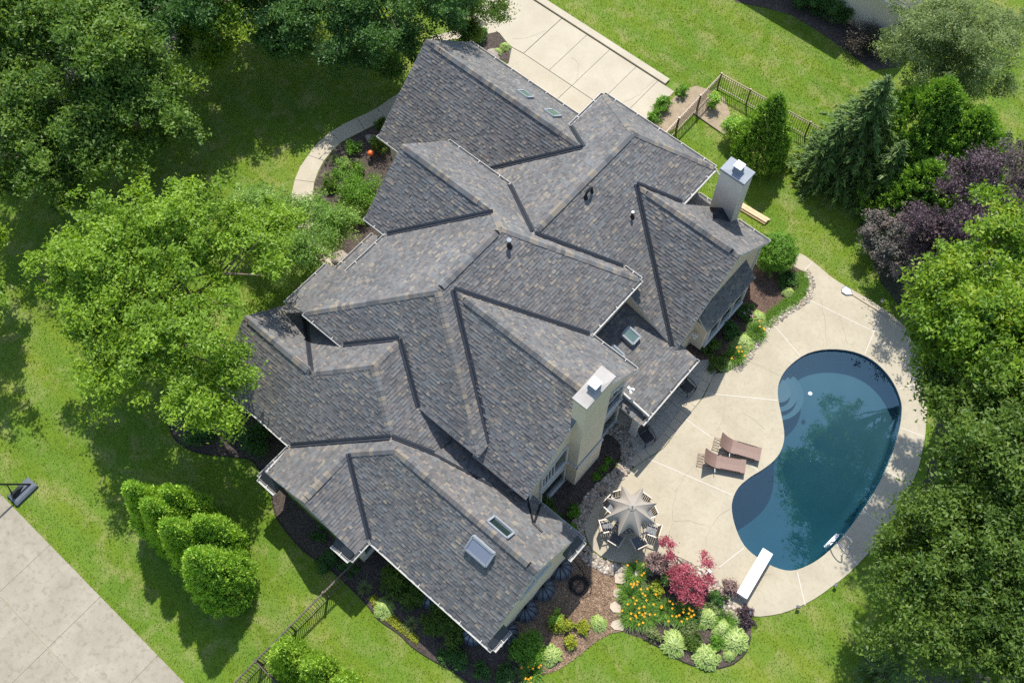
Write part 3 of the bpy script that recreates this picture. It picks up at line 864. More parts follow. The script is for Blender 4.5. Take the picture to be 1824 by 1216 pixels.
# ---- river stones along the deck
def pebbles(n_, poly, rmin, rmax, z):
    lo, hi = np.array(poly).min(0), np.array(poly).max(0)
    P = []
    while len(P) < n_:
        q = rng.uniform(lo, hi, (n_ * 3, 2))
        P.extend(q[inside(q, poly)].tolist())
    P = P[:n_]
    t = (1 + 5 ** 0.5) / 2
    ico = np.array([(-1, t, 0), (1, t, 0), (-1, -t, 0), (1, -t, 0), (0, -1, t), (0, 1, t), (0, -1, -t), (0, 1, -t), (t, 0, -1), (t, 0, 1), (-t, 0, -1), (-t, 0, 1)]) / math.sqrt(1 + t * t)
    icf = np.array([(0, 11, 5), (0, 5, 1), (0, 1, 7), (0, 7, 10), (0, 10, 11), (1, 5, 9), (5, 11, 4), (11, 10, 2), (10, 7, 6), (7, 1, 8), (3, 9, 4), (3, 4, 2), (3, 2, 6), (3, 6, 8), (3, 8, 9), (4, 9, 5), (2, 4, 11), (6, 2, 10), (8, 6, 7), (9, 8, 1)])
    Vs, Fs, T = [], [], []
    for i, (x, y) in enumerate(P):
        r = random.uniform(rmin, rmax)
        a = random.uniform(0, 6.28)
        s = np.array([r * random.uniform(0.9, 1.5), r * random.uniform(0.7, 1.0), r * random.uniform(0.4, 0.65)])
        v = ico * s * rng.uniform(0.85, 1.15, (12, 1))
        ca, sa = math.cos(a), math.sin(a)
        v = np.stack([v[:, 0] * ca - v[:, 1] * sa + x, v[:, 0] * sa + v[:, 1] * ca + y, v[:, 2] + z + s[2] * 0.55], 1)
        Vs.append(v); Fs.append(icf + 12 * i); T += [random.random()] * 20
    return np.concatenate(Vs), np.concatenate(Fs), T


band1 = ribbon(smooth_open([(5.98,0.98),(6.53,1.03),(7.06,0.84),(7.48,0.43),(7.67,-0.10),(7.64,-0.75),(7.53,-1.52),(7.48,-2.34),(7.61,-3.13),(7.92,-3.69),(8.40,-4.09),(9.13,-4.26),(9.95,-4.10),(10.64,-3.66),(11.33,-2.91),(12.09,-2.13),(12.95,-1.77),(13.71,-1.80),(14.35,-2.00),(14.97,-2.14),(15.58,-1.99)], 3), 0.56)
band2 = ribbon(smooth_open([(8.69,6.98),(8.74,8.00),(8.56,9.17),(8.58,10.08),(8.79,11.09),(9.06,11.92),(9.04,12.59),(8.74,13.18),(8.17,13.56)], 3), 0.34)
BEDS += [band1, band2]
sheet('stone_band', band1, 0.017, M['mulch'])
sheet('stone_strip', band2, 0.017, M['mulch'])
v1, f1, t1 = pebbles(2600, band1, 0.045, 0.10, 0.015)
v2, f2, t2 = pebbles(600, band2, 0.035, 0.085, 0.015)
tag(link('river_stones', fast_mesh('river_stones', np.concatenate([v1, v2]), np.concatenate([f1, f2 + len(v1)]), t1 + t2), M['pebble']),
    'rounded tan and grey river stones edging the pool deck', 'stones', kind='stuff')

# scattered wood chips on the chip bed
q = rng.uniform(np.array(chips).min(0), np.array(chips).max(0), (26000, 2))
q = q[inside(q, chips)][:9000]
a = rng.uniform(0, 6.28, len(q)); L_ = rng.uniform(0.02, 0.06, len(q)); w_ = rng.uniform(0.006, 0.014, len(q)); zz = rng.uniform(0.024, 0.05, len(q))
e1 = np.stack([np.cos(a), np.sin(a), rng.uniform(-0.4, 0.4, len(q))], 1) * L_[:, None]
e2 = np.stack([-np.sin(a), np.cos(a), rng.uniform(-0.3, 0.3, len(q))], 1) * w_[:, None]
c = np.stack([q[:, 0], q[:, 1], zz], 1)
V = np.stack([c - e1 - e2, c + e1 - e2, c + e1 + e2, c - e1 + e2], 1).reshape(-1, 3)
tag(link('wood_chips', fast_mesh('wood_chips', V, np.arange(len(V)).reshape(-1, 4)), M['chip']), 'loose tan wood chips scattered over the bed', 'wood chips', kind='stuff')

# stepping stones
for i, (poly, lab) in enumerate((([(10.30,-4.11),(10.58,-3.78),(10.85,-4.08),(10.78,-4.26),(10.53,-4.41)], 'tan square stepping stone touching the river stones'),
                                 ([(10.67,-4.67),(10.86,-4.44),(11.06,-4.46),(11.17,-4.64),(10.98,-4.87),(10.80,-4.87)], 'tan stepping stone, second below the river stones'),
                                 ([(10.93,-5.22),(11.01,-5.02),(11.33,-5.00),(11.48,-5.23),(11.24,-5.42),(11.03,-5.38)], 'tan pointed stepping stone, third below the river stones'),
                                 ([(11.45,-5.72),(11.62,-5.48),(11.99,-5.62),(12.02,-5.74),(11.71,-5.95),(11.49,-5.93)], 'tan fan shaped stepping stone next to the lawn'))):
    c = sum((Vector(p) for p in poly), Vector((0, 0))) / len(poly)
    o = MB().prism([tuple(Vector(p) - c) for p in poly], -0.01, 0.07).build('stepping_stone', M['flag'], loc=(c.x, c.y, 0))
    tag(o, lab, 'stepping stone', 'stepping stones')


# ================================================================== THE HOUSE
house = empty('house', (0, 0, 0), 0, 'large cream stucco house under many slate grey shingled gables and hips', 'house')
A, B_ = 0.92, 0.64
# roof planes z = a*x + b*y + c
def pl_x(x, z, s): return (s, 0.0, z - s * x)       # rises with x when s > 0
def pl_y(y, z, s): return (0.0, s, z - s * y)
PLN = {
    'G_SW': pl_y(8.50, 6.08, 0.907), 'G_NE': pl_y(8.50, 6.08, -0.907),
    'M1_NW': pl_x(-0.55, 7.08, 0.641), 'M1_SE': pl_x(-0.55, 7.08, -0.641), 'M1_NE': pl_y(9.93, 7.08, -0.916),
    'G3_NE': pl_y(8.45, 6.15, -0.928), 'G3_SW': pl_y(8.45, 6.15, 0.928),
    'M2_NW': pl_x(-1.29, 8.17, 0.641), 'M2_SE': pl_x(-1.29, 8.17, -0.641),
    'M2_NE': pl_y(5.39, 5.00, -0.928), 'G2_SW': pl_y(2.66, 7.54, 0.916), 'M2_SW': pl_y(-5.17, 5.05, 0.928),
    'G4_NE': pl_y(-1.29, 7.95, -0.924), 'G4_SW': pl_y(-1.29, 7.95, 0.924),
    'L_NW': pl_x(-1.68, 6.40, 0.629), 'L_SE': pl_x(-1.68, 6.40, -0.629), 'L_SW': pl_y(-9.39, 2.68, 0.921), 'L1_NE': pl_y(-6.91, 4.96, -0.921),
    'L3_NW': pl_x(-0.58, 4.34, 0.624), 'L3_SE': pl_x(-0.58, 4.34, -0.624),
    'L4_SW': pl_y(-7.17, 5.38, 0.92), 'L4_NE': pl_y(-7.17, 5.38, -0.92),
    'PORCH': pl_x(3.5, 3.40, -0.234), 'PENT': pl_x(3.5, 3.20, -0.234), 'ENTRY': pl_x(-6.3, 3.75, 0.36),
    'BAY': pl_x(6.22, 3.42, -1.12), 'CRICKET': (-0.20, -0.35, 2.62),
}
def zp(face, x, y):
    a, b, c = PLN[face]
    return a * x + b * y + c
T_ = (0.51, -6.82); K1 = (2.07, -6.10); K2 = (4.60, -5.41)
FACES = {
    'G_SW': [(-11.7, 8.5), (-11.7, 4.67), (-7.2, 4.67), (-7.06, 5.0), (-2.11, 8.5)],
    'G_NE': [(-11.7, 8.5), (-2.11, 8.5), (-3.77, 9.67), (-3.5, 9.67), (-3.5, 11.41), (-11.7, 11.41)],
    'M1_NW': [(-0.55, 9.93), (-3.78, 12.19), (-3.78, 9.67), (-2.11, 8.5), (-7.06, 5.0), (-4.4, 5.0), (-3.79, 5.39), (-0.55, 3.16)],
    'M1_NE': [(-0.55, 9.93), (2.67, 12.19), (-3.78, 12.19)],
    'M1_SE': [(-0.55, 9.93), (2.67, 12.19), (2.67, 9.68), (0.9, 8.45), (6.18, 4.79), (2.75, 4.79), (2.70, 5.39), (-0.55, 3.16)],
    'G3_NE': [(0.9, 8.45), (6.44, 8.45), (6.44, 11.81), (2.3, 11.81), (2.3, 9.75), (2.67, 9.68)],
    'G3_SW': [(0.9, 8.45), (6.44, 8.45), (6.44, 4.66), (6.18, 4.66), (6.18, 4.79)],
    'M2_NE': [(-1.29, 1.98), (3.65, 5.39), (2.70, 5.39), (-0.55, 3.16), (-3.79, 5.39), (-7.55, 5.39), (-7.55, 2.66), (-2.27, 2.66)],
    'G2_SW': [(-7.55, 2.66), (-2.27, 2.66), (-6.17, -0.07), (-7.55, -0.07)],
    'M2_NW': [(-1.29, 1.98), (-2.27, 2.66), (-6.17, -0.07), (-6.17, -2.61), (-7.56, -2.61), (-7.56, -5.16), (-6.17, -5.17), (-1.29, -1.81)],
    'M2_SE': [(-1.29, 1.98), (3.65, 5.39), (3.65, 1.91), (-0.94, -1.29), (3.65, -4.42), (3.65, -5.17), (-1.29, -1.81)],
    'M2_SW': [(-1.29, -1.81), (3.65, -5.17), (0.46, -5.17), (-1.68, -3.80), (-3.83, -5.17), (-6.17, -5.17)],
    'G4_NE': [(-0.94, -1.29), (6.12, -1.29), (6.12, 1.91), (3.65, 1.91)],
    'G4_SW': [(-0.94, -1.29), (6.12, -1.29), (6.12, -5.10), (3.3, -5.10), (3.3, -4.7), (3.65, -4.42)],
    'L_NW': [(-1.68, -3.80), (-1.68, -5.35), (-3.97, -6.91), (-7.05, -4.8), (-4.2, -4.8), (-3.83, -5.17)],
    'L1_NE': [(-3.97, -6.91), (-8.0, -6.91), (-8.0, -4.75), (-7.1, -4.75), (-7.05, -4.8)],
    'L_SW': [(-1.68, -5.35), (-3.97, -6.91), (-8.0, -6.91), (-8.0, -9.39), (-3.25, -9.39), T_],
    'L_SE': [(-1.68, -3.80), (-1.68, -5.35), T_, K1, (2.3, -4.75), (0.8, -4.75), (0.46, -5.17)],
    'CRICKET': [K1, K2, (5.6, -4.78), (2.3, -4.75)],
    'L3_NW': [(-0.58, -8.31), (-0.58, -10.95), (-3.24, -10.95), (-3.25, -9.39), T_, (1.09, -7.17)],
    'L3_SE': [(-0.58, -8.31), (-0.58, -10.95), (2.06, -10.95), (2.06, -10.10)],
    'L4_SW': [(1.09, -7.17), (8.45, -7.17), (8.45, -10.12), (2.06, -10.12), (-0.58, -8.31)],
    'L4_NE': [T_, (1.09, -7.17), (8.45, -7.17), (8.45, -4.58), (5.9, -4.58), (5.6, -4.78), K2, K1],
    'PORCH': [(3.5, 1.57), (7.35, 1.57), (7.35, 5.12), (6.3, 5.12), (6.3, 4.85), (3.5, 4.85)],
    'PENT': [(5.98, 1.10), (7.33, 1.10), (7.33, 1.53), (5.98, 1.53)],
    'ENTRY': [(-7.55, -2.5), (-7.55, 0.15), (-6.3, 0.15), (-6.3, -2.5)],
    'BAY': [(6.22, 6.42), (6.95, 6.42), (6.95, 10.12), (6.22, 10.12)],
}
# cricket plane through its three known corners
_p = [Vector((*K1, zp('L4_NE', *K1) - 0.02)), Vector((*K2, zp('L4_NE', *K2) - 0.02)), Vector((2.3, -4.75, zp('L_SE', 2.3, -4.75)))]
_n = (_p[1] - _p[0]).cross(_p[2] - _p[0]); _n = _n / _n.z
PLN['CRICKET'] = (-_n.x, -_n.y, _n.dot(_p[0]))

roof = MB()
for fn, poly in FACES.items():
    a = sum(poly[i][0] * poly[(i + 1) % len(poly)][1] - poly[(i + 1) % len(poly)][0] * poly[i][1] for i in range(len(poly)))
    if a < 0: poly = FACES[fn] = poly[::-1]
    k = len(poly)
    th = 0.10 if fn in ('BAY', 'PENT', 'ENTRY', 'CRICKET') else 0.20
    top = [(x, y, zp(fn, x, y)) for x, y in poly]
    bot = [(x, y, z - th) for x, y, z in top]
    roof.add(top + bot, [tuple(range(k)), tuple(reversed(range(k, 2 * k)))] + [((i + 1) % k, i, k + i, k + (i + 1) % k) for i in range(k)])
roof = roof.build('roof', M['trim'], house)

# ---- shingles, course by course, every tab its own piece
EXPO = 0.140
tabs = []
for fn, poly in FACES.items():
    a, b, c = PLN[fn]
    g = math.hypot(a, b)
    gd = Vector((-a / g, -b / g))
    d3 = Vector((gd.x, gd.y, -g)).normalized()
    e3 = Vector((-gd.y, gd.x, 0))
    nrm = Vector((-a, -b, 1)).normalized()
    if e3.cross(d3).dot(nrm) < 0: e3 = -e3
    P3 = [Vector((x, y, zp(fn, x, y))) for x, y in poly]
    O = P3[0]
    st = [((p - O).dot(e3), (p - O).dot(d3)) for p in P3]
    t_hi, t_lo = max(t for s, t in st), min(t for s, t in st)

    def crossings(t):
        xs_ = []
        for i in range(len(st)):
            (s0, t0), (s1, t1) = st[i], st[(i + 1) % len(st)]
            if (t0 > t) != (t1 > t): xs_.append(s0 + (s1 - s0) * (t - t0) / (t1 - t0))
        return sorted(xs_)
    ncourse = int(math.ceil((t_hi - t_lo) / EXPO))
    for k in range(ncourse):
        t1 = t_hi - k * EXPO + (0.012 if k == 0 else 0)
        t0 = max(t1 - EXPO, t_lo + 1e-4)
        if t1 - t0 < 0.02: continue
        up, dn, md = crossings(t0 + 1e-4), crossings(min(t1, t_hi) - 1e-3), crossings((t0 + min(t1, t_hi)) / 2)
        if len(md) < 2: continue
        if len(up) != len(md): up = md
        if len(dn) != len(md): dn = md
        for q in range(0, len(md) - 1, 2):
            l0, l1, r0, r1 = up[q], dn[q], up[q + 1], dn[q + 1]
            s = min(l0, l1) - random.uniform(0, 0.3)
            tone_run = random.random()
            while s < max(r0, r1):
                w = random.choice((0.07, 0.10, 0.12, 0.15, 0.18, 0.21, 0.25))
                s2 = s + w
                A0, A1 = min(max(s, l0), r0), min(max(s2, l0), r0)
                B0, B1 = min(max(s, l1), r1), min(max(s2, l1), r1)
                s = s2
                if (A1 - A0) + (B1 - B0) < 0.03: continue
                th = random.choice((0.008, 0.012, 0.024, 0.030))
                lo = 0.003
                def pt(ss, tt, h): return O + e3 * ss + d3 * tt + nrm * h
                vs = [pt(A0, t0, lo), pt(A1, t0, lo), pt(B1, t1, th), pt(B0, t1, th), pt(B1, t1, 0.0005), pt(B0, t1, 0.0005)]
                tabs.append((vs, random.random()))
TAB_F = [(3, 2, 1, 0), (5, 4, 2, 3), (0, 5, 3), (1, 2, 4)]
cpos = Vector((13.5, -14.23, 43.5))
order = sorted(range(len(tabs)), key=lambda i: -((tabs[i][0][0] - tabs[i][0][1]).length + (tabs[i][0][2] - tabs[i][0][3]).length) / (cpos - tabs[i][0][0]).length)
big = set(order[:300])
for i in sorted(big):
    mb = MB().add(tabs[i][0], TAB_F, tabs[i][1])
    mb.build('shingle', M['shingle'], roof, tones=True)
mb = MB()
for i, (vs, tn) in enumerate(tabs):
    if i not in big: mb.add(vs, TAB_F, tn)
o = mb.build('shingle_field', M['shingle'], roof, tones=True)
o['kind'] = 'stuff'


def up_dir(face, d, sign):
    """unit vector in the face, square to d, rising (sign 1) or falling (-1)"""
    a, b, c = PLN[face]
    nn = Vector((-a, -b, 1)).normalized()
    w = nn.cross(d).normalized()
    if w.z * sign < 0: w = -w
    return w, nn


def P(face, x, y): return Vector((x, y, zp(face, x, y)))


# ---- ridge and hip caps; vents raise some ridges
RIDGES = [  # face, face, start, end, vent from, vent to
    ('G_SW', 'G_NE', (-11.68, 8.5), (-2.2, 8.5), 0.04, 0.86), ('M1_NW', 'M1_SE', (-0.55, 9.85), (-0.55, 3.25), 0.03, 0.96),
    ('M1_NW', 'M1_NE', (-3.7, 12.13), (-0.6, 9.97), 0, 0), ('M1_SE', 'M1_NE', (2.6, 12.14), (-0.5, 9.97), 0, 0),
    ('G3_SW', 'G3_NE', (6.42, 8.45), (0.95, 8.45), 0.06, 0.9), ('M2_NW', 'M2_SE', (-1.29, 1.9), (-1.29, -1.75), 0.03, 0.97),
    ('M2_SE', 'M2_NE', (3.55, 5.32), (-1.25, 2.0), 0, 0), ('M2_NW', 'M2_NE', (-2.27, 2.66), (-1.32, 2.0), 0, 0),
    ('M2_NW', 'M2_SW', (-6.1, -5.12), (-1.35, -1.85), 0, 0), ('M2_SE', 'M2_SW', (3.6, -5.13), (-1.25, -1.84), 0, 0),
    ('G2_SW', 'M2_NE', (-7.53, 2.66), (-2.3, 2.66), 0.04, 0.84), ('G4_SW', 'G4_NE', (5.95, -1.29), (-0.9, -1.29), 0.02, 0.92),
    ('L_NW', 'L_SE', (-1.68, -5.35), (-1.68, -3.85), 0, 0), ('L_NW', 'L_SW', (-3.95, -6.88), (-1.72, -5.37), 0, 0),
    ('L_SE', 'L_SW', (0.45, -6.78), (-1.65, -5.37), 0, 0), ('L_SW', 'L1_NE', (-7.98, -6.91), (-4.0, -6.91), 0.05, 0.93),
    ('L3_NW', 'L3_SE', (-0.58, -10.93), (-0.58, -8.35), 0.12, 0.60), ('L3_NW', 'L4_SW', (-0.58, -8.31), (1.09, -7.17), 0, 0),
    ('L4_SW', 'L4_NE', (8.43, -7.17), (1.12, -7.17), 0.05, 0.93),
]
caps = []
for f1, f2, p, q, v0, v1 in RIDGES:
    p, q = P(f1, *p), P(f1, *q)
    L = (q - p).length
    d = (q - p) / L
    w1, n1 = up_dir(f1, d, -1)
    w2, n2 = up_dir(f2, d, -1)
    nn = (n1 + n2).normalized()
    if v1 > v0:
        a, b = p + d * L * v0, p + d * L * v1
        hw = 0.160
        vv = []
        for x in (a, b):
            vv += [x + nn * 0.062, x + w1 * hw + nn * 0.046, x + w2 * hw + nn * 0.046, x + w1 * hw + nn * 0.012, x + w2 * hw + nn * 0.012]
        MB().add(vv, [(0, 1, 6, 5), (0, 5, 7, 2), (1, 3, 8, 6), (2, 7, 9, 4), (0, 2, 4, 3, 1), (5, 6, 8, 9, 7)]).build('ridge_vent', M['black'], roof)
    k = max(2, int(round(L / 0.21)))
    for i in range(k):
        ta, tb = i / k, (i + 1.18) / k
        a, b = p + d * L * ta, p + d * L * min(tb, 1.0)
        lift = 0.066 if v0 <= (ta + 0.5 / k) <= v1 and v1 > v0 else 0.03
        hw = 0.155 + random.uniform(-0.006, 0.006)
        vv = []
        for x, h in ((a, lift + 0.014), (b, lift)):
            vv += [x + nn * h, x + w1 * hw + n1 * h * 0.9, x + w2 * hw + n2 * h * 0.9,
                   x + w1 * hw + n1 * (h * 0.9 - 0.016), x + w2 * hw + n2 * (h * 0.9 - 0.016), x + nn * (h - 0.016)]
        fs = [(0, 1, 7, 6), (0, 6, 8, 2), (1, 3, 9, 7), (2, 8, 10, 4), (0, 5, 3, 1), (0, 2, 4, 5)]
        caps.append((vv, fs, random.choice((0.05, 0.35, 0.5, 0.62, 0.78, 0.9, 0.97, 0.97)), (cpos - a).length))
caps.sort(key=lambda c_: c_[3])
rest = MB()
for i, (vv, fs, tn, _) in enumerate(caps):
    if i < 300:
        MB().add(vv, fs, tn).build('ridge_cap_shingle', M['shingle'], roof, tones=True)
    else:
        rest.add(vv, fs, tn)
if rest.v:
    o = rest.build('ridge_cap_field', M['shingle'], roof, tones=True); o['kind'] = 'stuff'

# ---- valley metal
for f1, f2, p, q in [('G_SW', 'M1_NW', (-2.11, 8.5), (-6.9, 5.11)), ('G_NE', 'M1_NW', (-2.11, 8.5), (-3.75, 9.66)),
                     ('M1_SE', 'G3_NE', (0.9, 8.45), (2.66, 9.67)), ('G3_SW', 'M1_SE', (0.9, 8.45), (6.17, 4.80)),
                     ('M1_SE', 'M2_NE', (-0.5, 3.19), (2.68, 5.37)), ('M1_NW', 'M2_NE', (-0.6, 3.19), (-3.77, 5.37)),
                     ('G2_SW', 'M2_NW', (-2.27, 2.66), (-6.15, -0.06)), ('M2_SE', 'G4_NE', (-0.94, -1.29), (3.63, 1.89)),
                     ('M2_SE', 'G4_SW', (-0.94, -1.29), (3.63, -4.40)), ('L_NW', 'M2_SW', (-1.68, -3.80), (-3.8, -5.15)),
                     ('L_SE', 'M2_SW', (-1.68, -3.80), (0.44, -5.15)), ('L1_NE', 'L_NW', (-3.97, -6.91), (-7.0, -4.84)),
                     ('L_SW', 'L3_NW', T_, (-3.23, -9.38)), ('L4_SW', 'L3_SE', (-0.58, -8.31), (2.04, -10.08)),
                     ('L4_NE', 'L_SE', T_, K1), ('L4_NE', 'CRICKET', K1, K2)]:
    p, q = P(f1, *p), P(f1, *q)
    d = (q - p).normalized()
    w1, n1 = up_dir(f1, d, 1)
    w2, n2 = up_dir(f2, d, 1)
    nn = (n1 + n2).normalized()
    vv = []
    for x in (p, q):
        vv += [x + w1 * 0.140 + n1 * 0.052, x + w1 * 0.03 + n1 * 0.05, x + nn * 0.085, x + w2 * 0.03 + n2 * 0.05, x + w2 * 0.140 + n2 * 0.052]
    MB().add(vv, [(i, i + 1, i + 6, i + 5) for i in range(4)]).build('valley_flashing', M['flash'], roof)

# ---- gutters with hangers
def gutter(p, q, out, z):
    p, q, o_ = Vector((*p, z)), Vector((*q, z)), Vector((*out, 0))
    mb = MB()
    mb.bar(p + o_ * 0.075 - Vector((0, 0, 0.12)), q + o_ * 0.075 - Vector((0, 0, 0.12)), 0.13, 0.012, mi=1)
    mb.bar(p + o_ * 0.140 - Vector((0, 0, 0.065)), q + o_ * 0.140 - Vector((0, 0, 0.065)), 0.014, 0.13)
    mb.bar(p + o_ * 0.012 - Vector((0, 0, 0.075)), q + o_ * 0.012 - Vector((0, 0, 0.075)), 0.012, 0.10, mi=1)
    L = (q - p).length; d = (q - p) / L
    for e in (p, q):
        mb.bar(e + o_ * 0.0 - Vector((0, 0, 0.065)), e + o_ * 0.15 - Vector((0, 0, 0.065)), 0.012, 0.13)
    k = max(1, int(L / 1.1))
    for i in range(k):
        c_ = p + d * (L * (i + 0.5) / k)
        mb.bar(c_ - o_ * 0.02 + Vector((0, 0, 0.006)), c_ + o_ * 0.15 + Vector((0, 0, 0.006)), 0.022, 0.010)
    mb.build('gutter', [M['trim'], M['gutter_in']], house)

for p, q, out, z in [((-11.72, 4.67), (-7.6, 4.67), (0, -1), 2.60), ((-11.7, 11.41), (-3.9, 11.41), (0, 1), 3.43),
                     ((-3.78, 9.75), (-3.78, 12.19), (-1, 0), 5.0), ((-3.78, 12.19), (2.67, 12.19), (0, 1), 5.0), ((2.67, 12.19), (2.67, 9.72), (1, 0), 5.0),
                     ((2.4, 11.81), (3.38, 11.81), (0, 1), 3.02), ((4.66, 11.81), (6.44, 11.81), (0, 1), 3.02),
                     ((2.75, 5.39), (3.65, 5.39), (0, 1), 5.0), ((3.65, 5.39), (3.65, 1.95), (1, 0), 5.0), ((3.70, 1.91), (6.12, 1.91), (0, 1), 4.98),
                     ((-7.55, 5.39), (-3.85, 5.39), (0, 1), 4.99), ((-7.55, -0.07), (-6.25, -0.07), (0, -1), 5.03), ((-6.17, -0.12), (-6.17, -2.61), (-1, 0), 5.03),
                     ((-7.56, -2.65), (-7.56, -5.16), (-1, 0), 4.14), ((-6.17, -5.17), (-3.85, -5.17), (0, -1), 5.03),
                     ((-8.0, -9.39), (-3.25, -9.39), (0, -1), 2.67), ((-3.24, -9.45), (-3.24, -11.25), (-1, 0), 2.67),
                     ((2.06, -10.2), (2.06, -11.25), (1, 0), 2.67), ((2.10, -10.12), (8.72, -10.12), (0, -1), 2.67),
                     ((5.95, -4.58), (8.72, -4.58), (0, 1), 2.98), ((7.35, 1.12), (7.35, 5.14), (1, 0), 2.49), ((-7.55, -2.5), (-7.55, 0.15), (-1, 0), 3.28)]:
    gutter(p, q, out, z)
for p, q, out, z in [((8.74, -10.12), (8.74, -9.15), (1, 0), 2.70), ((8.74, -4.58), (8.74, -5.55), (1, 0), 2.94),
                     ((-3.24, -11.26), (-2.25, -11.26), (0, -1), 2.67), ((2.06, -11.26), (1.1, -11.26), (0, -1), 2.67)]:
    gutter(p, q, out, z)
# little pent returns at the gable corners
for a, b in (((8.45, -10.1, 2.68), (8.73, -9.15, 0)), ((8.45, -5.55, 2.95), (8.73, -4.6, 0)), ((-3.22, -11.24, 2.68), (-2.25, -10.95, 0)), ((1.1, -11.24, 2.68), (2.04, -10.95, 0))):
    mb = MB()
    x0, y0, z0 = a; x1, y1 = b[0], b[1]
    if x0 > 8: hi = {(x0, y0): 0.30, (x0, y1): 0.30}
    else: hi = {(x0, y1): 0.30, (x1, y1): 0.30}
    c4 = [(x0, y0), (x1, y0), (x1, y1), (x0, y1)]
    tv = [(x, y, z0 + hi.get((x, y), 0.0)) for x, y in c4]
    mb.add(tv + [(x, y, z0 - 0.1) for x, y in c4], [(0, 1, 2, 3), (7, 6, 5, 4), (0, 4, 5, 1), (1, 5, 6, 2), (2, 6, 7, 3), (3, 7, 4, 0)])
    mb.build('eave_return', M['flash'], house)

# ---- walls: each wing a block with its gable
def wing_x(x0, x1, y0, y1, f_lo, f_hi, ridge_y, drop=0.21, mat='stucco'):
    """gable block running along x"""
    zr = zp(f_lo, 0, ridge_y) - drop
    sec = [(y0, -0.1), (y1, -0.1), (y1, zp(f_hi, 0, y1) - drop), (ridge_y, zr), (y0, zp(f_lo, 0, y0) - drop)]
    V = [(x0, y, z) for y, z in sec] + [(x1, y, z) for y, z in sec]
    MB().add(V, [(4, 3, 2, 1, 0), (5, 6, 7, 8, 9)] + [(i, (i + 1) % 5, 5 + (i + 1) % 5, 5 + i) for i in range(5)]).build('wall', M[mat], house)


def wing_y(y0, y1, x0, x1, f_lo, f_hi, ridge_x, drop=0.21, mat='stucco'):
    zr = zp(f_lo, ridge_x, 0) - drop
    sec = [(x0, -0.1), (x1, -0.1), (x1, zp(f_hi, x1, 0) - drop), (ridge_x, zr), (x0, zp(f_lo, x0, 0) - drop)]
    V = [(x, y0, z) for x, z in sec] + [(x, y1, z) for x, z in sec]
    MB().add(V, [(0, 1, 2, 3, 4), (9, 8, 7, 6, 5)] + [((i + 1) % 5, i, 5 + i, 5 + (i + 1) % 5) for i in range(5)]).build('wall', M[mat], house)

wing_x(-11.45, -3.45, 5.02, 11.1, 'G_SW', 'G_NE', 8.5)
wing_x(-7.33, -2.0, 0.24, 5.06, 'G2_SW', 'M2_NE', 2.66)
wing_x(0.9, 6.24, 4.93, 11.5, 'G3_SW', 'G3_NE', 8.45)
wing_x(-0.5, 5.95, -4.80, 1.60, 'G4_SW', 'G4_NE', -1.29)
wing_x(1.0, 8.32, -9.86, -4.84, 'L4_SW', 'L4_NE', -7.17)
wing_x(-7.72, -1.5, -9.12, -4.9, 'L_SW', 'L1_NE', -6.91)
wing_y(-10.72, -8.0, -2.95, 1.84, 'L3_NW', 'L3_SE', -0.58)
MB().box((-3.48, 2.9, -0.1), (2.35, 11.9, 4.80)).build('wall', M['stucco'], house)
MB().box((-5.9, -4.88, -0.1), (3.46, 5.09, 4.79)).build('wall', M['stucco'], house)
MB().box((-7.28, -4.86, -0.1), (-5.88, -2.85, 3.97)).build('wall', M['stucco'], house)
MB().box((-4.8, -9.05, -0.1), (3.2, -4.7, 2.45)).build('wall', M['stucco'], house)
# cheek wall beside the porch and the bay window
MB().add([(2.8, 4.87, 2.6), (6.1, 4.87, 2.6), (6.1, 4.87, 2.68), (2.8, 4.87, zp('M1_SE', 2.8, 0) - 0.2), (2.8, 5.0, 2.6), (6.1, 5.0, 2.6), (6.1, 5.0, 2.68), (2.8, 5.0, zp('M1_SE', 2.8, 0) - 0.2)],
         [(0, 1, 2, 3), (7, 6, 5, 4), (0, 4, 5, 1), (1, 5, 6, 2), (2, 6, 7, 3), (3, 7, 4, 0)]).build('cheek_wall', M['stucco'], house)
MB().box((6.1, 6.6, 0.35), (6.84, 9.95, 2.5)).build('bay_wall', M['stucco'], house)
MB().bar((3.5, 1.55, zp('PORCH', 3.5, 0) + 0.06), (7.4, 1.55, zp('PORCH', 7.4, 0) + 0.06), 0.07, 0.20).build('rake_board', M['trim'], house)
MB().bar((6.98, 1.62, 2.28), (6.98, 4.98, 2.28), 0.25, 0.25).build('porch_beam', M['trim'], house)
for y in (1.52, 4.75):
    mb = MB().box((6.80, y - 0.17, 0.0), (7.14, y + 0.17, 2.3))
    mb.box((6.76, y - 0.21, 0.0), (7.18, y + 0.21, 0.16))
    mb.build('porch_column', M['trim'], house)
# gable trim bands
MB().bar((5.97, -4.75, 2.35), (5.97, 1.55, 2.35), 0.07, 0.13).build('trim_band', M['trim'], house)
MB().bar((6.26, 4.98, 1.7), (6.26, 6.5, 1.7), 0.06, 0.12).build('trim_band', M['trim'], house)
MB().bar((6.26, 11.45, 0.0), (6.26, 11.45, 3.0), 0.12, 0.12, up=(1, 0, 0)).build('corner_board', M['trim'], house)
MB().bar((5.99, -4.72, 0.0), (5.99, -4.72, 4.2), 0.12, 0.10, up=(1, 0, 0)).build('corner_board', M['trim'], house)


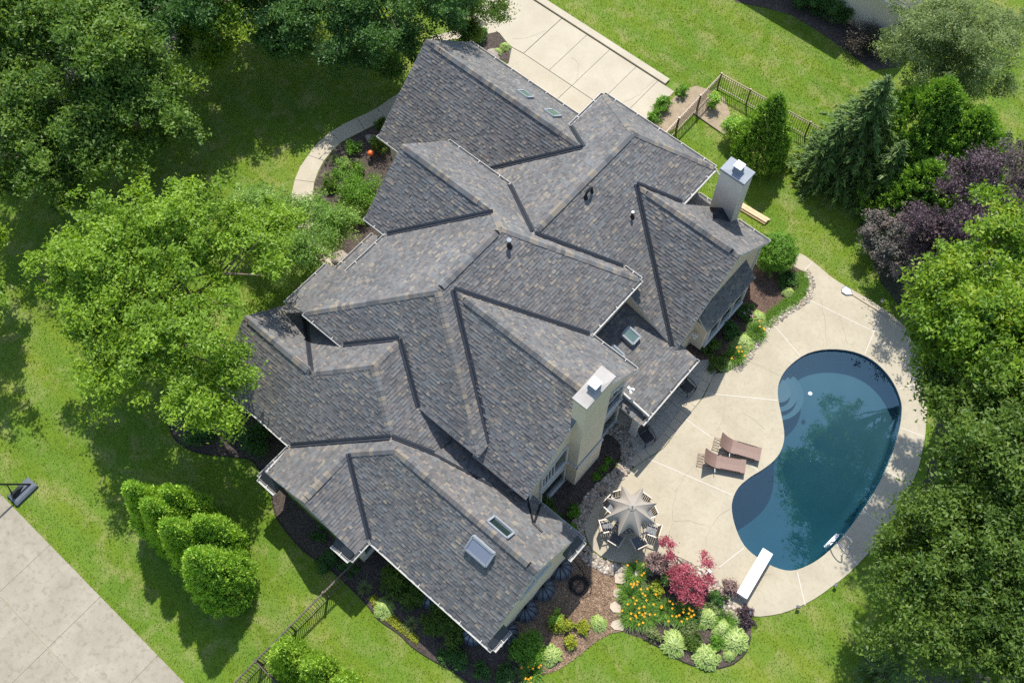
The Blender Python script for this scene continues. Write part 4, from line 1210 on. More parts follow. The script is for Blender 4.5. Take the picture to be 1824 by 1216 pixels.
def window_x(x, pts, mullions=(), sill=True, name='window', glass='glass'):
    """window in a wall facing +x, pts outline in (y, z)"""
    root = MB()
    k = len(pts)
    for i in range(k):
        (y0, z0), (y1, z1) = pts[i], pts[(i + 1) % k]
        root.bar((x + 0.04, y0, z0), (x + 0.04, y1, z1), 0.10, 0.09, up=(1, 0, 0))
    w = root.build(name, M['trim'], house)
    MB().add([(x + 0.022, y, z) for y, z in pts], [tuple(range(k))]).build('pane', M[glass], w)
    for (y0, z0), (y1, z1) in mullions:
        MB().bar((x + 0.04, y0, z0), (x + 0.04, y1, z1), 0.05, 0.05, up=(1, 0, 0)).build('mullion', M['trim'], w)
    if sill:
        ys = [p_[0] for p_ in pts]; zs = min(p_[1] for p_ in pts)
        MB().box((x, min(ys) - 0.1, zs - 0.13), (x + 0.13, max(ys) + 0.1, zs - 0.05)).build('sill', M['trim'], w)
    return w

xw = 5.95
window_x(xw, [(-3.95, 0.12), (-2.35, 0.12), (-2.35, 1.95), (-3.95, 1.95)])
window_x(xw, [(-3.95, 2.75), (-2.35, 2.75), (-2.35, 4.55), (-2.60, 4.55), (-3.95, 3.9)],
         [((-3.75, 2.75), (-3.75, 3.95)), ((-3.55, 2.75), (-3.55, 4.05)), ((-3.35, 2.75), (-3.35, 4.15)), ((-3.15, 2.75), (-3.15, 4.25))])
window_x(xw, [(0.0, 0.12), (1.35, 0.12), (1.35, 1.95), (0.0, 1.95)])
window_x(xw, [(0.0, 2.75), (1.35, 2.75), (1.35, 4.4), (0.3, 4.95), (0.0, 4.95)], [((0.0, 3.9), (1.35, 3.9))])
window_x(1.84, [(-10.55, 0.75), (-9.98, 0.75), (-9.98, 1.85), (-10.55, 1.85)])
window_x(6.84, [(6.85, 0.62), (9.75, 0.62), (9.75, 2.2), (6.85, 2.2)], [((7.8, 0.62), (7.8, 2.2)), ((8.8, 0.62), (8.8, 2.2))])
for y in (2.25, 3.35):
    window_x(3.46, [(y, 3.75), (y + 0.85, 3.75), (y + 0.85, 4.35), (y, 4.35)], sill=False)
arc = [(-7.17 + 0.85 * math.cos(t), 3.55 + 0.75 * math.sin(t)) for t in [math.pi * i / 12 for i in range(13)]]
window_x(8.32, arc, [((-7.17, 3.55), (-7.17, 4.3)), ((-7.17, 3.55), (-6.65, 4.1)), ((-7.17, 3.55), (-7.69, 4.1))])
# ---- chimneys
def chimney(x0, x1, y0, y1, z1, mat, capmat, zbase=-0.1, foot=None):
    c_ = MB().box((x0, y0, zbase), (x1, y1, z1 - 0.02))
    if foot: c_.box((x0 + 0.02, y0 - 0.05, zbase), (x1 + 0.05, y1 + 0.05, foot))
    c_ = c_.build('chimney', M[mat], house)
    k = 0.045
    xm, ym = (x0 + x1) / 2, (y0 + y1) / 2
    V = [(x0 - k, y0 - k, z1 - 0.14), (x1 + k, y0 - k, z1 - 0.14), (x1 + k, y1 + k, z1 - 0.14), (x0 - k, y1 + k, z1 - 0.14),
         (x0 - k, y0 - k, z1), (x1 + k, y0 - k, z1), (x1 + k, y1 + k, z1), (x0 - k, y1 + k, z1),
         (xm - 0.2, ym - 0.2, z1 + 0.045), (xm + 0.2, ym - 0.2, z1 + 0.045), (xm + 0.2, ym + 0.2, z1 + 0.045), (xm - 0.2, ym + 0.2, z1 + 0.045)]
    MB().add(V, [(0, 1, 5, 4), (1, 2, 6, 5), (2, 3, 7, 6), (3, 0, 4, 7), (4, 5, 9, 8), (5, 6, 10, 9), (6, 7, 11, 10), (7, 4, 8, 11), (8, 9, 10, 11)]).build('chimney_cap', M[capmat], c_)
    fl = MB()
    for i in range(4):
        s = 0.20 - 0.008 * i
        z = z1 + 0.05 + i * 0.075
        fl.add([(xm - s, ym - s, z), (xm + s, ym - s, z), (xm + s, ym + s, z), (xm - s, ym + s, z),
                (xm - s + 0.05, ym - s + 0.05, z + 0.055), (xm + s - 0.05, ym - s + 0.05, z + 0.055), (xm + s - 0.05, ym + s - 0.05, z + 0.055), (xm - s + 0.05, ym + s - 0.05, z + 0.055)],
               [(0, 1, 5, 4), (1, 2, 6, 5), (2, 3, 7, 6), (3, 0, 4, 7), (4, 5, 6, 7)])
    fl.build('flue_louver', M['sheet'], c_)
    MB().box((xm - 0.2, ym - 0.2, z1 + 0.36), (xm + 0.2, ym + 0.2, z1 + 0.40)).build('flue_lid', M['white'], c_)
    return c_

ch1 = chimney(3.42, 4.61, 11.12, 11.86, 6.79, 'stucco_grey', 'sheet')
ch2 = chimney(5.86, 6.46, -2.16, -0.53, 9.08, 'stucco', 'sheet_warm', foot=2.3)
MB().bar((5.9, -2.2, 2.36), (6.53, -2.2, 2.36), 0.06, 0.13).build('band', M['trim'], ch2)
MB().bar((6.52, -2.23, 2.36), (6.52, -0.46, 2.36), 0.06, 0.13).build('band', M['trim'], ch2)
# saddle behind the first chimney
zc = zp('G3_NE', 4, 11.12)
MB().add([(3.40, 11.12, zc + 0.02), (4.63, 11.12, zc + 0.02), (4.02, 11.12, zc + 0.62), (4.02, 10.45, zp('G3_NE', 0, 10.45) + 0.03)],
         [(0, 2, 3), (2, 1, 3), (0, 1, 2), (0, 3, 1)]).build('chimney_saddle', M['flash'], house)
MB().bar((3.75, 10.35, zp('G3_NE', 0, 10.35) + 0.08), (4.15, 10.35, zp('G3_NE', 0, 10.35) + 0.08), 0.2, 0.1).build('box_vent', M['black'], house)

# ---- skylights
def skylight(face, x0, x1, y0, y1, glass='sky_glass', h=0.10, shut=True):
    a, b, c = PLN[face]
    nn = Vector((-a, -b, 1)).normalized()
    q = [P(face, x0, y0), P(face, x1, y0), P(face, x1, y1), P(face, x0, y1)]
    mb = MB()
    for i in range(4):
        mb.bar(q[i] + nn * h * 0.5, q[(i + 1) % 4] + nn * h * 0.5, 0.085, h + 0.03, up=nn)
    s = mb.build('skylight', M['sheet'], house)
    MB().add([p_ + nn * (h * (0.95 if shut else 0.3)) for p_ in q], [(0, 1, 2, 3)]).build('pane', M[glass], s)

skylight('G_NE', -6.88, -6.26, 9.45, 9.93); skylight('G_NE', -5.14, -4.57, 9.36, 9.97)
skylight('L4_SW', 5.66, 6.73, -8.08, -7.60, 'sky_shade', 0.16)
skylight('L4_NE', 5.74, 6.74, -7.02, -6.60, 'glass', 0.12, False)
skylight('PORCH', 4.26, 4.90, 3.50, 4.00, h=0.24); skylight('PORCH', 4.28, 4.92, 2.30, 2.85, h=0.24)

# ---- pipes, flood lights, downspouts
p_ = P('M2_SE', -0.64, 1.75)
v_ = MB().lathe([(0.16, p_.z - 0.1), (0.09, p_.z + 0.12), (0.075, p_.z + 0.14), (0.075, p_.z + 0.44)], p_.x, p_.y, 12).build('vent_pipe', M['black'], house)
MB().lathe([(0.10, p_.z + 0.40), (0.10, p_.z + 0.47), (0.04, p_.z + 0.475)], p_.x, p_.y, 12).build('pipe_collar', M['sheet'], v_)
p_ = P('M1_SE', 1.64, 7.28)
v_ = MB().lathe([(0.14, p_.z - 0.1), (0.07, p_.z + 0.10), (0.05, p_.z + 0.12), (0.05, p_.z + 0.34)], p_.x, p_.y, 12).build('vent_pipe', M['black'], house)
MB().lathe([(0.065, p_.z + 0.34), (0.065, p_.z + 0.39), (0.02, p_.z + 0.395)], p_.x, p_.y, 12).build('pipe_collar', M['white'], v_)
p_ = P('M1_SE', -0.15, 6.10)
v_ = MB().tube([p_ + Vector((0.05 + 0.22 * math.sin(t) * 0, 0.22 - 0.22 * math.cos(t), 0.10 + 0.30 * math.sin(t))) for t in [math.pi * i / 10 for i in range(11)]], 0.055, 8).build('vent_hood', M['black'], house)
MB().lathe([(0.12, p_.z - 0.08), (0.07, p_.z + 0.12), (0.05, p_.z + 0.14)], p_.x + 0.05, p_.y, 12).build('pipe_flashing', M['black'], v_)
p_ = P('M1_SE', -0.10, 6.52)
MB().lathe([(0.11, p_.z - 0.08), (0.055, p_.z + 0.10), (0.05, p_.z + 0.24)], p_.x, p_.y, 12).build('vent_pipe', M['black'], house)
for x, y, z in ((6.14, 1.70, 3.45), (6.40, 6.35, 1.75)):
    fl = MB().lathe([(0.06, z - 0.02), (0.06, z + 0.02), (0.02, z + 0.025)], x - 0.05, y, 10).build('flood_light', M['white'], house)
    for dy in (-0.13, 0.13):
        d = Vector((0.7, dy * 3, -0.4)).normalized()
        a = Vector((x - 0.03, y, z))
        MB().tube([a, a + d * 0.12, a + d * 0.13, a + d * 0.24], [0.02, 0.03, 0.045, 0.075], 10).build('lamp_head', M['white'], fl)
for path in ([(6.02, -4.9, 4.3), (6.05, -4.86, 3.5), (6.1, -4.9, 3.35), (6.9, -5.55, zp('L4_NE', 0, -5.55) + 0.06)],
             [(6.47, -4.55, 3.05), (6.9, -5.5, zp('L4_NE', 0, -5.5) + 0.06)],
             [(6.9, -5.55, zp('L4_NE', 0, -5.55) + 0.06), (7.4, -5.6, zp('L4_NE', 0, -5.6) + 0.06)]):
    MB().tube(path, 0.045, 6).build('downspout', M['black'], house)
MB().tube([(2.30, 9.75, 4.8), (2.42, 9.8, 4.5), (2.42, 9.8, 3.2)], 0.05, 6).build('downspout', M['trim'], house)
MB().tube([(2.75, 12.2, 4.85), (3.0, 12.25, 4.6), (3.1, 12.2, 0.4), (3.1, 12.6, 0.1)], 0.05, 6).build('downspout', M['trim'], house)
lamp = MB().lathe([(0.07, 2.35), (0.10, 2.42), (0.10, 2.5), (0.05, 2.53)], 8.80, -9.75, 12).build('wall_speaker', M['white'], house)
# garage doors on the drive side
for x0 in (-10.9, -7.6):
    g_ = MB().box((x0, 11.08, 0.0), (x0 + 2.8, 11.16, 2.3)).build('garage_door', M['white'], house)
    for i in range(4):
        MB().box((x0 + 0.08, 11.15, 0.08 + i * 0.56), (x0 + 2.72, 11.19, 0.54 + i * 0.56)).build('door_panel', M['white'], g_)
fd = MB().box((-6.3, -1.4, 0.0), (-5.88 - 0.04, -0.4, 2.1)).build('front_door', M['brown_slat'], house)
MB().lathe([(0.03, 1.0), (0.03, 1.05)], -6.33, -0.5, 8).build('handle', M['chrome'], fd)


# ================================================================== PLANTS
def unit(v):
    return v / (np.linalg.norm(v, axis=1, keepdims=True) + 1e-9)


def leaf_quads(C, size, up=0.7, out=None, outw=0.4, aspect=0.6, rough=0.8):
    """small pointed leaves, one face each"""
    n_ = len(C)
    nr = rng.normal(0, rough, (n_, 3)); nr[:, 2] += up
    if out is not None: nr += out * outw
    nr = unit(nr)
    t = unit(np.cross(nr, rng.normal(0, 1, (n_, 3))))
    b = np.cross(nr, t)
    s = np.asarray(size)[:, None] if np.ndim(size) else size
    V = np.stack([C - t * s * 0.7 - b * s * aspect, C - t * s * 0.7 + b * s * aspect, C + t * s * 1.3], 1).reshape(-1, 3)
    return V, np.arange(3 * n_).reshape(-1, 3)


def lump(dirs, seed):
    r = np.random.default_rng(seed)
    o = np.zeros(len(dirs))
    for k in range(7):
        ax = unit(r.normal(0, 1, (1, 3)))[0]
        o += np.sin(dirs @ ax * r.uniform(3, 8) + r.uniform(0, 6.28)) * 0.5
    return o / 2.2


def crown_points(blobs, n_clump, per, cr, seed, flat=0.55, fill=0.45, low=0.35, bough=9):
    """leaf clumps strung along boughs that reach to an uneven outline, with hollows between"""
    w = np.array([b[3] * b[4] * 1.0 for b in blobs]); w = w / w.sum()
    nb = max(6, n_clump // bough)
    idx = rng.choice(len(blobs), nb, p=w)
    B = np.array(blobs)[idx]
    d = rng.normal(0, 1, (nb, 3))
    flip = (d[:, 2] < -0.2) & (rng.random(nb) > low)
    d[flip, 2] *= -1
    d = unit(d)
    rv = 0.3 if bough < 5 and fill > 0.8 else 1.0
    reach = 0.92 - 0.12 * rv + rv * (0.28 * rng.random(nb) + 0.20 * lump(d, seed))
    k = np.repeat(np.arange(nb), bough)
    t = fill + (1.02 - fill) * rng.random(len(k)) ** 0.8
    ax = (d * B[:, 3:6] * reach[:, None])[k]
    lat = rng.normal(0, 1, (len(k), 3)) * (0.20 * B[:, 3][k] * (1.15 - 0.55 * t))[:, None] * np.array([1, 1, 0.6])
    cc = B[k, :3] + ax * t[:, None] + lat
    cc[:, 2] -= 0.10 * B[k, 3] * t * t * (1 - np.abs(d[k, 2]))
    C = np.repeat(cc, per, 0)
    D = np.repeat(d[k], per, 0)
    r = np.repeat(cr * rng.uniform(0.55, 1.3, len(k)), per)
    off = rng.normal(0, 1, C.shape) * r[:, None] * np.array([1, 1, flat]) * 0.55
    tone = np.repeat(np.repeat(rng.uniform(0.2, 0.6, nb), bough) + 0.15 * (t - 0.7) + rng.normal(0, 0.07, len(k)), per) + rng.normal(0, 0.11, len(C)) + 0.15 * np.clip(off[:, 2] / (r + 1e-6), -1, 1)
    return C + off, D, np.clip(tone, 0, 1), cc


def branchy(mb, base, top, cc, r0, n_limb, sag=0.25):
    base, top = Vector(base), Vector(top)
    mid = base.lerp(top, 0.5) + Vector((random.uniform(-.2, .2), random.uniform(-.2, .2), 0))
    mb.tube([base, base.lerp(mid, 0.3), mid, top], [r0 * 1.25, r0, r0 * 0.75, r0 * 0.2], 8)
    pick = cc[rng.choice(len(cc), min(n_limb, len(cc)), replace=False)]
    for q in pick:
        q = Vector(q)
        t = random.uniform(0.25, 0.8)
        a = base.lerp(mid, t * 2) if t < 0.5 else mid.lerp(top, t * 2 - 1)
        m_ = a.lerp(q, 0.5) + Vector((random.uniform(-.2, .2), random.uniform(-.2, .2), random.uniform(0, sag)))
        mb.tube([a, m_, q], [r0 * 0.38, r0 * 0.22, r0 * 0.06], 5, cap=False)


def tree(name, label, blobs, mat, n_leaf, leaf=0.11, cr=0.55, per=70, group=None, cat='tree', base=None, r0=0.16, bark='bark', limbs=22, seed=1, fill=0.45, up=0.7, low=0.35):
    blobs = [(b[0][0], b[0][1], b[0][2], b[1], b[1], b[1] * (b[2] if len(b) > 2 else 0.8)) for b in blobs]
    if base is None:
        base = (blobs[0][0], blobs[0][1])
    n_leaf = int(n_leaf * 1.9); leaf *= 0.72
    C, D, tone, cc = crown_points(blobs, max(8, n_leaf // per), per, cr * 0.8, seed, fill=fill, low=low)
    zmin = 0.25
    C[:, 2] = np.maximum(C[:, 2], zmin + rng.random(len(C)) * 0.3)
    root = empty(name, (base[0], base[1], 0), 0, label, cat, group)
    off = np.array([base[0], base[1], 0])
    tr = MB()
    topb = max(blobs, key=lambda b: b[2])
    branchy(tr, (0, 0, -0.05), (topb[0] - base[0], topb[1] - base[1], topb[2] + topb[5] * 0.3), cc - off, r0, limbs)
    tr.build('trunk', M[bark], root, smooth=True)
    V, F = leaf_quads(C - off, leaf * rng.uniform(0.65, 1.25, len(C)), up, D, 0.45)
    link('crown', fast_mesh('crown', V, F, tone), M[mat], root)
    return root


def spruce(name, label, xy, H, R, mat='lf_spruce', group=None, seed=3, dens=1.0):
    root = empty(name, (xy[0], xy[1], 0), 0, label, 'tree', group)
    tr = MB().tube([(0, 0, -0.05), (0, 0, H * 0.5), (0, 0, H * 0.98)], [0.16, 0.10, 0.015], 7)
    Cs, T1, SZ, TN = [], [], [], []
    z = 0.25
    while z < H * 0.985:
        f = 1 - z / H
        nb = int(7 + 7 * f)
        a0 = random.uniform(0, 6.28)
        for k in range(nb):
            a = a0 + 6.28 * k / nb + random.uniform(-.25, .25)
            L = max(0.12, R * f ** 0.85 * random.uniform(0.72, 1.12))
            dx, dy = math.cos(a), math.sin(a)
            lift = 0.35 * (1 - f) + 0.02
            m_ = max(3, int(L / 0.05 * dens))
            t = rng.random(m_) ** 0.75
            px = np.stack([dx * L * t, dy * L * t, z + L * (lift * t - 0.38 * t * t)], 1)
            sp = 0.26 * (1 - t * 0.55) * min(1, L / 0.8)
            side = rng.uniform(-1, 1, m_)
            px[:, 0] += -dy * side * sp; px[:, 1] += dx * side * sp; px[:, 2] += rng.uniform(-0.07, 0.03, m_) - 0.05 * np.abs(side)
            Cs.append(px)
            T1.append(np.stack([dx + -dy * side * 0.9, dy + dx * side * 0.9, np.full(m_, -0.15)], 1))
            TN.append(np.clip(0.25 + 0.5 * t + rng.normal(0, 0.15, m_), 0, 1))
            tr.tube([(0, 0, z), (dx * L * 0.5, dy * L * 0.5, z + L * (lift * .5 - .095)), (dx * L * .9, dy * L * .9, z + L * (lift * .9 - .31))], [0.03 * f + 0.006, 0.015 * f + 0.004, 0.004], 4, cap=False)
        z += 0.20 + 0.16 * f
    tr.build('trunk', M['bark'], root)
    C = np.concatenate(Cs); t = unit(np.concatenate(T1) + rng.normal(0, 0.25, (len(C), 3))); tn = np.concatenate(TN)
    nr = rng.normal(0, 0.5, (len(C), 3)); nr[:, 2] += 0.9
    b = unit(np.cross(nr, t))
    s = rng.uniform(0.09, 0.16, (len(C), 1))
    V = np.stack([C - t * s - b * s * 0.36, C - t * s + b * s * 0.36, C + t * s], 1).reshape(-1, 3)
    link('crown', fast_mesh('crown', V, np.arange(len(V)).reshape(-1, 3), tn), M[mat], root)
    return root


def arborvitae(name, label, xy, H, R, mat='lf_arbor', group=None, n_=9000, pw=1.5, seed=5, size=0.10, tops=1, cat='tree'):
    """flame shaped evergreen of upright fan sprays"""
    root = empty(name, (xy[0], xy[1], 0), 0, label, cat, group)
    MB().tube([(0, 0, -0.05), (0, 0, H * 0.9)], [0.09, 0.02], 6).build('trunk', M['bark'], root)
    n_ = int(n_ * 2.4); size *= 0.54
    r_ = np.random.default_rng(seed)
    # sprays gathered into plumes that lean up and out
    npl = max(30, n_ // 55)
    zt = r_.random(npl) ** 1.05
    ang = r_.uniform(0, 6.283, npl)
    prof = (1 - zt ** pw) ** 0.85 * (0.72 + 0.28 * np.clip(zt * 6, 0, 1))
    rr = R * prof * (0.80 + 0.24 * r_.random(npl) + 0.10 * np.sin(ang * 3 + zt * 9 + seed))
    pc = np.stack([rr * np.cos(ang), rr * np.sin(ang), H * zt * 0.97 + 0.08], 1)
    per = max(10, n_ // npl)
    C = np.repeat(pc, per, 0)
    d = np.stack([np.cos(ang), np.sin(ang), np.full(npl, 0.25)], 1)
    D = np.repeat(unit(d), per, 0)
    h = r_.uniform(-0.5, 0.5, (len(C), 1))
    C = C + np.array([[0, 0, 1.0]]) * h * 0.46 + D * (h * 0.20) + r_.normal(0, 0.062, C.shape)
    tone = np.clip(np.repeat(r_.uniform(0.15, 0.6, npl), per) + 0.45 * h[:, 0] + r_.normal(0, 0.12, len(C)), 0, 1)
    t = unit(D * 0.7 + np.array([[0, 0, 1.0]]) + r_.normal(0, 0.45, C.shape))
    nr = unit(D + np.array([[0, 0, 0.9]]) + r_.normal(0, 0.7, C.shape))
    b = unit(np.cross(nr, t))
    s = size * r_.uniform(0.6, 1.25, (len(C), 1))
    C[:, 2] = np.maximum(C[:, 2], 0.06)
    V = np.stack([C - t * s - b * s * 0.6, C - t * s + b * s * 0.6, C + t * s * 1.2], 1).reshape(-1, 3)
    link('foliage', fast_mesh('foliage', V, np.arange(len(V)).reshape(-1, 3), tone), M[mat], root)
    return root


def shrub(name, label, xy, r, h, mat, n_=1800, leaf=0.05, cr=0.16, group=None, per=24, seed=1, up=0.6, fill=0.6, cat='shrub', clipped=False):
    root = empty(name, (xy[0], xy[1], 0), 0, label, cat, group)
    blobs = [(0, 0, h * 0.5, r * 0.9, r * 0.9, h * 0.55)]
    for k in range(0 if clipped else 4):
        a = random.uniform(0, 6.28)
        blobs.append((math.cos(a) * r * 0.42, math.sin(a) * r * 0.42, h * random.uniform(0.35, 0.62), r * 0.55, r * 0.55, h * 0.42))
    C, D, tone, cc = crown_points(blobs, max(10, int(n_ * 1.3) // per), per, cr, seed, fill=fill, bough=4)
    C[:, 2] = np.maximum(C[:, 2], 0.05 + rng.random(len(C)) * 0.08)
    mb = MB()
    for q in cc[rng.choice(len(cc), 7, replace=False)]:
        mb.tube([(random.uniform(-.06, .06), random.uniform(-.06, .06), -0.03), Vector(q) * 0.5 + Vector((0, 0, .03)), q], [0.022, 0.014, 0.005], 4, cap=False)
    mb.build('stem', M['bark'], root)
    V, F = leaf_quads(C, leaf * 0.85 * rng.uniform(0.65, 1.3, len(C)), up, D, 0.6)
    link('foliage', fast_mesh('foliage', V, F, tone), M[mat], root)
    return root


def blades(C0, az, L, lean, w, tone, segs=3):
    """arching leaf blades: base point, heading, length, lean, width"""
    Vs = []
    for k in range(segs + 1):
        t = k / segs
        out = L * lean * t ** 1.3
        zz = L * (1 - lean * 0.35) * (t - 0.62 * lean * t * t)
        ww = w * (1 - t) ** 0.6 if k else w * 0.7
        px = C0[:, 0] + np.cos(az) * out; py = C0[:, 1] + np.sin(az) * out; pz = C0[:, 2] + zz
        ox, oy = -np.sin(az) * ww, np.cos(az) * ww
        Vs.append(np.stack([np.stack([px - ox, py - oy, pz], 1), np.stack([px + ox, py + oy, pz], 1)], 1))
    V = np.stack(Vs, 1)          # n, segs+1, 2, 3
    n_ = len(C0); k2 = 2 * (segs + 1)
    F = []
    for k in range(segs):
        F.append(np.array([2 * k, 2 * k + 1, 2 * k + 3, 2 * k + 2])[None] + (np.arange(n_) * k2)[:, None])
    F = np.stack(F, 1).reshape(-1, 4)
    return V.reshape(-1, 3), F, np.repeat(tone, segs)


def daylily(name, label, xy, r, n_=110, n_fl=14, mat='lf_lily', group='orange daylilies', L=0.62, petal='petal', cat='flower'):
    root = empty(name, (xy[0], xy[1], 0), 0, label, cat, group)
    a = rng.uniform(0, 6.28, n_); rr = r * 0.6 * np.sqrt(rng.random(n_))
    C0 = np.stack([rr * np.cos(a), rr * np.sin(a), np.full(n_, 0.01)], 1)
    az = a + rng.normal(0, 0.6, n_)
    V, F, T = blades(C0, az, L * rng.uniform(0.7, 1.15, n_), rng.uniform(0.35, 0.95, n_), 0.016 * rng.uniform(0.7, 1.3, n_), np.clip(rng.normal(0.5, 0.22, n_), 0, 1))
    link('foliage', fast_mesh('foliage', V, F, T), M[mat], root)
    if n_fl:
        st, fl = MB(), MB()
        for k in range(n_fl):
            aa, r2 = random.uniform(0, 6.28), r * math.sqrt(random.random()) * 1.05
            c_ = Vector((r2 * math.cos(aa), r2 * math.sin(aa), L * random.uniform(0.75, 1.1)))
            st.tube([(c_.x * 0.5, c_.y * 0.5, 0.02), c_], 0.006, 3, cap=False)
            tl = Vector((random.uniform(-.5, .5), random.uniform(-.5, .5), 1)).normalized()
            s1 = tl.cross(Vector((1, 0, 0.2))).normalized(); s2 = tl.cross(s1)
            for j in range(6):
                t0 = j * math.pi / 3
                d = s1 * math.cos(t0) + s2 * math.sin(t0); e = s1 * -math.sin(t0) + s2 * math.cos(t0)
                fl.add([c_, c_ + d * 0.03 + e * 0.015 + tl * 0.03, c_ + d * 0.062 + tl * 0.02, c_ + d * 0.03 - e * 0.015 + tl * 0.03], [(0, 1, 2, 3)])
        st.build('stalk', M['lf_lily'], root)['kind'] = 'stuff'
        fl.build('bloom', M[petal], root)['kind'] = 'stuff'
    return root


def hosta(name, label, xy, r, n_=70, mat='lf_hosta', group='variegated hostas', wide=0.075, bias=0.55):
    root = empty(name, (xy[0], xy[1], 0), 0, label, 'hosta', group)
    Vs, Fs, Ts = [], [], []
    k0 = 0
    for k in range(n_):
        a = random.uniform(0, 6.28)
        layer = random.random()
        reach = r * (0.35 + 0.65 * layer)
        L = r * random.uniform(0.42, 0.62); w = wide * random.uniform(0.75, 1.25) * r / 0.45
        z0 = 0.10 + 0.42 * r * (1.15 - layer) + random.uniform(0, 0.04)
        d = Vector((math.cos(a), math.sin(a), 0)); s = Vector((-d.y, d.x, 0))
        c0 = d * (reach - L) + Vector((0, 0, z0))
        tip = d * reach + Vector((0, 0, z0 - 0.22 * L - 0.1 * layer))
        mid = c0.lerp(tip, 0.5) + Vector((0, 0, 0.12 * L))
        roll = random.uniform(-0.35, 0.35)
        sz = s * w + Vector((0, 0, roll * w))
        # mid rib, two green halves, pale margins
        q = [c0, mid, tip, mid + sz * 0.62 + Vector((0, 0, 0.03 * L)), mid - sz * 0.62 + Vector((0, 0, 0.03 * L)), mid + sz, mid - sz, c0.lerp(mid, 0.35) + sz * 0.55, c0.lerp(mid, 0.35) - sz * 0.55, tip.lerp(mid, 0.35) + sz * 0.62, tip.lerp(mid, 0.35) - sz * 0.62]
        Vs += [tuple(v) for v in q]
        t1 = min(1, max(0, random.gauss(0.30, 0.12))); t2 = min(1, max(0, random.gauss(bias + 0.3, 0.12)))
        for f, t in (((0, 3, 1), t1), ((1, 3, 2), t1), ((0, 1, 4), t1), ((1, 2, 4), t1), ((0, 7, 3), t2), ((7, 5, 3), t2), ((3, 5, 9), t2), ((3, 9, 2), t2), ((0, 4, 8), t2), ((8, 4, 6), t2), ((4, 10, 6), t2), ((4, 2, 10), t2)):
            Fs.append(tuple(i + k0 for i in f)); Ts.append(t)
        k0 += len(q)
    link('foliage', fast_mesh('foliage', np.array(Vs), np.array(Fs), Ts), M[mat], root)
    return root


def tuft(name, label, xy, r, mat='lf_tuft', n_=170, L=0.42, group='ornamental grass tufts', cat='grass'):
    root = empty(name, (xy[0], xy[1], 0), 0, label, cat, group)
    a = rng.uniform(0, 6.28, n_)
    C0 = np.stack([0.06 * np.cos(a), 0.06 * np.sin(a), np.zeros(n_)], 1)
    V, F, T = blades(C0, a, L * rng.uniform(0.6, 1.15, n_) * r / 0.3, rng.uniform(0.3, 0.95, n_), 0.010 * rng.uniform(0.7, 1.3, n_), np.clip(rng.normal(0.5, 0.25, n_), 0, 1))
    link('foliage', fast_mesh('foliage', V, F, T), M[mat], root)
    return root


# ---- deciduous trees, left and front
tree('birch_tree', 'bright green broad tree overhanging the left front corner of the house', [((-13.69,-8.96,6.60), 2.7), ((-12.11,-6.31,7.00), 2.5), ((-9.60,-5.48,6.40), 2.1), ((-10.67,-9.69,6.60), 2.5), ((-8.16,-9.26,6.40), 2.5), ((-9.84,-11.87,5.60), 2.0), ((-6.58,-10.15,5.20), 1.9), ((-6.79,-11.54,4.40), 1.5), ((-15.13,-10.64,6.00), 1.5), ((-13.85,-5.15,6.50), 1.1), ((-12.70,-11.20,5.50), 1.6), ((-10.11,-3.63,5.60), 1.4)],
     'lf_bright', 42000, 0.110, 0.46, 55, base=(-9.31,-10.52), r0=0.22, bark='bark_pale', limbs=46, seed=2, fill=0.28)
tree('dogwood_tree', 'pale flecked small tree beside the curved front walk', [((-11.29,-2.43,3.60), 1.7), ((-9.94,-1.33,3.20), 1.6), ((-9.65,-2.87,3.20), 1.6), ((-8.93,-1.38,2.60), 1.15), ((-13.13,-2.24,3.20), 1.1), ((-9.82,-0.12,2.60), 0.9)],
     'lf_dogwood', 22000, 0.07, 0.36, 45, base=(-10.30,-1.78), r0=0.10, limbs=20, seed=3, fill=0.35)
F_ = 'trees along the brick road'
tree('oak_tree', 'dark spreading oak between the brick road and the shaded lawn', [((-19.40,-3.10,5.50), 2.6), ((-18.17,-2.40,4.80), 1.7), ((-20.17,-5.45,5.50), 2.5), ((-20.76,-2.35,6.50), 2.3), ((-20.15,-7.09,4.20), 1.6), ((-19.19,-1.54,5.60), 1.4), ((-19.99,-7.71,3.20), 0.8), ((-19.49,-3.68,3.20), 1.3), ((-21.30,-2.12,8.50), 2.4)],
     'lf_dark', 36000, 0.12, 0.55, 55, group=F_, base=(-21.93,-2.54), r0=0.28, limbs=34, seed=4)
tree('oak_tree', 'dark green tree filling the upper left corner', [((-23.56,-3.51,7.50), 3.0), ((-23.68,-5.81,6.60), 2.4), ((-25.70,-3.98,8.00), 2.6), ((-23.82,-1.93,8.00), 2.0), ((-26.82,-1.30,9.00), 3.0)],
     'lf_dark', 24000, 0.12, 0.55, 55, group=F_, base=(-29.64,-2.20), r0=0.28, limbs=26, seed=5)
tree('oak_tree', 'low dark tree at the left edge above the brick road end', [((-22.13,-7.65,5.40), 2.1), ((-22.16,-9.04,4.00), 1.0), ((-21.34,-7.67,4.40), 1.4)],
     'lf_dark', 12000, 0.12, 0.5, 55, group=F_, base=(-25.63,-7.02), r0=0.22, limbs=20, seed=6)
tree('linden_tree', 'bright green branching tree hanging over the brick road', [((-21.16,3.36,5.00), 1.6), ((-20.17,2.79,3.80), 1.0), ((-22.35,3.28,5.40), 1.4), ((-21.87,2.29,4.40), 0.8), ((-21.51,3.02,2.40), 0.9), ((-22.09,5.27,7.50), 2.3)],
     'lf_maple', 11000, 0.12, 0.45, 50, group=F_, base=(-24.49,4.79), r0=0.16, limbs=22, seed=7, fill=0.35)
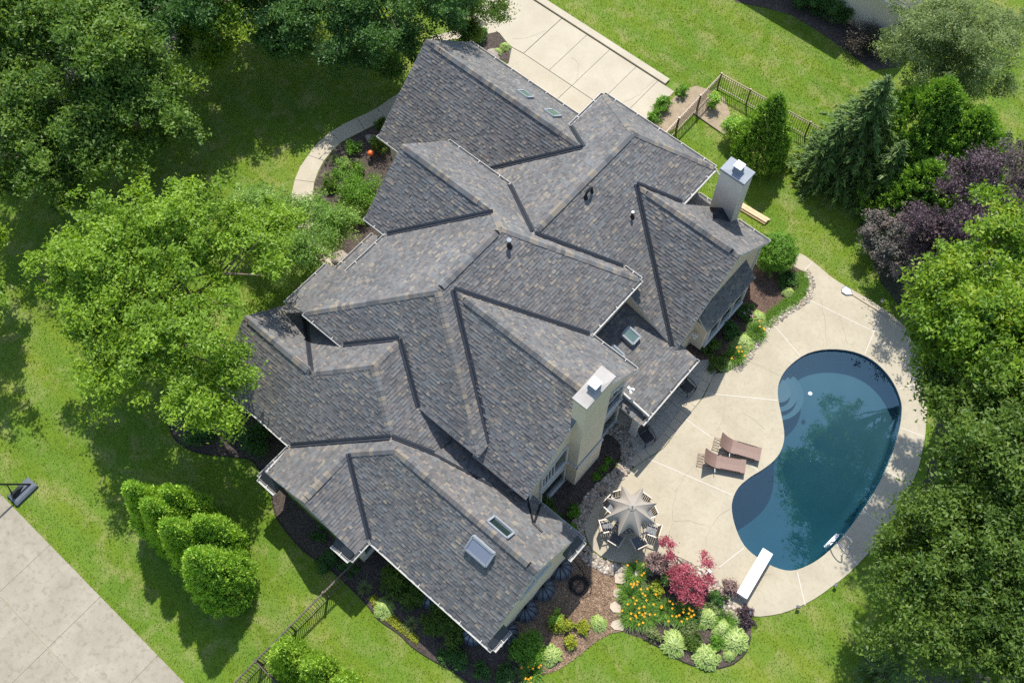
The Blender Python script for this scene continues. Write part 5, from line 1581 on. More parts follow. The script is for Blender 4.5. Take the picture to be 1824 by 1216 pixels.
tree('beech_tree', 'deep green tree left of centre at the top edge', [((-19.93,5.87,4.60), 2.2), ((-18.10,6.48,4.00), 1.9), ((-20.21,4.67,3.60), 1.2), ((-19.75,5.99,2.20), 1.3), ((-20.52,8.19,6.00), 2.6), ((-22.98,10.49,8.50), 2.8)],
     'lf_deep', 24000, 0.11, 0.5, 50, group=F_, base=(-22.24,7.77), r0=0.22, limbs=24, seed=8)
tree('beech_tree', 'deep green drooping tree touching the garage gable', [((-15.90,7.87,4.00), 2.0), ((-14.27,8.54,3.60), 1.5), ((-16.86,7.77,4.60), 2.0), ((-13.95,10.75,4.20), 1.9), ((-14.96,9.12,5.20), 2.0), ((-16.72,6.67,3.00), 1.0), ((-15.55,8.32,1.80), 1.2), ((-16.06,7.67,2.20), 1.1), ((-17.65,10.94,6.50), 2.6), ((-13.74,11.65,7.00), 2.4), ((-19.56,12.60,9.00), 2.8)],
     'lf_deep', 36000, 0.10, 0.46, 50, group=F_, base=(-17.85,10.47), r0=0.22, limbs=30, seed=9)
tree('locust_tree', 'feathery green tree shading the driveway edge', [((-12.75,13.00,3.80), 1.4), ((-12.37,14.08,3.60), 1.0), ((-12.45,12.17,2.80), 0.8), ((-13.73,12.64,4.40), 1.5)],
     'lf_mid', 10000, 0.085, 0.38, 45, group=F_, base=(-13.74,14.51), r0=0.10, limbs=18, seed=10, fill=0.35)
tree('oak_tree', 'shaded dark tree behind the oak at the top left', [((-22.72,0.80,6.00), 2.2), ((-24.07,-0.22,7.00), 2.4), ((-22.59,2.68,7.00), 2.4), ((-22.31,1.80,4.50), 1.2)],
     'lf_deep', 15000, 0.12, 0.55, 55, group=F_, base=(-27.62,2.64), r0=0.22, limbs=20, seed=11)
tree('ash_tree', 'tall tree beyond the top edge that shades the front lawn', [((-26.42,6.29,7.50), 2.8), ((-24.66,7.53,7.50), 2.6), ((-23.00,8.44,7.50), 2.6), ((-21.80,10.22,7.50), 2.6), ((-19.78,11.18,7.50), 2.6)],
     'lf_dark', 24000, 0.14, 0.6, 55, group=F_, base=(-24.15,8.29), r0=0.25, limbs=20, seed=61, low=0.6)
tree('ash_tree', 'tall tree beyond the upper left edge that shades the left lawn', [((-30.71,-3.94,8.50), 3.4), ((-30.80,0.15,8.50), 3.2), ((-28.16,-7.99,8.50), 3.2), ((-30.73,3.08,9.00), 3.0), ((-31.47,7.17,9.00), 3.2)],
     'lf_dark', 16000, 0.14, 0.6, 55, group=F_, base=(-30.06,-3.58), r0=0.25, limbs=16, seed=62)
tree('maple_tree', 'lime green tree poking in at the middle of the left edge', [((-20.29,-12.25,5.00), 2.0), ((-19.50,-11.56,4.60), 0.8), ((-17.65,-14.39,6.00), 2.2), ((-21.04,-13.05,7.00), 2.6)],
     'lf_bright', 11000, 0.115, 0.45, 50, base=(-23.68,-11.99), r0=0.2, limbs=14, seed=12)

# ---- right side wall of trees
R_ = 'trees standing beyond the pool deck'
tree('maple_tree', 'yellow green maple nearest the purple tree', [((13.98,12.78,10.20), 1.8), ((14.58,10.27,10.20), 2.2), ((14.79,9.10,9.00), 1.4), ((16.32,9.09,10.60), 2.5), ((14.12,13.72,10.80), 1.6), ((16.04,8.40,8.40), 1.5), ((15.16,9.09,7.00), 0.7), ((16.53,9.70,5.20), 1.4), ((15.61,11.38,5.50), 1.5), ((14.13,10.55,7.40), 0.7)],
     'lf_maple', 28000, 0.12, 0.45, 55, group=R_, base=(16.55,12.61), r0=0.20, limbs=24, seed=13, fill=0.26)
tree('maple_tree', 'mid green tree overhanging the pool middle of the right edge', [((18.10,6.04,10.20), 2.5), ((17.27,6.33,9.00), 1.6), ((18.05,7.90,10.00), 2.2), ((19.49,5.62,9.60), 2.4), ((16.24,7.35,7.60), 0.9), ((18.54,5.18,8.40), 1.6), ((16.20,7.63,8.40), 1.2)],
     'lf_mid', 24000, 0.115, 0.46, 55, group=R_, base=(18.19,10.06), r0=0.24, limbs=32, seed=14, fill=0.28)
tree('hornbeam_tree', 'large dark green tree at the lower right corner', [((19.21,3.00,8.20), 2.5), ((18.40,3.00,6.60), 1.3), ((19.92,4.18,8.80), 2.5), ((19.24,1.41,6.60), 1.8), ((20.60,1.36,8.20), 2.7), ((21.43,2.41,8.80), 2.6), ((20.64,0.02,6.60), 2.0), ((22.27,0.26,8.00), 2.5), ((18.15,2.14,5.20), 0.9), ((18.72,1.07,4.80), 0.9), ((18.63,4.94,7.50), 1.2)],
     'lf_mid', 41000, 0.10, 0.44, 55, group=R_, base=(20.32,4.57), r0=0.26, limbs=44, seed=15, fill=0.28)
spruce('spruce_tree', 'small blue green conifer at the bottom right edge', (21.08,-0.22), 3.2, 1.6, group='conifers', seed=1)
tree('plum_tree', 'dark purple leaved tree behind the smoke bush', [((12.82,18.69,5.60), 2.0), ((12.00,16.78,5.20), 1.9), ((13.58,16.35,4.60), 2.1), ((12.82,15.21,4.00), 1.5), ((13.25,20.07,6.00), 1.8), ((14.11,15.25,3.40), 1.4), ((11.73,16.03,4.20), 1.2), ((15.05,15.81,4.00), 1.6)],
     'lf_purple', 30000, 0.075, 0.38, 50, base=(12.94,16.91), r0=0.13, limbs=26, seed=16)
tree('willow_tree', 'grey green feathery tree at the top right corner', [((6.99,24.59,6.20), 2.5), ((5.39,24.62,5.60), 1.8), ((8.57,25.49,6.20), 2.2), ((8.00,24.59,4.60), 2.0), ((5.52,24.30,4.20), 1.1), ((8.77,27.51,5.60), 1.4), ((7.01,24.61,3.20), 1.5), ((9.14,25.53,3.60), 1.6)],
     'lf_grey', 30000, 0.075, 0.42, 50, base=(7.23,27.33), r0=0.14, limbs=34, seed=17, fill=0.3)
tree('smoke_bush', 'mauve and grey smoke bush beside the purple tree', [((10.42,16.69,2.00), 1.25), ((11.37,15.79,1.60), 1.2), ((9.51,16.64,1.60), 0.9), ((11.60,16.64,1.80), 1.0)],
     'lf_smoke', 9500, 0.07, 0.28, 40, cat='shrub', base=(10.55,16.94), r0=0.05, limbs=14, seed=18, fill=0.5)
spruce('spruce_tree', 'tall dark spruce, tallest conifer right of the lawn', (6.33,19.80), 7.4, 3.3, group='conifers', seed=2, dens=1.3)
spruce('spruce_tree', 'shorter spruce tight against the left of the tall one', (5.60,18.63), 4.6, 2.1, group='conifers', seed=3, dens=1.3)
spruce('spruce_tree', 'spruce in the shade between the tall one and the smoke bush', (8.43,19.35), 4.8, 2.3, group='conifers', seed=5, dens=1.2)
spruce('spruce_tree', 'pale spruce tip at the right edge above the purple tree', (11.81,23.46), 4.4, 1.9, 'lf_grey', 'conifers', 4)
arborvitae('cypress_tree', 'dense green cypress right of the tall spruce', (8.56,21.71), 6.8, 2.9, 'lf_arbor_dk', 'conifers', 24000, 1.7, 6, 0.12)
arborvitae('cypress_tree', 'dense green cypress next to the purple tree', (10.59,21.83), 6.2, 2.8, 'lf_arbor_dk', 'conifers', 23000, 1.7, 7, 0.12)
arborvitae('cypress_tree', 'low dark cypress under the two taller cypresses', (10.22,19.30), 4.4, 2.5, 'lf_arbor_dk', 'conifers', 16000, 1.6, 8, 0.12)
arborvitae('arborvitae', 'broad bright arborvitae standing alone behind the chimney', (2.57,17.50), 4.9, 1.6, 'lf_arbor_dk', 'arborvitae', 16000, 1.2, 9, 0.11)
shrub('juniper', 'loose yellow green shrub at the left foot of the lone arborvitae', (0.79,17.70), 0.62, 1.6, 'lf_arbor', 2600, 0.06, 0.2, seed=21)
G_ = 'arborvitae row by the court'
for k, (q, H_, R_a, lab) in enumerate((((-5.84,-15.03), 4.3, 1.05, 'arborvitae at the far upper left end of the row'), ((-4.77,-14.99), 4.4, 1.05, 'arborvitae second from the upper left in the row'),
                                      ((-3.45,-15.05), 4.6, 1.10, 'arborvitae third from the upper left in the row'), ((-1.79,-15.20), 4.7, 1.35, 'stoutest arborvitae at the lower right end of the row'),
                                      ((-4.99,-14.13), 3.6, 0.9, 'half hidden arborvitae behind the middle of the row'), ((-3.08,-14.12), 3.7, 0.95, 'half hidden arborvitae behind the stoutest one'))):
    arborvitae('arborvitae', lab, q, H_ * 1.2, R_a * 1.15, 'lf_arbor', G_, 20000, 1.0, 30 + k, 0.10)
for k, (q, H_, R_a, lab) in enumerate((((2.60,-15.54), 3.3, 0.85, 'lime arborvitae growing through the side fence'), ((3.84,-15.18), 3.0, 0.85, 'lime arborvitae next to the fence corner'), ((5.15,-14.97), 2.7, 0.8, 'lime arborvitae cut by the bottom edge'))):
    arborvitae('arborvitae', lab, q, H_, R_a, 'lf_lime', 'lime arborvitae by the fence', 8000, 1.4, 40 + k, 0.10)

# ---- clipped and loose shrubs
shrub('round_topiary', 'clipped round green topiary at the pool deck corner', (6.67,12.85), 1.02, 1.95, 'lf_cover', 26000, 0.036, 0.10, seed=50, fill=0.86, clipped=True)
S = 'shrubs'
for q, r, h, mat, n_, lab in (
    ((13.46,15.94), 0.6, 0.9, 'lf_deep', 2200, 'small dark shrub at the deck bend under the maple'),
    ((-0.56,27.91), 0.75, 1.3, 'lf_deep', 3200, 'round clipped shrub left of two by the neighbour wall'),
    ((0.59,28.03), 0.85, 1.4, 'lf_deep', 3600, 'round clipped shrub nearest the neighbour house wall'),
    ((-1.76,27.53), 0.7, 1.1, 'lf_deep', 2600, 'round clipped shrub cut by the top edge'),
    ((2.60,27.43), 1.15, 1.3, 'lf_brown', 4200, 'bronze brown shrub under the neighbour house corner'),
    ((3.79,27.42), 0.9, 1.1, 'lf_brown', 3000, 'bronze brown shrub between neighbour house and spruce'),
    ((-3.07,16.80), 0.5, 0.8, 'lf_cover', 1900, 'leafy green shrub at the driveway end, largest of three'),
    ((-2.89,15.93), 0.4, 0.6, 'lf_cover', 1400, 'leafy green shrub nearest the roof edge by the driveway'),
    ((-2.88,18.28), 0.34, 0.6, 'lf_cover', 1100, 'leafy green shrub at the outer driveway corner'),
    ((-1.15,18.69), 0.38, 0.9, 'lf_arbor', 1500, 'young upright shrub inside the fence corner'),
    ((-11.16,2.65), 1.25, 1.3, 'lf_cover', 7500, 'wide spreading shrub against the entry gable'),
    ((-10.85,1.68), 0.9, 0.9, 'lf_mid', 3600, 'darker shrub below the wide spreading shrub'),
    ((-13.13,2.68), 0.34, 0.4, 'lf_cover', 1100, 'fresh green mound between two walk side shrubs'),
    ((-12.54,3.64), 0.36, 0.45, 'lf_mid', 1200, 'green mound above the wide spreading shrub'),
    ((-12.26,0.74), 0.40, 0.45, 'lf_cover', 1200, 'green mound under the dogwood edge by the walk'),
    ((-13.55,4.35), 0.46, 0.5, 'lf_cover', 1500, 'low green shrub in the middle of the front bed'),
    ((-12.53,5.22), 0.48, 0.9, 'lf_mid', 1900, 'glossy shrub beside the garage corner'),
    ((-13.27,3.24), 0.42, 0.5, 'lf_dogwood', 1500, 'pale green shrub beside the walk bend'),
    ((-12.78,1.94), 0.42, 0.5, 'lf_mid', 1400, 'bluish green shrub low in the front bed'),
    ((-13.59,6.40), 0.35, 0.4, 'lf_mid', 1000, 'small shrub at the garage eave corner by the walk'),
    ((-7.77,-11.37), 0.75, 0.8, 'lf_deep', 2600, 'dark shrub in the shade of the broad bright tree'),
    ((-5.74,-9.98), 0.8, 0.8, 'lf_deep', 2600, 'dark shrub against the wall below the lower roof eave'),
    ((-0.39,-11.16), 0.34, 0.4, 'lf_deep', 900, 'lone small dark shrub under the side gable'),
    ((0.61,-11.75), 0.48, 0.5, 'lf_deep', 1500, 'dark shrub left of the fence start'),
    ((1.55,-11.33), 0.42, 0.45, 'lf_deep', 1200, 'low dark shrub touching the fence start'),
    ((3.54,-10.50), 0.75, 1.0, 'lf_mid', 3400, 'large leafy shrub under the side eave, the upper one'),
    ((4.42,-10.42), 0.62, 0.8, 'lf_mid', 2400, 'leafy shrub tucked right of the upper leafy shrub'),
    ((6.13,-10.48), 0.72, 0.9, 'lf_mid', 3200, 'large leafy shrub under the side eave, the lower one'),
    ((6.81,-10.59), 0.5, 0.55, 'lf_mid', 1700, 'leafy shrub low beside the window well'),
    ((7.68,-10.93), 0.48, 0.4, 'lf_deep', 1500, 'flat dark groundcover clump near the house corner'),
    ((7.08,-11.34), 0.36, 0.3, 'lf_deep', 900, 'flat dark groundcover clump near the bed edge'),
    ((8.72,-10.74), 0.38, 0.4, 'lf_deep', 1000, 'small dark shrub at the bottom edge'),
    ((9.49,-8.96), 0.66, 1.0, 'lf_cover', 4200, 'rounded bright shrub off the house corner'),
    ((9.46,-10.37), 0.5, 0.5, 'lf_deep', 1400, 'dark shrub beside the lowest orange daylily'),
    ((9.53,-7.19), 0.36, 0.5, 'lf_arbor', 1200, 'green half of the gold shrub pair on wood chips'),
    ((9.95,-7.22), 0.42, 0.55, 'lf_yellow', 1500, 'gold shrub largest on the wood chips'),
    ((10.64,-6.78), 0.32, 0.35, 'lf_yellow', 1000, 'gold shrub beside the lone hosta'),
    ((10.69,-7.57), 0.28, 0.4, 'lf_yellow', 800, 'gold shrub nearest the lawn edge'),
    ((11.47,-2.78), 0.55, 1.1, 'lf_mauve', 2400, 'olive and bronze shrub left of the red maple'),
    ((12.13,-2.79), 0.45, 0.7, 'lf_deep', 1500, 'dark shrub between olive shrub and red maple'),
    ((12.05,-3.54), 0.30, 0.6, 'lf_yellow', 900, 'yellow olive shrub under the bronze one'),
    ((7.34,8.43), 0.42, 0.6, 'lf_deep', 1700, 'rounded dark shrub in the pool side bed'),
    ((7.29,9.64), 0.40, 0.5, 'lf_deep', 1300, 'dark shrub with pink blooms below the bay window'),
    ((7.06,7.10), 0.5, 0.5, 'lf_mid', 1800, 'grey green clump at the porch corner'),
    ((7.80,6.67), 0.5, 0.45, 'lf_mid', 1800, 'grey green clump at the patio end of the bed'),
    ((7.78,12.48), 0.55, 0.4, 'lf_deep', 1500, 'dark shrub in the shade of the topiary'),
    ((-13.43,14.15), 0.5, 0.7, 'lf_deep', 1600, 'dark evergreen shrub at the garage back eave'),
    ((14.35,-2.80), 0.35, 0.35, 'lf_grey', 900, 'grey leaved clump in the flower island middle'),
    ((14.41,-4.19), 0.40, 0.35, 'lf_mid', 1200, 'green clump between the two lawn side hostas'),
    ((14.06,-3.95), 0.36, 0.35, 'lf_grey', 1000, 'silvery clump under the deep green daylily'),
    ((13.06,-4.94), 0.34, 0.35, 'lf_tuft', 900, 'pale green clump at the left of the largest hosta'),
    ((15.24,-3.63), 0.34, 0.3, 'lf_cover', 900, 'fresh green clump among the right island hostas'),
    ((14.43,-1.50), 0.48, 0.5, 'lf_mauve', 1300, 'wispy mauve shrub between maple and diving board'),
    ((15.58,-1.92), 0.42, 0.4, 'lf_purple', 1200, 'purple coral bells at the island tip by the deck'),
    ((14.17,-2.03), 0.4, 0.4, 'lf_deep', 1100, 'dark clump under the red maple right side'),
    ((6.01,-3.84), 0.5, 0.4, 'lf_mid', 1500, 'green clump below the gable window, upper one'),
    ((6.78,-4.00), 0.48, 0.35, 'lf_mid', 1300, 'green clump below the gable window, middle one'),
    ((7.27,-3.25), 0.36, 0.35, 'lf_cover', 1000, 'bright clump beside the river stones'),
    ((7.60,-3.96), 0.40, 0.35, 'lf_cover', 1100, 'bright clump between river stones and roof corner'),
    ((7.02,-0.77), 0.16, 0.15, 'lf_cover', 250, 'seedling nearest the chimney front'),
    ((7.02,-1.28), 0.16, 0.15, 'lf_cover', 250, 'seedling left of the chimney front one'),
    ((7.00,-0.33), 0.15, 0.15, 'lf_cover', 230, 'seedling nearest the porch column'),
):
    shrub('garden_shrub', lab, q, r, h, mat, n_, 0.055 if mat in ('lf_mid', 'lf_deep') else 0.048, max(0.10, r * 0.28), S, seed=int(r * 1000))

tree('japanese_maple', 'red leaved japanese maple in the flower island', [((12.61,-2.72,1.20), 0.62, 0.5), ((13.29,-2.26,1.10), 0.5, 0.5), ((11.63,-2.24,1.40), 0.28, 0.4), ((11.02,-2.11,1.50), 0.22, 0.4), ((12.02,-2.37,1.40), 0.28, 0.5), ((12.92,-1.44,1.40), 0.32, 0.4), ((13.04,-1.16,1.50), 0.2, 0.4), ((12.91,-3.26,1.00), 0.4, 0.4), ((13.49,-2.86,0.90), 0.35, 0.4), ((11.42,-2.05,1.50), 0.2, 0.4)],
     'lf_red', 3700, 0.055, 0.20, 18, base=(13.15,-2.48), r0=0.05, limbs=20, seed=60, fill=0.5, up=1.0)

# ---- hostas, daylilies, tufts
for q, r, lab in (((13.93,-4.78), 0.56, 'largest variegated hosta on the island lawn side'), ((15.27,-4.34), 0.55, 'variegated hosta at the bottom tip of the island'),
                  ((15.75,-3.04), 0.56, 'variegated hosta at the right end of the island'), ((14.37,-2.96), 0.52, 'yellow green hosta in the middle of the island'),
                  ((15.08,-3.02), 0.42, 'hosta squeezed between the island hostas'), ((15.94,-3.70), 0.24, 'smallest hosta at the island edging'),
                  ((11.06,-6.18), 0.36, 'lone hosta beside the last stepping stone'), ((10.39,-8.48), 0.46, 'hosta between gold shrub and lawn near house corner'),
                  ((3.85,-11.58), 0.44, 'pale hosta on the edging of the side bed'), ((7.88,9.83), 0.44, 'hosta under the bay window far end'),
                  ((8.12,8.32), 0.56, 'largest hosta in the pool side bed'), ((8.09,6.92), 0.40, 'hosta at the lowest end of the pool side bed'),
                  ((8.22,11.97), 0.30, 'upper small hosta inside the grass border'), ((7.99,12.66), 0.26, 'small hosta next to the topiary'),
                  ((-12.10,14.60), 0.30, 'yellow hosta by the driveway curve'), ((-12.20,14.05), 0.26, 'lime hosta against the garage eave'),
                  ((11.15,-3.07), 0.30, 'pale hosta behind the first daylily clump')):
    hosta('hosta', lab, q, r * 1.22, int(80 + 90 * r))
for q, r, nf, lab in (((10.97,-3.54), 0.40, 10, 'daylily clump nearest the river stones'), ((11.37,-4.44), 0.45, 14, 'daylily clump beside the third stepping stone'),
                      ((11.99,-4.16), 0.40, 10, 'daylily clump in the middle of the left rows'), ((11.99,-5.01), 0.48, 18, 'daylily clump beside the last stepping stone'),
                      ((12.45,-4.68), 0.36, 10, 'daylily clump right of the last stepping stone one'), ((12.91,-3.97), 0.42, 14, 'daylily clump left of the deep green one'),
                      ((13.53,-3.63), 0.44, 22, 'deep green daylily clump full of orange blooms'), ((10.19,-9.53), 0.42, 16, 'daylily clump at the bottom edge by the corner shrub'),
                      ((8.30,9.17), 0.36, 9, 'daylily clump between two pool side hostas'), ((8.25,7.51), 0.38, 10, 'daylily clump at the lower pool side bed')):
    daylily('daylily', lab, q, r * 1.1, int(330 * r / 0.4), int(nf * 0.65))
daylily('daylily', 'green daylily clump without blooms on the island', (15.01,-2.72), 0.42, 220, 0)
daylily('coneflower', 'pink flowering plant below the bay window', (7.50,9.58), 0.25, 40, 5, 'lf_mid', None, 0.5, 'petal_pink')
for q, r, mat, lab in (((2.66,-11.50), 0.34, 'lf_tuft', 'grassy tuft at the fence end of the side bed'), ((5.17,-11.30), 0.34, 'lf_tuft', 'grassy tuft between two leafy shrubs'),
                       ((-13.88,3.23), 0.30, 'lf_tuft', 'striped tuft nearest the walk joint'), ((-13.47,2.25), 0.28, 'lf_tuft', 'striped tuft at the middle of the walk bend'),
                       ((-13.05,1.39), 0.26, 'lf_tuft', 'striped tuft where the dogwood overhangs'), ((12.66,-5.04), 0.30, 'lf_tuft', 'thin grassy tuft at the left island edging'),
                       ((14.28,-3.46), 0.24, 'lf_lily', 'dark grassy tuft among island hostas')):
    tuft('grass_tuft', lab, q, r, mat)
# creeping groundcovers that nobody could count
def cover(name, label, poly, n_, mat, leaf, h):
    P_ = np.array(poly); q = rng.uniform(P_.min(0), P_.max(0), (n_ * 4, 2)); q = q[inside(q, poly)][:n_]
    C = np.stack([q[:, 0], q[:, 1], rng.uniform(0.03, h, len(q))], 1)
    V, F = leaf_quads(C, leaf * rng.uniform(0.6, 1.3, len(C)), 0.8)
    tag(link(name, fast_mesh(name, V, F, np.clip(rng.normal(0.5, 0.25, len(C)), 0, 1)), M[mat]), label, 'groundcover', kind='stuff')

strip = ribbon(smooth_open([(8.35,9.84),(8.37,10.57),(8.52,11.30),(8.68,11.92),(8.66,12.42),(8.45,12.94),(8.05,13.25)], 3), 0.55)
Pq = np.array(strip); q = rng.uniform(Pq.min(0), Pq.max(0), (9000, 2)); q = q[inside(q, strip)][:3200]
V, F, T = blades(np.stack([q[:, 0], q[:, 1], np.full(len(q), 0.01)], 1), rng.uniform(0, 6.28, len(q)), rng.uniform(0.12, 0.3, len(q)), rng.uniform(0.3, 0.9, len(q)), 0.008 * rng.uniform(0.7, 1.4, len(q)), np.clip(rng.normal(0.55, 0.25, len(q)), 0, 1), 2)
tag(link('lilyturf', fast_mesh('lilyturf', V, F, T), M['lf_cover']), 'bright green grassy border along the pool side stones', 'groundcover', kind='stuff')
cover('creeping_sedum', 'olive yellow creeping groundcover along the side bed edging', [(3.04,-11.73),(4.04,-11.91),(5.01,-11.84),(5.89,-11.76),(5.80,-11.46),(5.18,-11.48),(4.47,-11.48),(3.87,-11.39),(3.14,-11.39)], 2600, 'lf_yellow', 0.03, 0.10)


# ================================================================== THINGS IN THE GARDEN
# ---- neighbour house
nb_ = empty('neighbour_house', (-3.0, 33.0, 0), 0, 'beige neighbour house wall and roof corner at the top right edge', 'house')
def nbx(mb, name, mat): return mb.build(name, M[mat], nb_)
nbx(MB().box((2.78, -4.75, -0.1), (6.6, 4.0, 2.9)), 'wall', 'stucco_grey')
nbx(MB().box((-8.0, -4.4, -0.1), (2.8, 6.0, 5.0)), 'wall', 'stucco_grey')
def hip_roof(x0, x1, y0, y1, z, rise, name):
    s = min(x1 - x0, y1 - y0) / 2
    V = [(x0, y0, z), (x1, y0, z), (x1, y1, z), (x0, y1, z)]
    if x1 - x0 > y1 - y0: T2 = [(x0 + s, (y0 + y1) / 2, z + rise), (x1 - s, (y0 + y1) / 2, z + rise)]; F2 = [(0, 1, 5, 4), (1, 2, 5), (2, 3, 4, 5), (3, 0, 4)]
    else: T2 = [((x0 + x1) / 2, y0 + s, z + rise), ((x0 + x1) / 2, y1 - s, z + rise)]; F2 = [(0, 1, 4), (1, 2, 5, 4), (2, 3, 5), (3, 0, 4, 5)]
    B0 = [(x, y, z - 0.18) for x, y, _ in V]
    mb = MB().add(V + T2, F2, 0.3)
    r_ = nbx(mb, name, 'deck_under')
    MB().add(V + B0, [(0, 4, 5, 1), (1, 5, 6, 2), (2, 6, 7, 3), (3, 7, 4, 0), (7, 6, 5, 4)]).build('fascia', M['trim'], r_)
    c = 0
    for f in F2:
        P_ = [Vector((V + T2)[i]) for i in f]
        top = max(p.z for p in P_)
        e0, e1 = P_[0], P_[1]; hi = [p for p in P_ if p.z > z + 0.01]
        k = 16
        strips = MB()
        for j in range(k):
            t0, t1 = j / k, (j + 1.05) / k
            a0, b0 = e0.lerp(hi[-1], t0), e1.lerp(hi[0], t0)
            a1, b1 = e0.lerp(hi[-1], min(1, t1)), e1.lerp(hi[0], min(1, t1))
            nn = (e1 - e0).cross(hi[0] - e0).normalized()
            strips.add([a0 + nn * 0.03, b0 + nn * 0.03, b1 + nn * 0.008, a1 + nn * 0.008, a0, b0], [(0, 1, 2, 3), (4, 5, 1, 0)], random.random())
        o = strips.build('shingle_course', M['shingle'], r_, tones=True); o['kind'] = 'stuff'
hip_roof(2.4, 7.0, -5.15, 4.4, 3.0, 1.5, 'roof')
hip_roof(-8.4, 3.2, -4.8, 6.4, 5.1, 2.6, 'roof')
w_ = nbx(MB().box((0.2, -4.46, 1.0), (1.4, -4.38, 2.3)), 'window', 'glass')
MB().box((0.1, -4.5, 0.9), (1.5, -4.42, 1.0)).build('sill', M['trim'], w_)

# ---- fences: posts, rails and pickets each a piece
def fence(label, pts, H=1.2, gap=0.125, first_post=True):
    root = empty('fence', (pts[0][0], pts[0][1], 0), 0, label, 'fence', 'bronze picket fences')
    o0 = Vector((pts[0][0], pts[0][1], 0))
    pk = MB().box((-0.011, -0.011, 0.05), (0.011, 0.011, H - 0.03)).mesh('picket')
    pk.materials.append(M['rail'])
    pst = MB().box((-0.035, -0.035, -0.05), (0.035, 0.035, H + 0.02)).box((-0.045, -0.045, H + 0.02), (0.045, 0.045, H + 0.06)).mesh('post')
    pst.materials.append(M['rail'])
    for a, b in zip(pts, pts[1:]):
        a, b = Vector((*a, 0)) - o0, Vector((*b, 0)) - o0
        L = (b - a).length; d = (b - a) / L
        for z, t in ((H - 0.02, 0.035), (H - 0.17, 0.028), (0.14, 0.035)):
            MB().bar(a + Vector((0, 0, z)), b + Vector((0, 0, z)), 0.032, t).build('rail', M['rail'], root)
        n_ = int(L / gap)
        for i in range(1, n_):
            link('picket', pk, None, root, a + d * (L * i / n_))
        m_ = max(1, int(round(L / 1.85)))
        for i in range(m_ + 1):
            if i == 0 and (a.length > 0.01): continue
            link('post', pst, None, root, a + d * (L * i / m_))
    return root

fence('bronze picket fence crossing the lawn from the side gable to the bottom edge', [(1.82, -11.0), (1.62, -16.45), (1.60, -20.5)])
fence('bronze picket fence leg leaving the arborvitae corner to the bottom edge', [(1.66, -16.5), (4.2, -16.6)])
fence('bronze picket fence around the bed behind the driveway', [(-1.55, 12.3), (-1.62, 19.85), (7.2, 20.5)])

# ---- loungers
def lounger():
    r = empty('sun_lounger', (0, 0, 0))
    fr = MB()
    for s in (-1, 1):
        fr.bar((-0.12, s * 0.30, 0.27), (1.28, s * 0.30, 0.27), 0.05, 0.06)
        fr.bar((-0.55, s * 0.26, 0.10), (-0.10, s * 0.28, 0.24), 0.035, 0.04)
    fr.bar((1.28, -0.3, 0.27), (1.28, 0.3, 0.27), 0.05, 0.06)
    fr.build('frame', M['wicker'], r)
    for x in (-0.05, 1.15):
        for s in (-1, 1):
            MB().bar((x, s * 0.27, 0.0), (x, s * 0.27, 0.27), 0.05, 0.05, up=(1, 0, 0)).build('leg', M['wicker'], r)
    k = 14
    V = []
    for i in range(k + 1):
        x = 0.02 + 1.30 * i / k
        sag = -0.02 * math.sin(math.pi * i / k)
        for s in (-0.32, 0.0, 0.32): V.append((x, s, 0.31 + sag - (0.012 if s == 0 else 0)))
    F = [(i * 3 + j, (i + 1) * 3 + j, (i + 1) * 3 + j + 1, i * 3 + j + 1) for i in range(k) for j in range(2)]
    mb = MB().add(V, F); mb.box((0.02, -0.325, 0.24), (1.32, -0.29, 0.30)); mb.box((0.02, 0.29, 0.24), (1.32, 0.325, 0.30)); mb.box((1.29, -0.325, 0.22), (1.325, 0.325, 0.305))
    mb.build('seat', M['wicker'], r)
    V = []
    for i in range(9):
        t = i / 8
        x, z = 0.02 - 0.56 * t, 0.31 + 0.50 * t - 0.07 * math.sin(math.pi * t)
        for s in (-0.32, 0.0, 0.32): V.append((x, s, z - (0.02 if s == 0 else 0)))
    n0 = len(V)
    V2 = [(x - 0.03, y, z - 0.03) for x, y, z in V]
    F = [(i * 3 + j, i * 3 + j + 1, (i + 1) * 3 + j + 1, (i + 1) * 3 + j) for i in range(8) for j in range(2)]
    mb = MB().add(V + V2, F + [tuple(n0 + q for q in reversed(f)) for f in F] + [(24, 25, n0 + 25, n0 + 24), (25, 26, n0 + 26, n0 + 25)])
    mb.build('backrest', M['wicker'], r)
    rk = MB()
    for s in (-0.27, -0.13, 0.0, 0.13, 0.27): rk.bar((-0.78, s, 0.07), (-0.5, s, 0.09), 0.022, 0.022)
    rk.bar((-0.78, -0.30, 0.07), (-0.78, 0.30, 0.07), 0.03, 0.03)
    rk.build('back_rack', M['wicker'], r)
    MB().bar((0.0, -0.36, 0.30), (0.03, -0.52, 0.26), 0.025, 0.025).build('tie_strap', M['white'], r)
    return r

def place(o, foot, hinge, label, group):
    d = Vector(foot[:2]) - Vector(hinge[:2])
    o.location = (hinge[0], hinge[1], 0.035)
    o.rotation_euler = (0, 0, math.atan2(d.y, d.x))
    tag(o, label, 'sun lounger', group)

l1 = lounger(); l2 = copy_tree(l1)
place(l1, (11.74,4.12,0.33), (10.73,3.69,0.33), 'brown wicker sun lounger nearer the pool steps', 'brown wicker loungers')
place(l2, (11.55,3.19,0.33), (10.61,2.67,0.33), 'brown wicker sun lounger nearer the umbrella', 'brown wicker loungers')

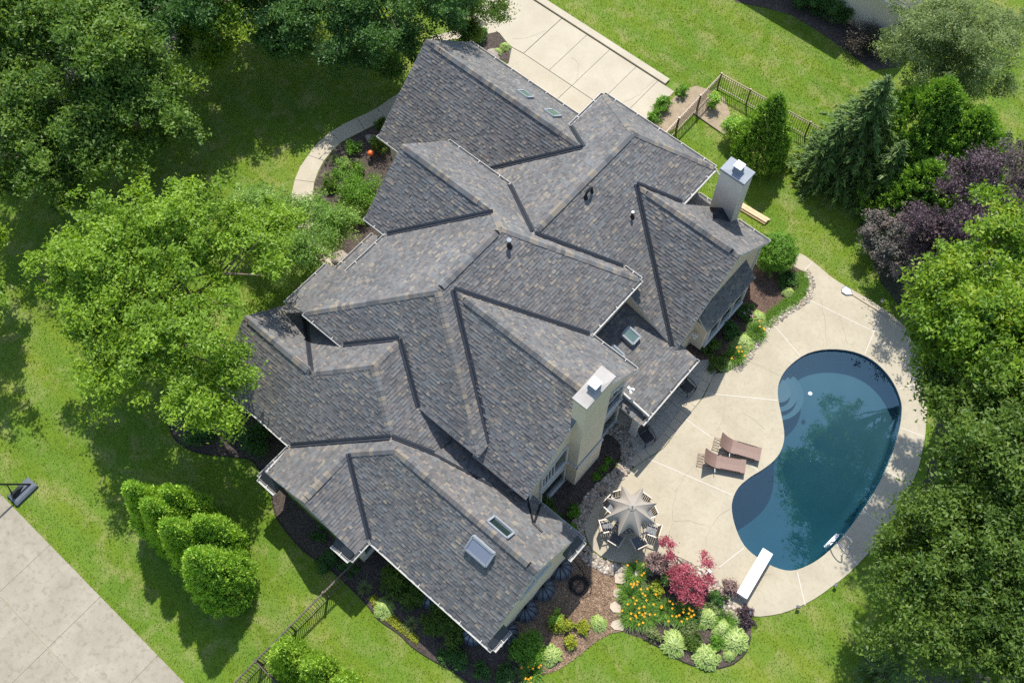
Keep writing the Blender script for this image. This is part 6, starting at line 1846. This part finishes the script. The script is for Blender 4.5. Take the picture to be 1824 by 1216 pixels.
# ---- umbrella
um = empty('patio_umbrella', (9.31, -2.05, 0.035), 0, 'taupe star shaped patio umbrella over the dining set', 'umbrella')
MB().tube([(0, 0, 0), (0, 0, 2.62)], 0.025, 8).build('pole', M['champagne'], um)
MB().lathe([(0.28, 0.0), (0.28, 0.05), (0.10, 0.09), (0.05, 0.12), (0.05, 0.4)], 0, 0, 18).build('umbrella_base', M['dark_plastic'], um)
MB().lathe([(0.03, 2.58), (0.045, 2.62), (0.03, 2.68), (0.01, 2.74)], 0, 0, 10).build('finial', M['white'], um)
NP, RU, a0 = 8, 1.17, math.radians(-33)
for k in range(NP):
    aL, aR = a0 + 2 * math.pi * k / NP, a0 + 2 * math.pi * (k + 1) / NP
    V, F = [], []
    nr_, ns = 9, 8
    for i in range(nr_ + 1):
        t = 0.12 + 0.88 * i / nr_
        for j in range(ns + 1):
            u = j / ns
            a = aL + (aR - aL) * u
            edge = math.sin(math.pi * u)
            r = RU * t * (1 - 0.40 * edge * t ** 1.6)
            z = 2.60 - 0.68 * t ** 0.95 - 0.14 * edge * t * (1 - 0.25 * t)
            V.append((r * math.cos(a), r * math.sin(a), z))
    for i in range(nr_):
        for j in range(ns):
            q = i * (ns + 1) + j
            F.append((q, q + ns + 1, q + ns + 2, q + 1))
    MB().add(V, F).build('canopy_panel', M['canvas'], um, smooth=True)
    MB().bar((0, 0, 2.57), (RU * math.cos(aL) * 1.01, RU * math.sin(aL) * 1.01, 1.905), 0.022, 0.02).build('rib', M['champagne'], um)
V = [(0, 0, 2.66)] + [(0.2 * math.cos(a0 + 2 * math.pi * k / 16) * (1 if k % 2 == 0 else 0.8), 0.2 * math.sin(a0 + 2 * math.pi * k / 16) * (1 if k % 2 == 0 else 0.8), 2.50 - (0.02 if k % 2 == 0 else 0)) for k in range(16)]
MB().add(V, [(0, 1 + k, 1 + (k + 1) % 16) for k in range(16)]).build('canopy_vent', M['canvas'], um, smooth=True)

# ---- dining table and chairs
tb = empty('dining_table', (9.31, -2.05, 0.035), 0, 'slatted grey dining table under the umbrella', 'table')
for k in range(9):
    y = -0.56 + 0.14 * k
    h = math.sqrt(max(0.05, 0.62 ** 2 - y * y))
    MB().bar((-h, y, 0.72), (h, y, 0.72), 0.12, 0.025).build('table_slat', M['slate_plastic'], tb)
for k in range(4):
    a = math.pi / 4 + k * math.pi / 2
    MB().tube([(0.42 * math.cos(a), 0.42 * math.sin(a), 0), (0.36 * math.cos(a), 0.36 * math.sin(a), 0.70)], 0.025, 6).build('leg', M['champagne'], tb)


def dining_chair():
    r = empty('dining_chair', (0, 0, 0))
    for k in range(5):
        x = -0.19 + 0.09 * k
        MB().bar((x, -0.22, 0.43), (x, 0.22, 0.43), 0.075, 0.02).build('seat_slat', M['slate_plastic'], r)
    for k in range(6):
        y = -0.20 + 0.08 * k
        MB().bar((-0.24, y, 0.48), (-0.36, y, 0.90), 0.055, 0.018, up=(1, 0, 0.2)).build('back_slat', M['brown_slat'], r)
    MB().bar((-0.37, -0.26, 0.92), (-0.37, 0.26, 0.92), 0.035, 0.035).build('top_rail', M['champagne'], r)
    for s in (-1, 1):
        MB().tube([(0.24, s * 0.27, 0), (0.22, s * 0.27, 0.44), (0.20, s * 0.28, 0.64)], 0.017, 6).build('leg', M['champagne'], r)
        MB().tube([(-0.34, s * 0.26, 0), (-0.25, s * 0.25, 0.44), (-0.37, s * 0.25, 0.92)], 0.017, 6).build('leg', M['champagne'], r)
        MB().bar((-0.30, s * 0.28, 0.645), (0.24, s * 0.28, 0.645), 0.05, 0.025).build('arm', M['champagne'], r)
    return r

dc = dining_chair()
for i, (ang, rad, lab) in enumerate(((-82, 0.92, 'grey dining chair under the bottom umbrella edge, left of two'), (-24, 0.98, 'grey dining chair under the bottom umbrella edge, right of two'), (20, 1.08, 'dining chair at the lower right of the umbrella by the red maple'),
                                     (62, 0.92, 'slatted dining chair right of the umbrella'), (92, 0.98, 'slatted dining chair above the umbrella on its right side'), (146, 0.92, 'slatted dining chair above the umbrella on its left side'),
                                     (176, 0.88, 'slatted dining chair at the upper left of the umbrella'), (-125, 0.86, 'grey dining chair left of the umbrella nearest the roof corner'))):
    c = dc if i == 0 else copy_tree(dc)
    a = math.radians(ang)
    c.location = (9.33 + rad * math.cos(a), -2.1 + rad * math.sin(a), 0.035)
    c.rotation_euler = (0, 0, a + math.pi)
    tag(c, lab, 'chair', 'dining chairs round the table')


# ---- black porch chairs
def porch_chair():
    r = empty('porch_chair', (0, 0, 0))
    MB().add([(-0.24, -0.25, 0.42), (0.28, -0.25, 0.45), (0.28, 0.25, 0.45), (-0.24, 0.25, 0.42), (-0.24, -0.25, 0.39), (0.28, -0.25, 0.42), (0.28, 0.25, 0.42), (-0.24, 0.25, 0.39)],
             [(0, 1, 2, 3), (7, 6, 5, 4), (0, 4, 5, 1), (1, 5, 6, 2), (2, 6, 7, 3), (3, 7, 4, 0)]).build('seat', M['dark_plastic'], r)
    V = []
    for i in range(6):
        t = i / 5
        for s in (-0.25, -0.12, 0.12, 0.25):
            V.append((-0.24 - 0.20 * t - (0.03 if abs(s) < 0.2 else 0), s * (1 - 0.12 * t * t), 0.42 + 0.52 * t))
    V2 = [(x - 0.025, y, z) for x, y, z in V]
    F = [(i * 4 + j, (i + 1) * 4 + j, (i + 1) * 4 + j + 1, i * 4 + j + 1) for i in range(5) for j in range(3)]
    MB().add(V + V2, F + [tuple(24 + q for q in reversed(f)) for f in F] + [(20, 21 + 0, 45, 44), (21, 22, 46, 45), (22, 23, 47, 46)]).build('backrest', M['dark_plastic'], r)
    for s in (-1, 1):
        MB().tube([(-0.30, s * 0.27, 0.0), (-0.28, s * 0.28, 0.40), (-0.33, s * 0.28, 0.64), (-0.05, s * 0.30, 0.67), (0.26, s * 0.29, 0.60), (0.33, s * 0.28, 0.42), (0.30, s * 0.27, 0.0)], 0.016, 6).build('arm', M['black'], r)
        MB().tube([(0.30, s * 0.27, 0.0), (0.28, s * 0.26, 0.42)], 0.016, 6).build('leg', M['black'], r)
    return r

pc = porch_chair()
for i, (p_, ang, lab) in enumerate((((7.54,4.66,0.45), -8, 'black mesh porch chair at the far end of the porch eave'), ((7.60,1.55,0.45), -18, 'black mesh porch chair beside the porch column'))):
    c = pc if i == 0 else copy_tree(pc)
    c.location = (p_[0], p_[1], 0.036); c.rotation_euler = (0, 0, math.radians(ang))
    tag(c, lab, 'chair', 'black porch chairs')

# ---- diving board
b0, b1 = Vector((14.91,-1.48,0.50)), Vector((14.66,0.79,0.50))
db = empty('diving_board', (b0.x, b0.y, 0.035), math.atan2((b1 - b0).y, (b1 - b0).x), 'white diving board reaching over the deep end', 'diving board')
L = (b1 - b0).length
mb = MB().box((0.0, -0.24, 0.43), (L, 0.24, 0.475)); mb.box((0.03, -0.21, 0.475), (L - 0.03, 0.21, 0.481))
mb.build('board', M['board'], db)
for x in (0.16, 0.95):
    mb = MB().box((x - 0.09, -0.19, 0.0), (x + 0.09, 0.19, 0.05)); mb.box((x - 0.05, -0.15, 0.05), (x + 0.05, -0.11, 0.43)); mb.box((x - 0.05, 0.11, 0.05), (x + 0.05, 0.15, 0.43)); mb.box((x - 0.05, -0.15, 0.39), (x + 0.05, 0.15, 0.43))
    mb.build('stand', M['white'], db)

# ---- pool ladder
la, lb = Vector((17.20,3.37)), Vector((17.15,2.88))
dv = (la - lb).normalized()
inw = Vector((-dv.y, dv.x))
if inw.dot(Vector((pcx, pcy)) - la) < 0: inw = -inw
ld = empty('pool_ladder', (la.x, la.y, 0.035), 0, 'chrome pool ladder with white top step', 'ladder')
for q in (la, lb):
    q0 = Vector((q.x - la.x, q.y - la.y, 0))
    i3 = Vector((inw.x, inw.y, 0))
    pts = [q0, q0 + Vector((0, 0, 0.35)), q0 - i3 * -0.06 + Vector((0, 0, 0.62)), q0 + i3 * 0.30 + Vector((0, 0, 0.74)), q0 + i3 * 0.56 + Vector((0, 0, 0.55)), q0 + i3 * 0.66 + Vector((0, 0, 0.1)), q0 + i3 * 0.68 + Vector((0, 0, -0.9))]
    MB().tube(smooth_open(pts, 4), 0.027, 8).build('handrail', M['chrome'], ld)
    MB().lathe([(0.055, 0.0), (0.055, 0.03), (0.025, 0.05)], q0.x, q0.y, 12).build('anchor_cover', M['white'], ld)
d3_ = Vector((dv.x, dv.y, 0)); W_ = (la - lb).length
for z in (0.0, -0.3, -0.6):
    c0 = Vector((inw.x, inw.y, 0)) * 0.66 + Vector((0, 0, z))
    MB().bar(c0 + d3_ * 0.06, c0 - d3_ * (W_ + 0.06), 0.16, 0.05).build('tread', M['white'], ld)

# ---- leaf net, pool floater
n0, n1 = Vector((10.35,13.87)), Vector((13.52,14.00))
nt = empty('leaf_net', (n0.x, n0.y, 0.035), math.atan2((n1 - n0).y, (n1 - n0).x), 'white leaf net on a long tan pole lying on the deck', 'pool net')
MB().tube([(0.25, 0, 0.03), ((n1 - n0).length, 0, 0.03)], 0.016, 6).build('pole', plain('tan_pole', (0.42, 0.31, 0.17), 0.4), nt)
MB().add([(0.3, 0.0, 0.04), (0.05, 0.22, 0.05), (-0.2, 0.2, 0.06), (-0.28, -0.02, 0.05), (-0.18, -0.2, 0.06), (0.06, -0.2, 0.05), (-0.05, 0.02, 0.015)], [(0, 1, 6), (1, 2, 6), (2, 3, 6), (3, 4, 6), (4, 5, 6), (5, 0, 6)]).build('net', M['net'], nt)
MB().tube([(0.3, 0.0, 0.045), (0.05, 0.22, 0.055), (-0.2, 0.2, 0.065), (-0.28, -0.02, 0.055), (-0.18, -0.2, 0.065), (0.06, -0.2, 0.055), (0.3, 0.0, 0.045)], 0.012, 5).build('hoop', M['slate_plastic'], nt)
p_ = (11.97,8.32,-0.10)
tag(MB().lathe([(0.02, -0.14), (0.09, -0.13), (0.10, -0.08), (0.07, -0.05), (0.03, -0.04)], 0, 0, 12).build('pool_floater', M['white'], loc=(p_[0], p_[1], 0)), 'small white float on the shallow end', 'float')

# ---- garden lights along the deck
for q, lab in (((17.65,1.55), 'garden light halfway between ladder and deck bottom'), ((16.96,-0.25), 'garden light at the lowest deck curve'), ((18.04,3.63), 'garden light at the tree foot below the ladder'),
               ((18.04,5.57), 'garden light on the shaded deck rim'), ((15.59,-1.76), 'garden light at the flower island tip'), ((13.29,-1.47), 'garden light behind the red maple'), ((11.91,14.40), 'garden light near the leaf net pole')):
    r = empty('garden_light', (q[0], q[1], 0), random.uniform(0, 6), lab, 'garden light', 'garden lights round the pool deck')
    MB().tube([(0, 0, -0.05), (0, 0, 0.24)], 0.016, 6).build('stake', M['black'], r)
    MB().add([(-0.07, -0.06, 0.24), (0.08, -0.06, 0.22), (0.08, 0.06, 0.22), (-0.07, 0.06, 0.24), (-0.06, -0.05, 0.33), (0.09, -0.05, 0.30), (0.09, 0.05, 0.30), (-0.06, 0.05, 0.33)],
             [(0, 3, 2, 1), (4, 5, 6, 7), (0, 1, 5, 4), (1, 2, 6, 5), (2, 3, 7, 6), (3, 0, 4, 7)]).build('lamp_head', M['pod'], r)

# ---- window well covers against the walls
def well(x, y, rz, r, label, mat):
    o = empty('window_well_cover', (x, y, 0.0), rz, label, 'window well', 'domed window well covers')
    V, F = [], []
    na, nk = 12, 5
    for i in range(nk + 1):
        t = i / nk
        rr = r * math.cos(t * math.pi / 2 * 0.92); z = 0.12 + 0.42 * math.sin(t * math.pi / 2)
        for j in range(na + 1):
            a = -math.pi / 2 + math.pi * j / na
            rib = 1.0 + (0.035 if j % 2 else -0.01)
            V.append((rr * math.cos(a) * rib, rr * math.sin(a) * rib, z))
    for i in range(nk):
        for j in range(na):
            q = i * (na + 1) + j
            F.append((q, q + 1, q + na + 2, q + na + 1))
    MB().add(V, F).build('dome', M[mat], o)
    ring = MB()
    for j in range(na):
        a, b = -math.pi / 2 + math.pi * j / na, -math.pi / 2 + math.pi * (j + 1) / na
        ring.add([(r * math.cos(a), r * math.sin(a), -0.02), (r * math.cos(b), r * math.sin(b), -0.02), (r * math.cos(b), r * math.sin(b), 0.13), (r * math.cos(a), r * math.sin(a), 0.13),
                  (r * 1.07 * math.cos(a), r * 1.07 * math.sin(a), -0.02), (r * 1.07 * math.cos(b), r * 1.07 * math.sin(b), -0.02), (r * 1.07 * math.cos(b), r * 1.07 * math.sin(b), 0.13), (r * 1.07 * math.cos(a), r * 1.07 * math.sin(a), 0.13)],
                 [(3, 2, 6, 7), (4, 5, 6, 7), (0, 3, 7, 4)])
    ring.build('rim', M['slate_plastic'], o)
    for j in range(1, na, 2):
        a = -math.pi / 2 + math.pi * j / na
        pts = []
        for i in range(nk + 1):
            t = i / nk
            rr = r * 1.045 * math.cos(t * math.pi / 2 * 0.92); z = 0.13 + 0.42 * math.sin(t * math.pi / 2)
            pts.append((rr * math.cos(a), rr * math.sin(a), z))
        MB().tube(pts, 0.022, 4).build('rib', M['dark_plastic'], o)

well(8.34, -5.45, 0, 0.52, 'dark ribbed window well cover next to the roof return', 'slate_plastic')
well(8.34, -6.60, 0, 0.52, 'dark ribbed window well cover, second from the hose', 'slate_plastic')
well(8.34, -7.75, 0, 0.52, 'dark ribbed window well cover, third from the hose', 'slate_plastic')
well(8.34, -8.95, 0, 0.50, 'dark ribbed window well cover by the corner shrub', 'slate_plastic')
well(4.95, -9.88, -math.pi / 2, 0.56, 'grey window well cover under the middle of the side eave', 'cover')
well(7.35, -9.88, -math.pi / 2, 0.50, 'grey window well cover near the lowest roof corner', 'cover')

# ---- coiled hose
h0 = (9.45,-5.50)
hs = empty('garden_hose', (h0[0], h0[1], 0), 0, 'black coiled hose lying on the wood chips', 'hose')
pts = []
for i in range(230):
    a = i * 0.24
    r = 0.36 + 0.05 * math.sin(i * 0.37) + random.uniform(-0.02, 0.02) + (0.10 if 150 < i < 175 else 0)
    pts.append((r * math.cos(a) + 0.04 * math.sin(i * 0.05), r * 0.92 * math.sin(a) + 0.05 * math.cos(i * 0.041), 0.045 + 0.0006 * i + random.uniform(0, 0.012)))
MB().tube(pts, 0.016, 5).build('coil', M['rubber'], hs)
MB().tube(smooth_open([pts[-1], (-0.1, 0.45, 0.05), (-0.5, 0.62, 0.05), (-0.95, 0.75, 0.06), (-1.1, 0.85, 0.4)], 5), 0.016, 5).build('lead', M['rubber'], hs)

# ---- basketball hoop, mostly out of frame
hp = empty('basketball_hoop', (-11.78, -18.3, 0), 0, 'portable basketball hoop base with leaning pole at the court edge', 'basketball hoop')
mb = MB()
c = [(-0.34, 0.55), (0.32, 0.58), (0.37, -0.58), (-0.31, -0.58)]
top = [(-0.26, 0.46), (0.24, 0.49), (0.27, -0.46), (-0.23, -0.46)]
mb.add([(x, y, 0.0) for x, y in c] + [(x, y, 0.14) for x, y in c] + [(x, y, 0.20) for x, y in top], [(0, 1, 5, 4), (1, 2, 6, 5), (2, 3, 7, 6), (3, 0, 4, 7), (4, 5, 9, 8), (5, 6, 10, 9), (6, 7, 11, 10), (7, 4, 8, 11), (8, 9, 10, 11)])
mb.build('water_base', M['slate_plastic'], hp)
ptop = Vector((-0.75, -1.28, 2.6))
MB().tube([(0.06, 0.42, 0.18), ptop], 0.045, 8).build('pole', M['black'], hp)
MB().tube([(0.1, -0.42, 0.2), Vector((0.06, 0.42, 0.18)).lerp(ptop, 0.35)], 0.022, 6).build('brace', M['black'], hp)
MB().tube([(-0.12, -0.42, 0.2), Vector((0.06, 0.42, 0.18)).lerp(ptop, 0.35)], 0.022, 6).build('brace', M['black'], hp)
MB().add([(-0.24, -0.45, 0.2), (0.05, -0.52, 0.2), (0.10, -0.30, 0.2), (-0.1, 0.2, 0.2), (-0.30, 0.0, 0.2), (-0.18, -0.38, 0.34), (0.0, -0.40, 0.36), (-0.02, -0.1, 0.42), (-0.2, 0.0, 0.36)],
         [(0, 1, 6, 5), (1, 2, 6), (2, 7, 6), (2, 3, 7), (3, 8, 7), (3, 4, 8), (4, 0, 5, 8), (5, 6, 7, 8)]).build('sand_bag', M['bag'], hp)
for x in (-0.27, 0.0, 0.27):
    MB().tube([(x - 0.05, -0.58, 0.06), (x + 0.05, -0.58, 0.06)], 0.06, 10).build('wheel', M['rubber'], hp)
MB().bar(ptop, ptop + Vector((-0.2, -0.9, 0.5)), 0.06, 0.08).build('arm', M['black'], hp)
MB().box((-1.85, -2.25, 2.75), (-0.05, -2.2, 3.8)).build('backboard', M['white'], hp)
MB().tube([(-0.95 + 0.23 * math.cos(2 * math.pi * i / 20), -2.52 + 0.23 * math.sin(2 * math.pi * i / 20), 3.0) for i in range(21)], 0.01, 5).build('rim', M['orange'], hp)

# ---- small things round the house
lm = empty('lumber_pile', (4.32, 14.55, 0), 0.06, 'fresh timber beams lying on the lawn behind the chimney', 'lumber')
for i, (y, z) in enumerate(((-0.12, 0.0), (0.03, 0.0), (0.17, 0.0), (-0.05, 0.09), (0.1, 0.09))):
    MB().box((-1.0 + 0.02 * i, y - 0.07, z + 0.01), (0.85 + 0.03 * (i % 3), y + 0.065, z + 0.095)).build('beam', M['lumber'], lm)
st = MB().box((1.2, 12.25, -0.05), (6.6, 12.85, 0.05)).build('foundation_walk', M['walk'])
tag(st, kind='structure')
bx = empty('storage_box', (-10.42, 12.0, 0.033), 0, 'slate grey deck box beside the garage drive', 'box')
MB().box((-0.32, -0.42, 0.0), (0.32, 0.42, 0.52)).build('body', M['dark_plastic'], bx)
MB().add([(-0.36, -0.46, 0.52), (0.36, -0.46, 0.52), (0.36, 0.46, 0.52), (-0.36, 0.46, 0.52), (-0.31, -0.41, 0.60), (0.31, -0.41, 0.60), (0.31, 0.41, 0.60), (-0.31, 0.41, 0.60)],
         [(0, 1, 5, 4), (1, 2, 6, 5), (2, 3, 7, 6), (3, 0, 4, 7), (4, 5, 6, 7), (3, 2, 1, 0)]).build('lid', M['slate_plastic'], bx)


def boulder(xy, r, label, seed):
    bm = bmesh.new()
    bmesh.ops.create_icosphere(bm, subdivisions=3, radius=1.0)
    rr = np.random.default_rng(seed)
    ph = rr.uniform(0, 6, (6, 4))
    for v in bm.verts:
        n_ = v.co.copy()
        k = 1 + 0.10 * sum(math.sin(n_.x * p[0] + n_.y * p[1] + n_.z * p[2] + p[3]) for p in ph) / 1.5
        v.co = Vector((n_.x * r * k * 1.15, n_.y * r * k, max(-0.1, n_.z * r * 0.62 * k)))
    me = bpy.data.meshes.new('boulder'); bm.to_mesh(me); bm.free()
    tag(link('boulder', me, M['rock'], loc=(xy[0], xy[1], 0.12 * r)), label, 'boulder', 'garden boulders')

boulder((-13.29,5.41), 0.30, 'tan rounded boulder by the garage corner downspout', 1)
boulder((-9.49,-0.76), 0.42, 'tan boulder half hidden by the dogwood at the entry', 2)
boulder((-12.28,13.78), 0.34, 'grey boulder beside the lime hosta at the garage', 3)
g_ = (-12.52,4.53)
gz = empty('gazing_globe', (g_[0], g_[1], 0), 0, 'orange glass garden globe in the front bed', 'garden ornament')
MB().tube([(0, 0, 0), (0, 0, 0.35)], 0.02, 6).build('stake', M['black'], gz)
MB().lathe([(0.02, 0.33), (0.10, 0.36), (0.15, 0.43), (0.16, 0.49), (0.15, 0.55), (0.10, 0.62), (0.03, 0.645)], 0, 0, 18).build('globe', M['orange'], gz, smooth=True)


# ================================================================== GRASS BLADES
frame = [(-37, -1.5), (7.8, 37.5), (27.5, 3.5), (-5.5, -25.5)]
n_ = 700000
q = rng.uniform(np.array(frame).min(0), np.array(frame).max(0), (n_, 2))
keep = inside(q, frame)
for poly in BEDS + [deck_line, patio_line, W_out + W_in[::-1], [(-12, 4.8), (-12, 11.5), (-3, 11.5), (-3, 12.3), (6.4, 12.3), (6.4, 5), (8.4, -4.5), (8.4, -10), (1.8, -10), (1.8, -11), (-3, -11), (-3, -9.4), (-8, -9.4), (-8, -4.8), (-7.5, 5)],
                    [(-25, 14.8), (-3.2, 11.2), (-3.2, 18.7), (-25, 18.7)], [(-41, -41), (1.4, -41), (1.4, -19.05), (-41, -19.05)], [(-29.0, -60), (-25.85, -60), (-25.85, 40), (-29.0, 40)]]:
    keep &= ~inside(q, poly)
q = q[keep][:300000]
n_ = len(q)
h = rng.uniform(0.035, 0.085, n_); a = rng.uniform(0, 6.283, n_); ln = rng.uniform(0.1, 0.9, n_) * h
w = rng.uniform(0.010, 0.020, n_)
base = np.stack([q[:, 0], q[:, 1], np.zeros(n_)], 1)
ox, oy = np.cos(a + 1.57) * w, np.sin(a + 1.57) * w
V = np.stack([base + np.stack([ox, oy, np.zeros(n_)], 1), base - np.stack([ox, oy, np.zeros(n_)], 1), base + np.stack([np.cos(a) * ln, np.sin(a) * ln, h], 1)], 1).reshape(-1, 3)
patch = np.sin(q[:, 0] * 0.55 + 1.3) * np.sin(q[:, 1] * 0.47) + 0.6 * np.sin(q[:, 0] * 1.9 + q[:, 1] * 1.3) * np.sin(q[:, 1] * 2.3 - q[:, 0])
hb = (np.hypot(q[:, 0] + 11.8, q[:, 1] + 18.2) < 1.5)
tone = np.clip(0.45 + 0.14 * patch + rng.normal(0, 0.2, n_) + 0.35 * hb, 0, 1)
tag(link('grass', fast_mesh('grass', V, np.arange(3 * n_).reshape(-1, 3), tone), M['blade']), 'mown lawn grass round the house', 'grass', kind='stuff')
